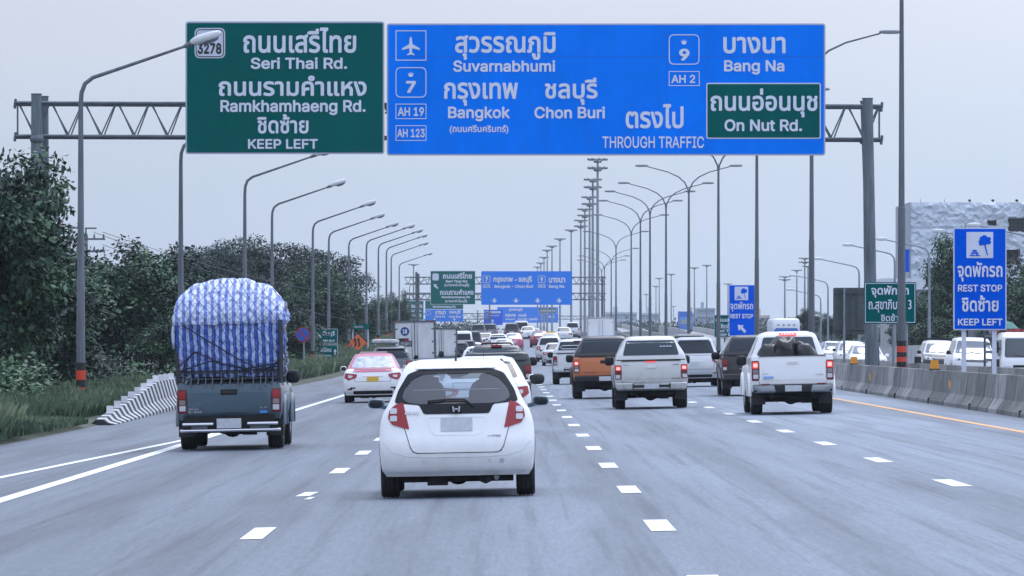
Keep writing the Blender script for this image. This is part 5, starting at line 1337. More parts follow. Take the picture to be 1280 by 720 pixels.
m.build('rope_ends', mat('rope_tail', (.12, .14, .17), rough=.95), tr)
m = MB()
for k in range(26):
    z = 1.25 + k * .045; m.ell((.93 + random.uniform(-.02, .03), .1 + random.uniform(0, .3), z), (.03, .05, .025 + random.random() * .03), n=6, m=4)
m.build('lashing_knots', mat('lashing_grey', (.25, .27, .36), rough=.9), tr)
MB().box(.84, .90, -.02, .04, 1.12, 2.12).build('lashing_pole', CAGE, tr, smooth=False)

# right-hand white pickup with black bags
r, Bed, Cab = pickup(992, 117.6, 'white pickup in the right lane with brake lights lit and black bags in its bed', P_WHITE, w_=.90, tail=1.27, roof=1.80, lamps='tall', lit=True, bumper='grey', handle='chrome', bedhollow=True, step_z=.60, top_lamp=True,
                     glass=mat('rear_glass_grey', (.03, .05, .065), rough=.08, coat=.0, spec=.5), wheel_r=.385,
                     texts=(('ISUZU', -.66, -.53, .875, .895, GREYT), ('V-CROSS', .50, .66, .845, .868, GREYT)))
MB().box(-.64, -.42, -.03, -.012, .785, .83).build('sticker', mat('sticker_pale_blue', (.2, .42, .75)), r, smooth=False)
for s_ in (-1, 1): MB().box(s_ * .6 - .09, s_ * .6 + .09, -.125, -.105, .645, .672).build('bumper_reflector', DRED, r, smooth=False)
BAG = mat('black_bag_film', (.012, .013, .016), rough=.32, coat=.2, bump=.9, bscale=9)
bl = r.location
for (x, y, z, rx, ry_, rz_, lab) in ((-.48, .85, 1.27, .27, .3, .25, 'slumped black bag at the left corner of the white pickup bed'), (-.16, .75, 1.36, .27, .32, .33, 'tallest crumpled black bag in the middle of the white pickup bed'), (.30, .8, 1.30, .26, .3, .24, 'low black bag sloping to the right in the white pickup bed')):
    b = MB().ell((0, 0, 0), (rx, ry_, rz_), n=22, m=16, e=.8)
    o = b.build('black_bag', BAG, None, loc=(bl.x + x, bl.y + y, bl.z + z), ang=50)
    for v in o.data.vertices:
        q = noise.noise(v.co * 5 + Vector((x * 7, 0, 0))) * .28 + abs(noise.noise(v.co * 11)) * .15; v.co *= 1 + q
        if x > 0: v.co.z -= v.co.x * .45
        if x < -.4: v.co.z += v.co.x * .3
    tag(o, lab, 'bag', 'black bags in the pickup bed')

# silver pickup with canopy
r, Bed, Cab = pickup(815, 132, 'dusty silver pickup with matching canopy and lit brake lights, centre right', P_SILVER, w_=.895, tail=1.17, roof=1.74, canopy='flush', lamps='half', lit=True, bumper='step', handle='chrome', step_z=.59, top_lamp=True,
                     glass=mat('canopy_glass', (.02, .036, .046), rough=.08, spec=.4), texts=(('TOYOTA', -.68, -.54, 1.06, 1.08, STEELD), ('VIGO', .52, .68, 1.055, 1.085, STEELD), ('PRERUNNER', .5, .7, .72, .745, STEELD)), wheel_r=.37)
st = mat('window_sticker', (.55, .6, .68), rough=.6)
for (a, c, z0, z1) in ((.22, .52, 1.50, 1.53), (.34, .56, 1.40, 1.44)):
    for k in range(4): MB().box(a + (c - a) * k / 4, a + (c - a) * (k + .8) / 4, .14, .15, z0, z1).build('sticker', st, r, smooth=False)
# copper orange pickup
r, Bed, Cab = pickup(757, 158, 'copper orange pickup with black roll canopy, left of the silver pickup', P_ORANGE, w_=.925, tail=1.22, roof=1.80, canopy='flush', canopy_mat=P_BLACK, lamps='tall', lit=True, bumper='black', handle='black', step_z=.62, wheel_r=.39,
                     texts=(('RANGER', -.62, -.28, .76, .79, mat('badge_brown', (.16, .05, .02))),))
for x in (-.42, .36):
    for k in range(5): MB().box(x - .14 + k * .06, x - .1 + k * .06, .13, .14, 1.42 + (k % 2) * .01, 1.455).build('sticker', st, r, smooth=False)
# white pickup with dark canopy
r, Bed, Cab = pickup(720, 215, 'white pickup with black canopy and chrome stripe, ahead of the orange pickup', P_WHITE2, w_=.90, tail=1.22, roof=1.76, canopy='flush', canopy_mat=P_WHITE2, lamps='tall', lit=False, bumper='step', handle='chrome', step_z=.62)
MB().tube([(-.5, .08, 1.53), (.5, .08, 1.53), (.62, .08, 1.46), (.5, .08, 1.40), (-.5, .08, 1.40), (-.62, .08, 1.46), (-.5, .08, 1.53)], .016, n=6).build('chrome_stripe', CHROME, r)
MB().box(-.06, .5, .25, .3, 1.66, 1.72).build('high_brake_light', DRED, r, smooth=False)
# dark pickup right
r, Bed, Cab = pickup(941, 158, 'black pickup with dark canopy between silver wagon and white pickup', P_BLACK, w_=.875, tail=1.17, roof=1.74, canopy='flush', lamps='half', lit=False, bumper='step', handle=None, step_z=.60,
                     texts=(('TRITON', -.38, -.17, .77, .80, GREYT),))
# dark grey pickup / wagon ahead of the white sedan
r, Bed, Cab = pickup(622, 141, 'dark grey pickup with canopy and high red lamp ahead of the white saloon', P_DKGREY, w_=.90, tail=1.20, roof=1.60, canopy='flush', lamps='half', lit=False, bumper='step', handle=None, step_z=.6, glass=mat('canopy_glass_blue', (.02, .036, .05), rough=.07, spec=.4))
MB().box(-.14, .14, .30, .36, 1.575, 1.63).build('high_brake_light', RED, r, smooth=False)
MB().tube([(-.42, .9, 1.62), (-.36, .8, 1.67), (.36, .8, 1.67), (.42, .9, 1.62)], .025, n=6).build('roof_bar', BLK, r)

# ---------------------------------------------------------------- saloons, wagons, vans (rear view or front view)
def car(kind, cx, Z, label, pt, cat='car', roofpt=None, X=None, front=False, w_=.86, h=None, lit=False, glass=GLASS, name=None, group=None, plate=PLATE, lamps=True, back=False, lowtrim=None, k=1.0):
    nm = name or {'saloon': 'saloon_car', 'suv': 'estate_suv', 'van': 'passenger_van', 'minivan': 'passenger_van'}[kind]
    r = root_at(nm, cx, Z, label, cat, group, yaw=math.pi if front else 0, X=X)
    if kind == 'saloon':
        h = h or 1.46
        Lo = Body([(.22, w_ * .92, .12, 4.35, .25, .5), (.35, w_ * .97, .03, 4.45, .28, .55), (.55, w_, .0, 4.5, .3, .6), (.75, w_ * .99, .02, 4.48, .3, .65), (.88, w_ * .96, .06, 4.38, .3, .7), (.96, w_ * .90, .12, 4.1, .28, .9), (1.0, w_ * .82, .22, 3.7, .25, .9)], p=4, sub=3)
        G = Body([(.94, w_ * .90, .62, 3.45, .25, .5), (1.05, w_ * .85, .75, 3.25, .25, .5), (1.2, w_ * .76, .98, 2.95, .22, .45), (h - .1, w_ * .67, 1.22, 2.62, .2, .4), (h - .04, w_ * .61, 1.36, 2.45, .2, .35), (h, w_ * .42, 1.6, 2.2, .15, .3)], p=4, sub=3)
        wz0, wz1 = 1.03, h - .10; L = 4.5; wr = .315; rear_axle, front_axle = .95, 3.6
    elif kind == 'suv':
        h = h or 1.80
        Lo = Body([(.30, w_ * .92, .10, 4.45, .22, .5), (.45, w_ * .98, .02, 4.6, .25, .55), (.70, w_, .0, 4.65, .28, .6), (.95, w_ * .985, .03, 4.6, .28, .6), (1.08, w_ * .95, .07, 4.3, .26, .8), (1.13, w_ * .90, .10, 3.7, .25, .8)], p=4, sub=3)
        G = Body([(1.08, w_ * .93, .09, 3.6, .25, .5), (1.2, w_ * .88, .12, 3.4, .24, .5), (1.4, w_ * .80, .22, 3.1, .22, .45), (h - .14, w_ * .72, .34, 2.85, .2, .4), (h - .05, w_ * .66, .42, 2.65, .2, .35), (h, w_ * .46, .7, 2.4, .15, .3)], p=4, sub=3)
        wz0, wz1 = 1.18, h - .14; L = 4.65; wr = .365; rear_axle, front_axle = .95, 3.7
    else:
        h = h or 2.05
        Lo = Body([(.28, w_ * .93, .08, 4.6, .15, .4), (.45, w_ * .99, .02, 4.75, .18, .45), (.80, w_, .0, 4.8, .18, .45), (1.05, w_ * .995, .01, 4.6, .18, .5), (1.15, w_ * .98, .02, 4.4, .18, .5)], p=5, sub=3)
        G = Body([(1.12, w_ * .975, .02, 4.3, .18, .5), (1.5, w_ * .93, .06, 3.9, .18, .45), (h - .2, w_ * .86, .14, 3.5, .18, .4), (h - .06, w_ * .80, .22, 3.25, .18, .35), (h, w_ * .62, .4, 3.0, .15, .3)], p=5, sub=3)
        wz0, wz1 = 1.2, h - .2; L = 4.8; wr = .33; rear_axle, front_axle = .95, 3.8
    Lo.mb(12).build('body', pt, r, ang=32); G.mb(12).build('roof', roofpt or pt, r, ang=32)
    wr_ = lambda z, f=.86: G.lev(z)[1] * f
    G.panel('rear_window', 'rear', rounded([(-wr_(wz0), wz0), (wr_(wz0), wz0), (wr_(wz1), wz1), (-wr_(wz1), wz1)], .07), glass, r, off=.010, th=.02, step=.1)
    G.panel('windscreen', 'front', rounded([(-wr_(wz0, .9), wz0), (wr_(wz0, .9), wz0), (wr_(wz1, .9), wz1), (-wr_(wz1, .9), wz1)], .06), glass if not front else GLASSF, r, off=.010, th=.02, step=.1)
    ya, yb = G.lev(wz0)[2] + .25, G.lev(wz0)[3] - .35; yc, yd = G.lev(wz1)[2] + .25, G.lev(wz1)[3] - .25
    for sd_ in ('left', 'right'): G.panel('side_window', sd_, rounded([(ya, wz0 + .02), (yb, wz0 + .02), (yd, wz1), (yc, wz1)], .05), glass, r, off=.006, th=.02, step=.2)
    if not front:
        zt = {'saloon': .90, 'suv': 1.02}.get(kind, 1.0)
        if kind == 'saloon': shp = [(w_ * .52, zt - .06), (w_ * .93, zt - .02), (w_ * .96, zt - .16), (w_ * .82, zt - .24), (w_ * .56, zt - .16)]
        elif kind == 'suv': shp = [(w_ * .68, zt + .05), (w_ * .93, zt + .10), (w_ * .985, zt - .12), (w_ * .86, zt - .22), (w_ * .66, zt - .10)]
        else: shp = [(w_ * .84, 1.12), (w_ * .975, 1.12), (w_ * .985, .74), (w_ * .84, .74)]
        for s_ in (1, -1):
            f = (lambda p: p) if s_ == 1 else mir; q = shp if fc(shp) > 0 else shp[::-1]
            o = Lo.panel('tail_lamp', 'rear', rounded(f(q), .02), REDLIT if lit else RED, r, off=.014, th=.03, step=.05)
            cxm = sum(p[0] for p in q) / len(q); czm = sum(p[1] for p in q) / len(q)
            Lo.panel('lamp_lens', 'rear', rounded(f([(cxm + (x - cxm) * .38, czm + (z - czm) * .42) for x, z in q]), .01), CLEAR, o, off=.02, th=.01, step=.04)
        zt0 = zt - .12
        tgp = {'saloon': [(-w_ * .60, .62), (w_ * .60, .62), (w_ * .66, .955), (-w_ * .66, .955)], 'suv': [(-w_ * .72, .62), (w_ * .72, .62), (w_ * .80, 1.10), (-w_ * .80, 1.10)]}.get(kind, [(-w_ * .8, .45), (w_ * .8, .45), (w_ * .8, 1.12), (-w_ * .8, 1.12)])
        Lo.line('rear', tgp + [tgp[0]], .001, .005).build('boot_seam', SEAM, r)
        zp = {'saloon': .70, 'suv': .82}.get(kind, .62)
        Lo.panel('plate_garnish', 'rear', rounded(rect(-.30, .30, zp + .07, zp + .105), .01), CHROME, r, off=.014, th=.02)
        Lo.panel('number_plate', 'rear', rect(-.17, .17, zp - .08, zp + .07), plate, r, off=.012, th=.01)
        Lo.panel('bumper_insert', 'rear', rounded(rect(-w_ * .66, w_ * .66, Lo.K[0][0] + .03, Lo.K[0][0] + .13), .03), BLK, r, off=.008, th=.02, step=.12)
        for s_ in (1, -1): Lo.panel('bumper_reflector', 'rear', (lambda p: p if s_ == 1 else mir(p))(rect(w_ * .70, w_ * .86, Lo.K[0][0] + .16, Lo.K[0][0] + .20)), DRED, r, off=.008, th=.01)
        if kind == 'suv': G.panel('spoiler', 'rear', rounded(rect(-w_ * .60, w_ * .60, h - .10, h - .03), .02), roofpt or pt, r, off=.09, th=.10, step=.1)
    else:
        zh = {'saloon': .72, 'suv': .92}.get(kind, .85)
        for s_ in (1, -1):
            f = (lambda p: p) if s_ == 1 else mir
            shp = [(w_ * .50, zh - .05), (w_ * .93, zh - .02), (w_ * .90, zh + .12), (w_ * .62, zh + .07)]
            o = Lo.panel('headlight', 'front', rounded(f(shp), .02), CLEAR, r, off=.012, th=.03, step=.06)
            MB().ell((s_ * w_ * .74, Lo.front(w_ * .74, zh + .02) + .005, zh + .025), (.06, .03, .045)).build('bulb', mat('headlight_inner', (.12, .13, .15), rough=.1, coat=1), o)
            Lo.panel('fog_lamp', 'front', rounded(f(rect(w_ * .66, w_ * .84, .42, .52)), .03), BLK, r, off=.01, th=.02)
        Lo.panel('grille', 'front', rounded([(-w_ * .46, zh - .07), (w_ * .46, zh - .07), (w_ * .5, zh + .06), (-w_ * .5, zh + .06)], .03), TRIM, r, off=.010, th=.03, step=.1)
        for z in (zh - .03, zh + .02): Lo.line('front', [(-w_ * .45, z), (w_ * .45, z)], .016, .010).build('grille_bar', CHROME, r)
        Lo.panel('lower_grille', 'front', rounded(rect(-w_ * .5, w_ * .5, .36, .50), .03), BLK, r, off=.010, th=.02, step=.1)
        Lo.panel('number_plate', 'front', rect(-.17, .17, .52, .64), PLATE, r, off=.03, th=.02)
        for x in (-.25, .2): G.line('front', [(x, wz0 + .01), (x + .42, wz0 + .05)], .03, .008).build('wiper', BLK, r)
    underside(r, L, w_ * .72, .17, .42)
    for y in (rear_axle, front_axle):
        arch(r, Lo, y, wr + .06, wr + .0)
        for s_ in (-1, 1): wheel(r, s_ * (w_ - .12), y, wr, .21, s_)
    for s_ in (-1, 1): mirror(r, s_ * w_ * .98, L - 1.65, (1.0 if kind == 'saloon' else 1.2), s_, pt if kind != 'suv' else BLK, .9, .10, .12)
    return r, Lo, G
GLASSF = mat('windscreen_glass', (.10, .125, .16), rough=.06, coat=1.0, spec=.8)

# pink and white taxi
r, Lo, G = car('saloon', 466.5, 160, 'white-bodied taxi with pink roof and yellow number plate, left lane', P_WHITE, 'taxi', roofpt=P_PINK, w_=.875, h=1.46, plate=PLATEY, glass=mat('sunshade_window', (.42, .47, .55), rough=.35, nscale=5, namt=.45))
Lo.panel('pink_boot_band', 'rear', rounded([(-.52, .905), (.52, .905), (.58, .965), (-.58, .965)], .02), P_PINK, r, off=.016, th=.02, step=.06)
Lo.line('rear', [(-.55, .985), (.55, .985)], .03, .016).build('boot_spoiler', P_PINK, r)
b = MB().box(-.40, .40, 1.6, 1.75, 1.455, 1.50); b.build('taxi_roof_sign', mat('roof_sign_pale', (.55, .5, .52)), r, smooth=False)
for s_ in (-1, 1): Lo.panel('vent_reflector', 'rear', rounded((lambda p: p if s_ == 1 else mir(p))(rect(.52, .68, .42, .455)), .01), SEAM, r, off=.012, th=.01)
# white saloon hidden behind the hatchback
r, Lo, G = car('saloon', 606, 99, 'white saloon mostly hidden behind the white hatchback, red tail lamp showing', P_WHITE, w_=.86, h=1.43)
MB().cyl((-.0, 1.6, 1.42), (-.0, 1.5, 1.55), .008, .004, n=6).build('antenna', BLK, r)
for s_ in (1, ): MB().ell((.99, 2.85, .98), (.14, .08, .10), e=.7).build('mirror_cover', BLK, r)
# grey wagon with roof box behind the taxi
r, Lo, G = car('suv', 489, 213, 'mid grey wagon with pale roof rack load just ahead of the pink taxi', P_MIDGREY, w_=.90, h=1.66, glass=GLASS)
for s_ in (-1, 1): MB().tube([(s_ * .6, .4, 1.65), (s_ * .6, .5, 1.72), (s_ * .6, 2.6, 1.72)], .025, n=6).build('roof_rail', STEELD, r)
rb = empty('roof_load', (r.location.x, r.location.y + .9, r.location.z + 1.75), 'flat pale wrapped load on the roof of the grey wagon', 'cargo load'); MB().ell((-.25, .4, .08), (.55, .6, .10), e=.5).build('wrapped_bundle', mat('pale_wrap', (.45, .46, .48), rough=.7, nscale=4, namt=.3), rb)
MB().tube([(-.8, .4, .0), (.3, .4, .18)], .02, n=5).build('strap', BLK, rb)
# silver SUV
r, Lo, G = car('suv', 869, 192, 'silver sport wagon behind the silver pickup, in the third lane', P_SILVER2, w_=.92, h=1.76, glass=GLASS)
r, Lo, G = car('suv', 863, 236, 'dark tall wagon whose roof shows above the silver wagon', P_DKGREY, w_=.92, h=1.93)
r, Lo, G = car('suv', 602, 222, 'white compact car left of the dark grey pickup', P_WHITE, w_=.86, h=1.58)
r, Lo, G = car('suv', 687, 378, 'white wagon in the centre lane ahead of the silver saloon', P_WHITE2, w_=.93, h=1.76)
r, Lo, G = car('saloon', 695, 350, 'silver saloon with red lamps left of the white canopied pickup', P_SILVER2, w_=.88, h=1.48)
r, Lo, G = car('saloon', 689, 455, 'taxi with pale yellow roof above the white wagon', P_WHITE2, 'taxi', roofpt=P_YELLOW, w_=.87, h=1.50, glass=mat('pale_window', (.4, .44, .48), rough=.2))
MB().box(-.3, .3, 1.6, 1.75, 1.49, 1.58).build('taxi_roof_sign', P_YELLOW, r, smooth=False)
r, Lo, G = car('saloon', 675, 478, 'dark red car beyond the yellow-roofed taxi', P_RED, w_=.88, h=1.50, glass=GLASSL)
r, Lo, G = car('suv', 623, 440, 'white car with dark window far ahead under the blue distant signs', P_WHITE, w_=.88, h=1.62)
r, Lo, G = car('saloon', 630, 408, 'orange and white taxi far ahead, roof above the dark grey pickup', P_TAXIORANGE, 'taxi', roofpt=P_WHITE2, w_=.87, h=1.5, glass=GLASSL)
r, Lo, G = car('saloon', 642, 460, 'small pink taxi in the far queue right of the orange one', P_PINK, 'taxi', roofpt=P_WHITE2, w_=.87, h=1.5, glass=GLASSL)
r, Lo, G = car('saloon', 790, 385, 'yellow-orange taxi roof between the box truck and the silver pickup', P_YELLOW, 'taxi', roofpt=P_TAXIORANGE, w_=.88, h=1.52, X=8.9)
MB().box(-.3, .3, 1.6, 1.75, 1.5, 1.58).build('taxi_roof_sign', P_YELLOW, r, smooth=False)
r, Lo, G = car('van', 576, 375, 'white passenger van far left behind the small box truck', P_WHITE, 'van', w_=.92, h=2.28)
r, Lo, G = car('suv', 571.5, 322, 'black wagon squeezed right of the small box truck', P_BLACK, w_=.90, h=1.75)
r, Lo, G = car('suv', 581, 345, 'dark blue wagon right of the black wagon', paint('paint_navy', (.02, .03, .06), metal=.2), w_=.92, h=1.78)
r, Lo, G = car('saloon', 591, 372, 'silver-white car beside the white van far left', P_SILVER2, w_=.88, h=1.5)
r, Lo, G = car('suv', 590, 430, 'dark tall car just right of the white van roof', P_DKGREY, w_=.92, h=1.95)
# farther queue
FQ = [('suv', 640, 560, P_DKGREY, 'dark wagon in the far queue below the small blue sign'), ('van', 652, 600, P_WHITE2, 'pale van in the far queue near the centre'), ('saloon', 606, 470, P_SILVER2, 'silver car in the far queue, left lane'), ('suv', 613, 600, P_MIDGREY, 'grey car in the far queue under the left edge of blue sign'),
      ('saloon', 660, 560, P_WHITE, 'white car far ahead left of the red car'), ('suv', 598, 560, P_MIDGREY, 'grey car far ahead near the left edge'), ('saloon', 668, 690, P_WHITE2, 'tiny white car at the far end of the centre lane'), ('saloon', 705, 520, P_WHITE2, 'white roof showing left of the canopied white pickup'), ('suv', 716, 600, P_SILVER2, 'silver wagon roof far off above the white pickup')]
for k, px, Zq, pq, lab in FQ: car(k, px, Zq, lab, pq, group='far queue of cars')

# box trucks
BOXM = mat('box_panel', (.60, .61, .62), rough=.5, nscale=1.5, namt=.15); BOXF = mat('box_frame', (.10, .12, .14), rough=.5, metal=.3)
def boxtruck(cx, Z, label, w_, z0, z1, X=None, pale=False, number=None, lowpt=P_WHITE2):
    r = root_at('box_truck', cx, Z, label, 'truck', X=X)
    MB().box(-w_, w_, 0, 2.9, z0, z1).build('box', BOXM if not pale else mat('box_panel_pale', (.78, .79, .80), rough=.5, nscale=1, namt=.08), r, smooth=False)
    fr = BOXF if not pale else mat('box_frame_pale', (.45, .46, .48), rough=.5)
    for s_ in (-1, 1):
        MB().box(s_ * w_ - .04, s_ * w_ + .04, -.05, .03, z0, z1 + .03).build('corner_post', fr, r, smooth=False)
        d = MB().box(min(s_ * .02, s_ * (w_ - .06)), max(s_ * .02, s_ * (w_ - .06)), -.03, -.003, z0 + .08, z1 - .06).build('rear_door', BOXM if not pale else MATS['box_panel_pale'], r, smooth=False)
        MB().cyl((s_ * .12, -.05, z0 + .1), (s_ * .12, -.05, z1 - .1), .018, n=6).build('lock_rod', CHROME if not pale else fr, d)
        for z in (z0 + .3, z0 + .8, z1 - .3): MB().box(s_ * (w_ - .1) - .05, s_ * (w_ - .1) + .05, -.045, -.03, z - .03, z + .03).build('hinge', fr, d, smooth=False)
    MB().box(-w_ - .05, w_ + .05, -.06, .04, z1, z1 + .07).build('top_rail', fr, r, smooth=False); MB().box(-w_ - .05, w_ + .05, -.06, .04, z0 - .06, z0 + .02).build('bottom_rail', fr, r, smooth=False)
    if not pale: MB().box(-.015, .015, -.045, 0, z0, z1).build('door_joint', fr, r, smooth=False)
    MB().cyl((-w_ + .12, -.08, z1 + .03), (-w_ + .2, -.08, z1 + .03), .03, n=8).cyl((w_ - .2, -.08, z1 + .03), (w_ - .12, -.08, z1 + .03), .03, n=8).build('marker_lamp', RED, r)
    Lo = Body([(.45, .84, .1, 4.9, .1, .5), (.6, .88, .02, 5.0, .12, .5), (.95, .88, .02, 5.0, .12, .6), (z0 - .08, .86, .04, 4.6, .1, .6)], p=5, sub=2)
    Lo.mb(8).build('body', lowpt, r, ang=30)
    Cb = Body([(.95, .85, 2.95, 4.8, .1, .5), (1.3, .80, 2.95, 4.4, .1, .5), (1.75, .66, 3.0, 4.1, .1, .4)], p=4, sub=2); Cb.mb(8).build('cab', lowpt, r, ang=30)
    for s_ in (1, -1): Lo.panel('tail_lamp', 'rear', (lambda p: p if s_ == 1 else mir(p))(rect(.74, .86, .66, .98)), DRED, r, off=.02, th=.03)
    Lo.panel('number_plate', 'rear', rect(-.17, .17, .62, .74), PLATE, r, off=.02, th=.02)
    underside(r, 4.8, .6, .3, .5)
    for y in (.98, 4.0):
        arch(r, Lo, y, .44, .38)
        for s_ in (-1, 1): wheel(r, s_ * .76, y, .36, .23, s_)
    for s_ in (-1, 1): mirror(r, s_ * 1.0, 4.0, 1.25, s_, BLK, 1.15, .15, .12)
    return r
r = boxtruck(519.5, 237, 'dented white box truck numbered 18 behind the grey wagon', .89, 1.02, 2.68)
dc = [(-.42 + .19 * math.cos(t), 2.28 + .19 * math.sin(t)) for t in np.linspace(0, 2 * math.pi, 25)[:-1]]
MB().prism(dc, -.045, -.031).build('number_disc', mat('disc_navy', (.01, .04, .20)), r, smooth=False); letters('18', -.52, -.32, 2.18, 2.38, -.056, SWHITE, r, .04)
MB().box(-.68, -.10, -.045, -.031, 1.62, 1.98).build('notice_panel', mat('notice_black', (.015, .015, .02)), r, smooth=False)
MB().box(-.45, -.28, -.055, -.046, 1.86, 1.94).build('notice_mark', RED, r, smooth=False)
for z in (1.68, 1.74, 1.80): MB().box(-.62, -.16, -.052, -.046, z, z + .025).build('notice_line', mat('box_frame_pale', (.45, .46, .48)), r, smooth=False)
MB().box(-.26, -.14, -.055, -.046, 1.88, 1.97).build('notice_label', SWHITE, r, smooth=False)
boxtruck(552.5, 302, 'smaller grey box truck right of the one numbered 18', .86, .98, 2.50)
boxtruck(752, 352, 'plain white square box truck above the orange pickup', .88, 1.05, 3.0, pale=True)

# ---------------------------------------------------------------- oncoming side
r, Lo, G = car('suv', 1207.5, 217, 'white sport wagon facing us behind the blue sign posts', P_WHITE, front=True, w_=.92, h=1.82)
r, Lo, G = car('suv', 1168.5, 240, 'dark fronted wagon with roof bars facing us, left of the white wagon', P_DKGREY, front=True, w_=.90, h=1.74, roofpt=P_WHITE2)
for y in (1.2, 2.0): MB().box(-.62, .62, y, y + .06, 1.76, 1.84).build('roof_bar', BLK, r, smooth=False)
r, Lo, G = car('saloon', 1064, 250, 'white saloon facing us left of the gantry legs', P_WHITE, front=True, w_=.88, h=1.50, X=16.4)
r, Lo, G = car('suv', 1056, 300, 'white wagon facing us behind the white saloon by the grey sign back', P_WHITE2, front=True, w_=.90, h=1.72, X=18.9)
r, Lo, G = car('saloon', 1040, 360, 'small white car just right of the white pickup window pillar', P_WHITE, front=True, w_=.88, h=1.62, X=21.6)
r, Lo, G = car('suv', 1243, 262, 'silver car half hidden between sign post and white lorry', P_SILVER2, front=True, w_=.88, h=1.5, X=22.6)
def lorry():
    Z = 203
    r = empty('lorry', (PX(1272, Z), Z, -.2), 'white lorry cab facing us at the right edge, red items and umbrella on top', 'truck', rz=math.pi)
    K = Body([(.5, 1.0, 2.0, 4.55, .1, .2), (.8, 1.04, 2.0, 4.6, .1, .22), (1.15, 1.04, 2.0, 4.6, .1, .22), (1.35, 1.02, 2.0, 4.55, .1, .22), (2.1, .97, 2.0, 4.35, .1, .22), (2.22, .92, 2.05, 4.2, .1, .25), (2.28, .8, 2.2, 4.0, .1, .25)], p=5, sub=3)
    K.mb(12).build('cab', P_WHITE, r, ang=32)
    K.panel('windscreen', 'front', rounded([(-.90, 1.36), (.90, 1.36), (.86, 2.06), (-.86, 2.06)], .08), mat('windscreen_dark', (.035, .05, .065), rough=.08, coat=1), r, off=.01, th=.02, step=.12)
    K.panel('grille', 'front', rounded(rect(-.6, .6, .86, 1.08), .04), TRIM, r, off=.012, th=.02); K.line('front', [(-.55, .97), (.55, .97)], .02, .02).build('grille_bar', CHROME, r)
    K.panel('bumper', 'front', rounded(rect(-1.0, 1.0, .52, .72), .04), P_WHITE2, r, off=.05, th=.06, step=.12)
    MB().ell((0, K.front(0, .98) + .03, .98), (.11, .03, .07)).build('emblem', AMBER, r)
    for s_ in (1, -1):
        K.panel('headlight', 'front', rounded((lambda p: p if s_ == 1 else mir(p))(rect(.66, .96, .80, 1.04)), .04), CLEAR, r, off=.012, th=.02)
        K.line('front', [(s_ * .1, 1.38), (s_ * .55, 1.44)], .03, .012).build('wiper', BLK, r)
        mirror(r, s_ * 1.08, 4.3, 1.75, s_, BLK, 1.3, .22, .1)
        for y in (3.6, .6): wheel(r, s_ * .85, y, .42, .25, s_)
    for sd_ in ('left', 'right'): K.panel('side_window', sd_, rounded(rect(3.0, 4.1, 1.4, 2.0), .05), GLASS, r, off=.006, th=.02, step=.2)
    MB().box(-1.0, 1.0, -3.0, 1.9, .85, 1.0).build('load_bed', UNDER, r, smooth=False)
    for y in (-2.9, 1.8):
        for s_ in (-1, 1): MB().box(s_ * .97 - .04, s_ * .97 + .04, y - .04, y + .04, 1, 2.4).build('stake', BOXF, r, smooth=False)
    for z in (1.2, 1.5, 1.8, 2.1):
        for s_ in (-1, 1): MB().box(s_ * .97 - .02, s_ * .97 + .02, -2.9, 1.8, z, z + .1).build('side_slat', BOXF, r, smooth=False)
    MB().box(-.75, .75, -.1, .5, .45, .7).build('axle', UNDER, r, smooth=False)
    rl = r.location
    c = empty('red_cargo', (rl.x, rl.y, rl.z + 2.28), 'red crates strapped on the roof of the lorry cab', 'cargo load')
    for k in range(5): MB().box(-.7 + k * .27, -.46 + k * .27, -3.4, -2.9, .0, .10 + .04 * (k % 2)).build('crate', mat('crate_red', (.30, .05, .06), rough=.7), c, smooth=False)
    u = empty('umbrella', (PX(1257, Z), Z + 1.2, rl.z + 1.0), 'half open green umbrella above the lorry cab at the right edge', 'umbrella')
    n = 10; vs = [(0, 0, 1.75)] + [(.62 * math.cos(t * 2 * math.pi / n), .62 * math.sin(t * 2 * math.pi / n), 1.42) for t in range(n)] + [(.36 * math.cos((t + .0) * 2 * math.pi / n), .36 * math.sin(t * 2 * math.pi / n), 1.66) for t in range(n)]
    m = MB(); m.add(vs, [(0, n + 1 + i, n + 1 + (i + 1) % n) for i in range(n)] + [(n + 1 + i, 1 + i, 1 + (i + 1) % n, n + 1 + (i + 1) % n) for i in range(n)]); m.build('canopy', mat('umbrella_green', (.08, .22, .18), rough=.7), u, ang=20)
    MB().cyl((0, 0, 0), (0, 0, 1.76), .02, n=6).build('shaft', STEELD, u)
lorry()
def rackbody():
    Z = 238; r = empty('stake_truck', (PX(1226, Z), Z, -.2), 'dark slatted stake truck body behind the right sign post', 'truck', rz=math.pi)
    for k in range(7): MB().box(-.5, .5, 0, .04, 1.0 + k * .2, 1.1 + k * .2).build('slat', BOXF, r, smooth=False)
    for x in (-.5, .5): MB().box(x - .05, x + .05, -.05, 3, .95, 2.45).build('side_frame', BOXF if x > 0 else mat('crate_red', (.3, .05, .06)), r, smooth=False)
    MB().box(-.5, .5, .05, 3, .7, .95).build('bed', UNDER, r, smooth=False); MB().box(-.46, .46, .3, 2.8, .95, 2.2).build('stacked_goods', mat('goods_dark', (.05, .05, .055), rough=.9, nscale=5, namt=.5), r, smooth=False)
    for s_ in (-1, 1):
        for y in (.7, 2.4): wheel(r, s_ * .42, y, .38, .2, s_)
rackbody()
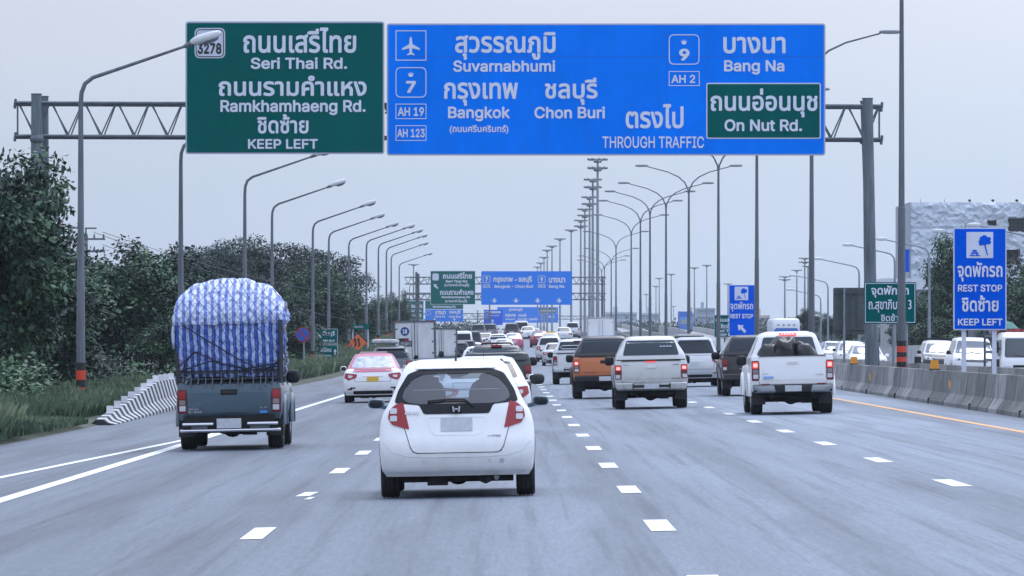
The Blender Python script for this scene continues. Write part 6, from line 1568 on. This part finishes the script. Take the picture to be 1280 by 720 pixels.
def bus():
    Z = 400; x = PX(975.5, Z); r = empty('bus', (x, Z, zr(Z) - .25), 'white bus with a blue band facing us beyond the white pickup roof', 'bus', rz=math.pi)
    K = Body([(.4, 1.2, 0, 9.9, .2, .2), (.7, 1.25, 0, 10, .2, .25), (2.2, 1.24, 0, 9.95, .2, .25), (3.2, 1.22, .05, 9.85, .2, .25), (3.5, 1.16, .1, 9.7, .2, .3), (3.6, 1.0, .3, 9.5, .2, .3)], p=5, sub=3)
    r.scale = (.80, .86, .90)
    K.mb(10).build('body', P_WHITE2, r, ang=32)
    K.panel('blue_band', 'front', rect(-1.2, 1.2, 2.38, 2.82), mat('band_blue', (.04, .13, .45), rough=.4), r, off=.01, th=.02, step=.3)
    K.panel('windscreen', 'front', rounded(rect(-1.12, 1.12, 1.2, 2.34), .1), GLASS, r, off=.01, th=.02, step=.3)
    for k in range(4): MB().ell((-.7 + k * .47, K.front(.5, 3.08), 3.08), (.1, .1, .07)).build('roof_lamp', mat('lamp_head_grey', (.2, .2, .22)), r)
    for s_ in (-1, 1):
        K.panel('headlight', 'front', rounded((lambda p: p if s_ == 1 else mir(p))(rect(.8, 1.15, .7, .95)), .05), CLEAR, r, off=.01, th=.02)
        for y in (2.2, 7.6): wheel(r, s_ * 1.1, y, .5, .28, s_)
bus()

# ================================================================== VEGETATION
def leaf_mesh(name, cl, n, size, rng, m_, up=.35, flat=.8):
    """cl: list of (centre, radii, tone); n leaves spread over clumps, folded leaf of 2 quads->4 tris kept to 2"""
    c = np.array([q[0] for q in cl], float); rr = np.array([q[1] for q in cl], float); tn = np.array([q[2] for q in cl], float)
    wgt = (rr.prod(1)) ** (2 / 3); wgt /= wgt.sum()
    k = rng.choice(len(cl), n, p=wgt)
    d = rng.normal(size=(n, 3)); d /= np.linalg.norm(d, axis=1)[:, None]
    rad = rng.random(n) ** .45
    pos = c[k] + d * rr[k] * rad[:, None]
    a = rng.normal(size=(n, 3)); a[:, 2] *= .45; a += d * .8; a[:, 2] -= .35; a /= np.linalg.norm(a, axis=1)[:, None]   # leaf axis
    nn = rng.normal(size=(n, 3)) * .6; nn[:, 2] += .9; b = np.cross(a, nn); b /= np.linalg.norm(b, axis=1)[:, None]
    sz = size * (.6 + .8 * rng.random(n))[:, None]
    up_ = np.cross(b, a)
    v0 = pos; v1 = pos + a * sz * .5 + b * sz * .26 - up_ * sz * .06; v2 = pos + a * sz; v3 = pos + a * sz * .5 - b * sz * .26 - up_ * sz * .06
    V = np.stack([v0, v1, v2, v3], 1).reshape(-1, 3)
    me = bpy.data.meshes.new(name); me.vertices.add(4 * n); me.vertices.foreach_set('co', V.ravel())
    me.loops.add(6 * n); me.polygons.add(2 * n)
    base = (np.arange(n) * 4)[:, None]; idx = np.concatenate([base + [0, 1, 2], base + [0, 2, 3]], 1).ravel()
    me.loops.foreach_set('vertex_index', idx); me.polygons.foreach_set('loop_start', np.arange(2 * n) * 3)
    me.update(calc_edges=True)
    at = me.attributes.new('tone', 'FLOAT', 'FACE'); t = np.clip(tn[k] + rng.normal(size=n) * .12, 0, 1); at.data.foreach_set('value', np.repeat(t, 2).astype(np.float32))
    me.materials.append(m_)
    return me
def branches(H, spread, rng, n=9, tr=.16, z0=.25):
    m = MB(); tips = []
    pts = [(0, 0, 0)]; x = y = 0
    for i in range(1, 6):
        x += rng.normal() * .12; y += rng.normal() * .12; pts.append((x, y, H * .62 * i / 5))
    m.tube(pts, [tr * (1 - .12 * i) for i in range(6)], n=8)
    for k in range(n):
        f = z0 + (1 - z0) * (k + .5) / n; i = min(4, int(f * 5)); p = Vector(pts[i]).lerp(Vector(pts[i + 1]), f * 5 - i)
        t = k * 2.4 + rng.random(); L_ = spread * (.9 - .35 * f); e = p + Vector((math.cos(t) * L_, math.sin(t) * L_, H * (.16 + .2 * f)))
        q = p.lerp(e, .5) + Vector((0, 0, .25)); m.tube([p, q, e], [tr * .5, tr * .32, tr * .15], n=6); tips += [tuple(q), tuple(e)]
    tips.append((x, y, H * .78))
    return m, tips
def tree_proto(name, H, R_, n, size, seed, m_, kind='broad', z0=.25):
    rng = np.random.default_rng(seed)
    r = empty(name, (0, 0, 0)); m, tips = branches(H, R_ * .8, rng, tr=.05 + H * .016, z0=z0); m.build('trunk', BARK, r)
    cl = []
    for t in tips:
        for j in range(5 if kind != 'umbrella' else 4):
            o = rng.normal(size=3) * np.array([R_ * .17, R_ * .17, H * (.085 if kind != 'umbrella' else .025)])
            s_ = R_ * (.15 + .15 * rng.random()); cl.append((np.array(t) + o, (s_, s_, s_ * (.75 if kind != 'umbrella' else .38)), .05 + .8 * rng.random() ** 1.4))
    if kind == 'broad':
        for j in range(34):
            d = rng.normal(size=3); d /= np.linalg.norm(d); cen = np.array([0, 0, H * .56]) + d * np.array([R_ * .80, R_ * .80, H * .36])
            if cen[2] < H * .27: continue
            s_ = R_ * (.13 + .17 * rng.random()); cl.append((cen, (s_, s_, s_ * .8), .02 + .85 * rng.random() ** 1.4))
    for j in range(26 if kind == 'broad' else 0):      # sprays of foliage that break the outline
        d = rng.normal(size=3); d[2] = abs(d[2]) * .9 + .1; d /= np.linalg.norm(d); cen = np.array([0, 0, H * .56]) + d * np.array([R_ * 1.02, R_ * 1.02, H * .46])
        cl.append((cen, (R_ * .13, R_ * .13, R_ * .07), .3 + .6 * rng.random()))
    if kind == 'umbrella':
        for j in range(46):
            t = rng.random() * 6.28; q = rng.random() ** .5 * R_; lv = H * (.93 - .30 * (q / R_) ** 2) - rng.random() ** 2 * H * .28
            s_ = R_ * (.13 + .1 * rng.random()); cl.append((np.array([math.cos(t) * q, math.sin(t) * q, lv]), (s_ * 1.3, s_ * 1.3, s_ * .42), .2 + .4 * rng.random()))
    me = leaf_mesh('crown', cl, n, size, rng, m_); o = bpy.data.objects.new('crown', me); COL.objects.link(o); o.parent = r
    return r
TA = tree_proto('broadleaf_tree', 7.5, 3.6, 15000, .29, 1, LEAF, z0=.36)
TB = tree_proto('broadleaf_tree', 7.0, 3.9, 15000, .27, 2, LEAF, z0=.32)
TC = tree_proto('rain_tree', 9.5, 6.5, 24000, .27, 3, LEAFD, kind='umbrella')
TD = tree_proto('bushy_tree', 5.0, 3.0, 12000, .22, 4, LEAF, z0=.1)
used = {}
def plant(src, px, Z, top_py, label, wk=1.0, X=None, zb=None, group='trees on the left verge', cat='tree'):
    Hs = {TA.name: 8.1, TB.name: 7.6, TC.name: 9.6, TD.name: 5.5}[src.name]
    x = PX(px, Z) if X is None else X; zb = (gz(-12, Z) if zb is None else zb); h = PZ(top_py, Z) - zb; k = h / Hs
    wk *= max(.75, min(1.5, 1 / k if k > 1 else 1)) if wk == 1.0 else 1
    if src.name not in used:
        used[src.name] = 1; src.location = (x, Z, zb); src.rotation_euler.z = random.random() * 6.28; src.scale = (k * wk, k * wk, k); tag(src, label, cat, group)
    else:
        copy_tree(src, (x, Z, zb), label, group, rz=random.random() * 6.28, scale=(k * wk, k * wk, k))['category'] = cat
T_L = [(TA, -12, 176, 196, 'tall dark leafy tree at the left edge overlapping the gantry leg', .80), (TB, 28, 188, 205, 'leafy tree whose upper boughs reach across the left gantry leg', .5), (TD, 18, 182, 300, 'lower bushy tree in front of the left edge trees', 1.15), (TD, 58, 205, 330, 'bushy tree at the foot of the left gantry leg', .95),
       (TB, 95, 262, 318, 'low dark tree behind the nearest street lamp', .9), (TA, 155, 240, 310, 'round crowned tree right of the nearest street lamp', .95), (TB, 200, 252, 314, 'broad tree just left of the second street lamp', .95), (TD, 205, 236, 400, 'dark bush tree behind the striped barrier', 1.0),
       (TC, 262, 470, 302, 'flat topped dark rain tree behind the tarpaulin load', .75), (TC, 335, 500, 297, 'wide dark rain tree behind the third and fourth lamps', .95), (TC, 395, 540, 309, 'dark spreading tree at the right end of the high canopy', .85), (TC, 232, 420, 312, 'dark tree with layered boughs right of the second lamp', .6),
       (TA, 250, 330, 350, 'mid green tree behind the top of the tarpaulin load', .9), (TB, 300, 345, 362, 'mid green tree right behind the tarpaulin dome', .9), (TA, 352, 375, 358, 'grey green tree between fourth and fifth lamps', .8), (TB, 398, 425, 330, 'grey green tree behind the small green direction boards', .8), (TA, 425, 465, 350, 'tree behind the orange diamond sign', .8),
       (TD, 360, 352, 385, 'low leafy tree behind the no parking sign', 1.2), (TD, 412, 475, 388, 'low leafy tree behind the direction boards', 1.2), (TD, 452, 520, 378, 'small dark tree right of the diamond sign', 1.1), (TB, 476, 590, 371, 'dark tree among the seventh and eighth lamps', .75), (TA, 497, 680, 366, 'last dark tree before the distant green signs', .6), (TD, 470, 620, 395, 'low tree above the grey wagon', 1.3), (TD, 503, 820, 388, 'small hazy tree left of the numbered box truck', 1.2),
       (TD, 240, 300, 385, 'dark tree hidden low behind the tarpaulin load', 1.3), (TC, 118, 420, 322, 'distant dark tree filling the gap beside the power poles', .6), (TC, 40, 330, 318, 'distant dark tree behind the left gantry leg', .55)]
for t in T_L: plant(t[0], t[1], t[2], t[3], t[4], wk=t[5])
T_R = [(TC, 1012, 640, 385, 'hazy spreading tree left of the grey sign back', .62), (TA, 1040, 600, 392, 'hazy tree directly left of the gantry legs', .95), (TB, 985, 700, 398, 'hazy low tree above the bus roof', 1.1), (TB, 1060, 560, 408, 'low hazy tree behind the grey sign back', 1.2),
       (TA, 1198, 392, 296, 'tall tree behind the tall blue sign before the wrapped building', .62), (TB, 1160, 430, 368, 'dark tree left of the tall blue sign', .95), (TA, 1130, 470, 395, 'low dark tree behind the banded pole', 1.1), (TB, 1232, 380, 345, 'dark tree behind the blue sign right part', .85), (TA, 1268, 350, 330, 'full green tree right of the tall blue sign', .95), (TD, 1180, 385, 395, 'bushy dark tree above the oncoming white wagon', 1.5), (TD, 1245, 345, 392, 'bushy dark tree above the lorry', 1.5), (TB, 1305, 340, 345, 'tree cut by the right edge of the picture', .9), (TD, 1115, 500, 412, 'low bush tree beyond the banded pole', 1.5)]
for t in T_R: plant(t[0], t[1], t[2], t[3], t[4], wk=t[5], zb=zr(t[2]) - .3, group='trees beyond the frontage road')

# undergrowth and grass
rng = np.random.default_rng(11)
cl = []
for k in range(230):
    y = 150 + 420 * rng.random() ** 1.0; x = -13.6 - rng.random() * 4.5
    if y < 310 and rng.random() < .72: continue
    s_ = .5 + .7 * rng.random(); cl.append((np.array([x, y, gz(-12, y) + s_ * .5]), (s_, s_ * 1.5, s_ * (.7 + .5 * rng.random())), .3 + .5 * rng.random()))
me = leaf_mesh('undergrowth', cl, 60000, .2, rng, LEAF); o = bpy.data.objects.new('undergrowth', me); COL.objects.link(o); o['kind'] = 'stuff'
def grass(name, n, x0, x1, y0, y1, h0, h1, m_, bias=1.0, edge=None):
    x = x0 + (x1 - x0) * rng.random(n); y = y0 + (y1 - y0) * rng.random(n) ** bias
    if edge is not None: x = np.where(rng.random(n) < .3, x1 - np.abs(rng.normal(size=n)) * .35, x)
    x = np.where(y > 119, np.minimum(x, -9.85 - .25 * rng.random(n)), x)
    z = np.array([gz(-9.2, q) for q in y]) + .09 + np.maximum(0, -x - 14) * .02
    pn = np.array([noise.noise(Vector((a * .5, b * .12, 0))) for a, b in zip(x, y)])
    h = (h0 + (h1 - h0) * rng.random(n)) * (1 + .7 * pn) * np.where((y > 105) & (y < 122) & (x > -10.2), .45, 1); t = rng.random(n) * 6.28; ln = h * (.05 + .4 * rng.random(n)); w_ = .010 + .014 * rng.random(n)
    bx, by = np.cos(t) * w_, np.sin(t) * w_; t2 = rng.random(n) * 6.28; dx, dy = np.cos(t2) * ln, np.sin(t2) * ln
    V = np.stack([np.stack([x - bx, y - by, z], 1), np.stack([x + bx, y + by, z], 1), np.stack([x + dx * .35 + bx * .7, y + dy * .35 + by * .7, z + h * .65], 1), np.stack([x + dx, y + dy, z + h * (.85 + .15 * rng.random(n))], 1)], 1).reshape(-1, 3)
    me = bpy.data.meshes.new(name); me.vertices.add(4 * n); me.vertices.foreach_set('co', V.ravel()); me.loops.add(6 * n); me.polygons.add(2 * n)
    base = (np.arange(n) * 4)[:, None]; me.loops.foreach_set('vertex_index', np.concatenate([base + [0, 1, 2], base + [0, 2, 3]], 1).ravel()); me.polygons.foreach_set('loop_start', np.arange(2 * n) * 3); me.update(calc_edges=True)
    tn = np.clip(.42 + pn * .7 + rng.normal(size=n) * .2, 0, 1); me.attributes.new('tone', 'FLOAT', 'FACE').data.foreach_set('value', np.repeat(tn, 2).astype(np.float32)); me.materials.append(m_)
    o = bpy.data.objects.new(name, me); COL.objects.link(o); o['kind'] = 'stuff'
grass('verge_grass', 120000, -15.5, -9.12, 84, 260, .16, .5, GRASSM, 1.2, edge=1)
grass('far_verge_grass', 60000, -15.5, -9.0, 250, 620, .3, .75, GRASSM, 1.2)

# ================================================================== BUILDINGS AND FAR THINGS
def wrap_mat():
    m = mat('foil_wrap', (.56, .62, .70), rough=.5, metal=.0, nscale=.5, namt=.10); n = m.node_tree; L = n.links
    t = n.nodes.new('ShaderNodeTexCoord'); v = n.nodes.new('ShaderNodeTexVoronoi'); v.inputs['Scale'].default_value = .9; v.feature = 'F1'
    L.new(t.outputs['Object'], v.inputs['Vector']); bp = n.nodes.new('ShaderNodeBump'); bp.inputs['Strength'].default_value = .35; bp.inputs['Distance'].default_value = .1
    L.new(v.outputs['Distance'], bp.inputs['Height']); L.new(bp.outputs[0], n.nodes['Principled BSDF'].inputs['Normal']); return m
ZB = 520.0
r = empty('wrapped_building', (PX(1137, ZB), ZB, 0), 'tall block wrapped in crumpled pale foil-like sheeting at the right edge', 'building')
W_ = 24.0; HB = PZ(253, ZB); nx, nz_ = 230, 150
wins = [(1233.5, 274, 1246.5, 283.5), (1261, 273, 1281, 290), (1257, 310, 1273.5, 329)]
wl = [(PX(a, ZB) - r.location.x, PX(c, ZB) - r.location.x, PZ(d, ZB), PZ(b, ZB)) for a, b, c, d in wins]
V = []; Fc = []; rw = random.Random(5); nx, nz_ = 84, 54; zlo = 0.0
for j in range(nz_ + 1):
    for i in range(nx + 1):
        x = W_ * i / nx; z = HB * j / nz_; edge = i in (0, nx) or j in (0, nz_)
        d = 0 if edge else max(0, .13 + .22 * noise.noise(Vector((x * .8, z * 1.1, 3))) + rw.uniform(-.12, .12))
        if j % 9 == 0: d *= .15            # battens pull the sheeting flat
        V.append((x + (0 if edge else rw.uniform(-.09, .09)), -d, z + (0 if edge or j % 9 == 0 else rw.uniform(-.09, .09))))
for j in range(nz_):
    for i in range(nx):
        cx, cz = W_ * (i + .5) / nx, HB * (j + .5) / nz_
        if any(a < cx < b_ and c < cz < d for a, b_, c, d in wl): continue
        a = j * (nx + 1) + i; q = (a, a + 1, a + nx + 2, a + nx + 1)
        Fc += [(q[0], q[1], q[2]), (q[0], q[2], q[3])] if rw.random() < .5 else [(q[0], q[1], q[3]), (q[1], q[2], q[3])]
m = MB(); m.add(V, Fc); m.build('wrap', wrap_mat(), r, smooth=False)
MB().box(.1, W_, .9, 18, 0, HB - .1).build('walls', CONCF, r, smooth=False)
MB().box(-.05, .1, -.1, 18, 0, HB).build('side_wall', mat('wrap_edge', (.35, .38, .42)), r, smooth=False)
for (a, b_, c, d) in wl:
    o = MB().box(a, b_, .85, .895, c, d).build('window', mat('dark_opening', (.04, .055, .07), rough=.4), r, smooth=False)
    k = 4; MB_ = MB()
    for i in range(1, k): MB_.box(a + (b_ - a) * i / k - .03, a + (b_ - a) * i / k + .03, .80, .85, c, d)
    for i in range(1, 4): MB_.box(a, b_, .80, .845, c + (d - c) * i / 4 - .02, c + (d - c) * i / 4 + .02)
    MB_.build('louvre', mat('louvre_grey', (.10, .12, .15)), o, smooth=False)
for px in (1213, 1242, 1272):
    x = PX(px, ZB) - r.location.x; q = MB().cyl((x, .5, HB - .1), (x, .5, HB + .12), .04, n=6); q.ell((x - .05, .3, HB + .2), (.16, .22, .12), n=8, m=5); q.build('spotlight', BLK, r)
for px in (1151, 1181): x = PX(px, ZB) - r.location.x; MB().cyl((x, .4, HB - .1), (x, .4, HB + .35), .02, n=5).build('rod', STEELD, r)
Zc = 505
r = empty('blue_banner', (PX(1132, Zc), Zc, PZ(340, Zc)), 'narrow vertical blue banner beside the wrapped building', 'banner')
MB().box(-.33, .33, 0, .08, 0, 2.1).build('cloth', SBLUE2, r, smooth=False); MB().cyl((.4, .04, -7), (.4, .04, 2.2), .05, n=6).build('pole', STEEL, r)
# ground floor of that block: pale stepped roofs
r = empty('low_shed', (PX(1165, 480), 480, .0), 'low pale roofed sheds at the foot of the wrapped building', 'building')
MB().box(-4, 6, 0, 8, 0, PZ(362, 480)).build('wall', CONCF, r, smooth=False); MB().box(-4.3, 6.2, -.4, 8.2, PZ(362, 480) + .005, PZ(348, 480)).build('roof', mat('shed_roof', (.62, .66, .72), rough=.5, nscale=2, namt=.2), r, smooth=False)
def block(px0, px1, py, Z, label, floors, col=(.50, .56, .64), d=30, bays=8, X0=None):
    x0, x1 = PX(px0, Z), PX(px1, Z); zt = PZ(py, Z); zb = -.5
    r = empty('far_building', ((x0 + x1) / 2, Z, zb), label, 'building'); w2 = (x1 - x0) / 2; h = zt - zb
    cm = mat('far_wall_hazed_%d_%d' % (int(col[0] * 1000), int(col[2] * 1000)), col, rough=.9, nscale=.2, namt=.08)  # wall colours are paled, so part of the distance haze is painted in
    MB().box(-w2, w2, .3, d, 0, h).build('wall', cm, r, smooth=False)
    g = MATS['dark_opening']; fh = (h - 5) / floors
    for f in range(floors):
        z = 5 + f * fh
        MB().box(-w2 - .1, w2 + .1, -.2, .28, z + fh * .72, z + fh * .98).build('floor_band', cm, r, smooth=False)
        for k in range(bays):
            a = -w2 + 2 * w2 * (k + .12) / bays; MB().box(a, a + 2 * w2 * .76 / bays, .2, .295, z + fh * .12, z + fh * .70).build('window', mat('far_window', (.30, .36, .44), rough=.3), r, smooth=False)
    if Z != 900: MB().box(-w2 * .5, -w2 * .2, 2, 8, h + .002, h + 2).build('roof_house', cm, r, smooth=False)
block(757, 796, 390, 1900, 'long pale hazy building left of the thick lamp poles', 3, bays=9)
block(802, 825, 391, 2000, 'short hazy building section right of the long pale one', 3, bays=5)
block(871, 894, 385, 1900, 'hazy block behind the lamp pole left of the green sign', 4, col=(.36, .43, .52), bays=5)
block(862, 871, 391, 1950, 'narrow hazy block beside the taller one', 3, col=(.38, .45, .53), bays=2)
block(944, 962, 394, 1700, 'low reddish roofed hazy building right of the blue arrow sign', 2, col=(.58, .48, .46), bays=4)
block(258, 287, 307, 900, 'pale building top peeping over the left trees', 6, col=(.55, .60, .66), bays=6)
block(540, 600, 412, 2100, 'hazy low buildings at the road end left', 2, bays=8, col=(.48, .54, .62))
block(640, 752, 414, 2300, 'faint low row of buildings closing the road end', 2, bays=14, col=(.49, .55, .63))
# far tree belt that reads as one mass
rng = np.random.default_rng(21); cl = []
for k in range(300):
    px = rng.choice([rng.uniform(480, 600), rng.uniform(780, 1140), rng.uniform(780, 900), rng.uniform(940, 1140)]); Zf = 1300 + 700 * rng.random(); x = PX(px, Zf); s_ = 1.5 + 2.2 * rng.random()
    cl.append((np.array([x, Zf, 2.0 + s_ * .6 + 1.6 * rng.random()]), (s_ * 2.2, s_, s_ * .9), .3 + .5 * rng.random()))
me = leaf_mesh('far_tree_belt', cl, 60000, .8, rng, LEAFD); o = bpy.data.objects.new('far_tree_belt', me); COL.objects.link(o); o['kind'] = 'stuff'

# ramps
def ramp_road(name, pts, w_, label, m_=CONCF):
    r = empty(name, tuple(pts[0]), label, 'flyover'); b = MB(); pr = MB(); o = Vector(pts[0]); V = []; P2 = [Vector(p) - o for p in pts]
    prof = [(-w_, 0, 0), (-w_, .0, .9), (-w_ + .3, 0, .9), (-w_ + .3, 0, .0), (w_ - .3, 0, .0), (w_ - .3, 0, .9), (w_, 0, .9), (w_, 0, 0), (w_, 0, -1.4), (-w_, 0, -1.4)]
    n = len(prof); 
    for i, p in enumerate(P2):
        for (dx, _, dz) in prof: V.append((p.x + dx, p.y, p.z + dz))
    F_ = []
    for i in range(len(P2) - 1):
        for j in range(n): F_.append((i * n + (j + 1) % n, i * n + j, (i + 1) * n + j, (i + 1) * n + (j + 1) % n))
    F_ += [tuple(range(n - 1, -1, -1))[::-1], tuple(range((len(P2) - 1) * n, len(P2) * n))[::-1]]
    b.add(V, F_); b.build('deck', m_, r, ang=20)
    for i in range(1, len(P2) - 1):
        p = P2[i]; 
        if p.z + o.z - 1.4 > 1.2: MB().cyl((p.x, p.y, -o.z - .4 + 0), (p.x, p.y, p.z - 1.42), .7, n=8).build('pier', m_, r)
    return r
def pp(px, py, Z): v = P(px, py, Z); return Vector((v.x, v.y, v.z - .9))
ramp_road('curved_ramp', [pp(915, 434, 470), pp(905, 426, 560), pp(892, 419, 680), pp(877, 413, 820), pp(860, 409.5, 980), pp(838, 406.5, 1200)], 2.6, 'pale concrete ramp curving up behind the silver wagons')
ramp_road('curved_ramp', [pp(812, 434, 560), pp(806, 424, 700), pp(796, 415, 860), pp(783, 409, 1050), pp(766, 405, 1300)], 2.4, 'narrow concrete ramp rising right of the white box truck')
ramp_road('parapet_wall', [pp(1175, 431, 330), pp(1140, 432, 340), pp(1110, 436, 350), pp(1090, 440, 360)], .5, 'pale rough parapet wall curving behind the oncoming cars', m_=mat('parapet_pale', (.42, .42, .43), rough=.9, nscale=1.5, namt=.25))
Zt = 900
def bluetruck():
    p = P(857, 415, Zt); r = empty('blue_lorry', (p.x, p.y, p.z), 'small blue lorry coming down the hazy ramp', 'truck', rz=math.pi)
    MB().box(-1.1, 1.1, -6, 0, 1, 3.4).build('cargo_box', mat('lorry_blue', (.06, .18, .5), rough=.5), r, smooth=False)
    K = Body([(.4, 1.1, -.2, 1.9, .1, .2), (1.0, 1.1, -.2, 1.9, .1, .2), (2.2, 1.05, -.2, 1.7, .1, .2), (2.5, .9, -.1, 1.5, .1, .2)], p=5, sub=2); K.mb(8).build('cab', mat('lorry_blue', (.06, .18, .5)), r, ang=30)
    K.panel('windscreen', 'front', rounded(rect(-.9, .9, 1.3, 2.1), .1), GLASSL, r, off=.02, th=.03, step=.3)
    for s_ in (-1, 1):
        for y in (.9, -4.5): wheel(r, s_ * .9, y, .5, .28, s_)
bluetruck()
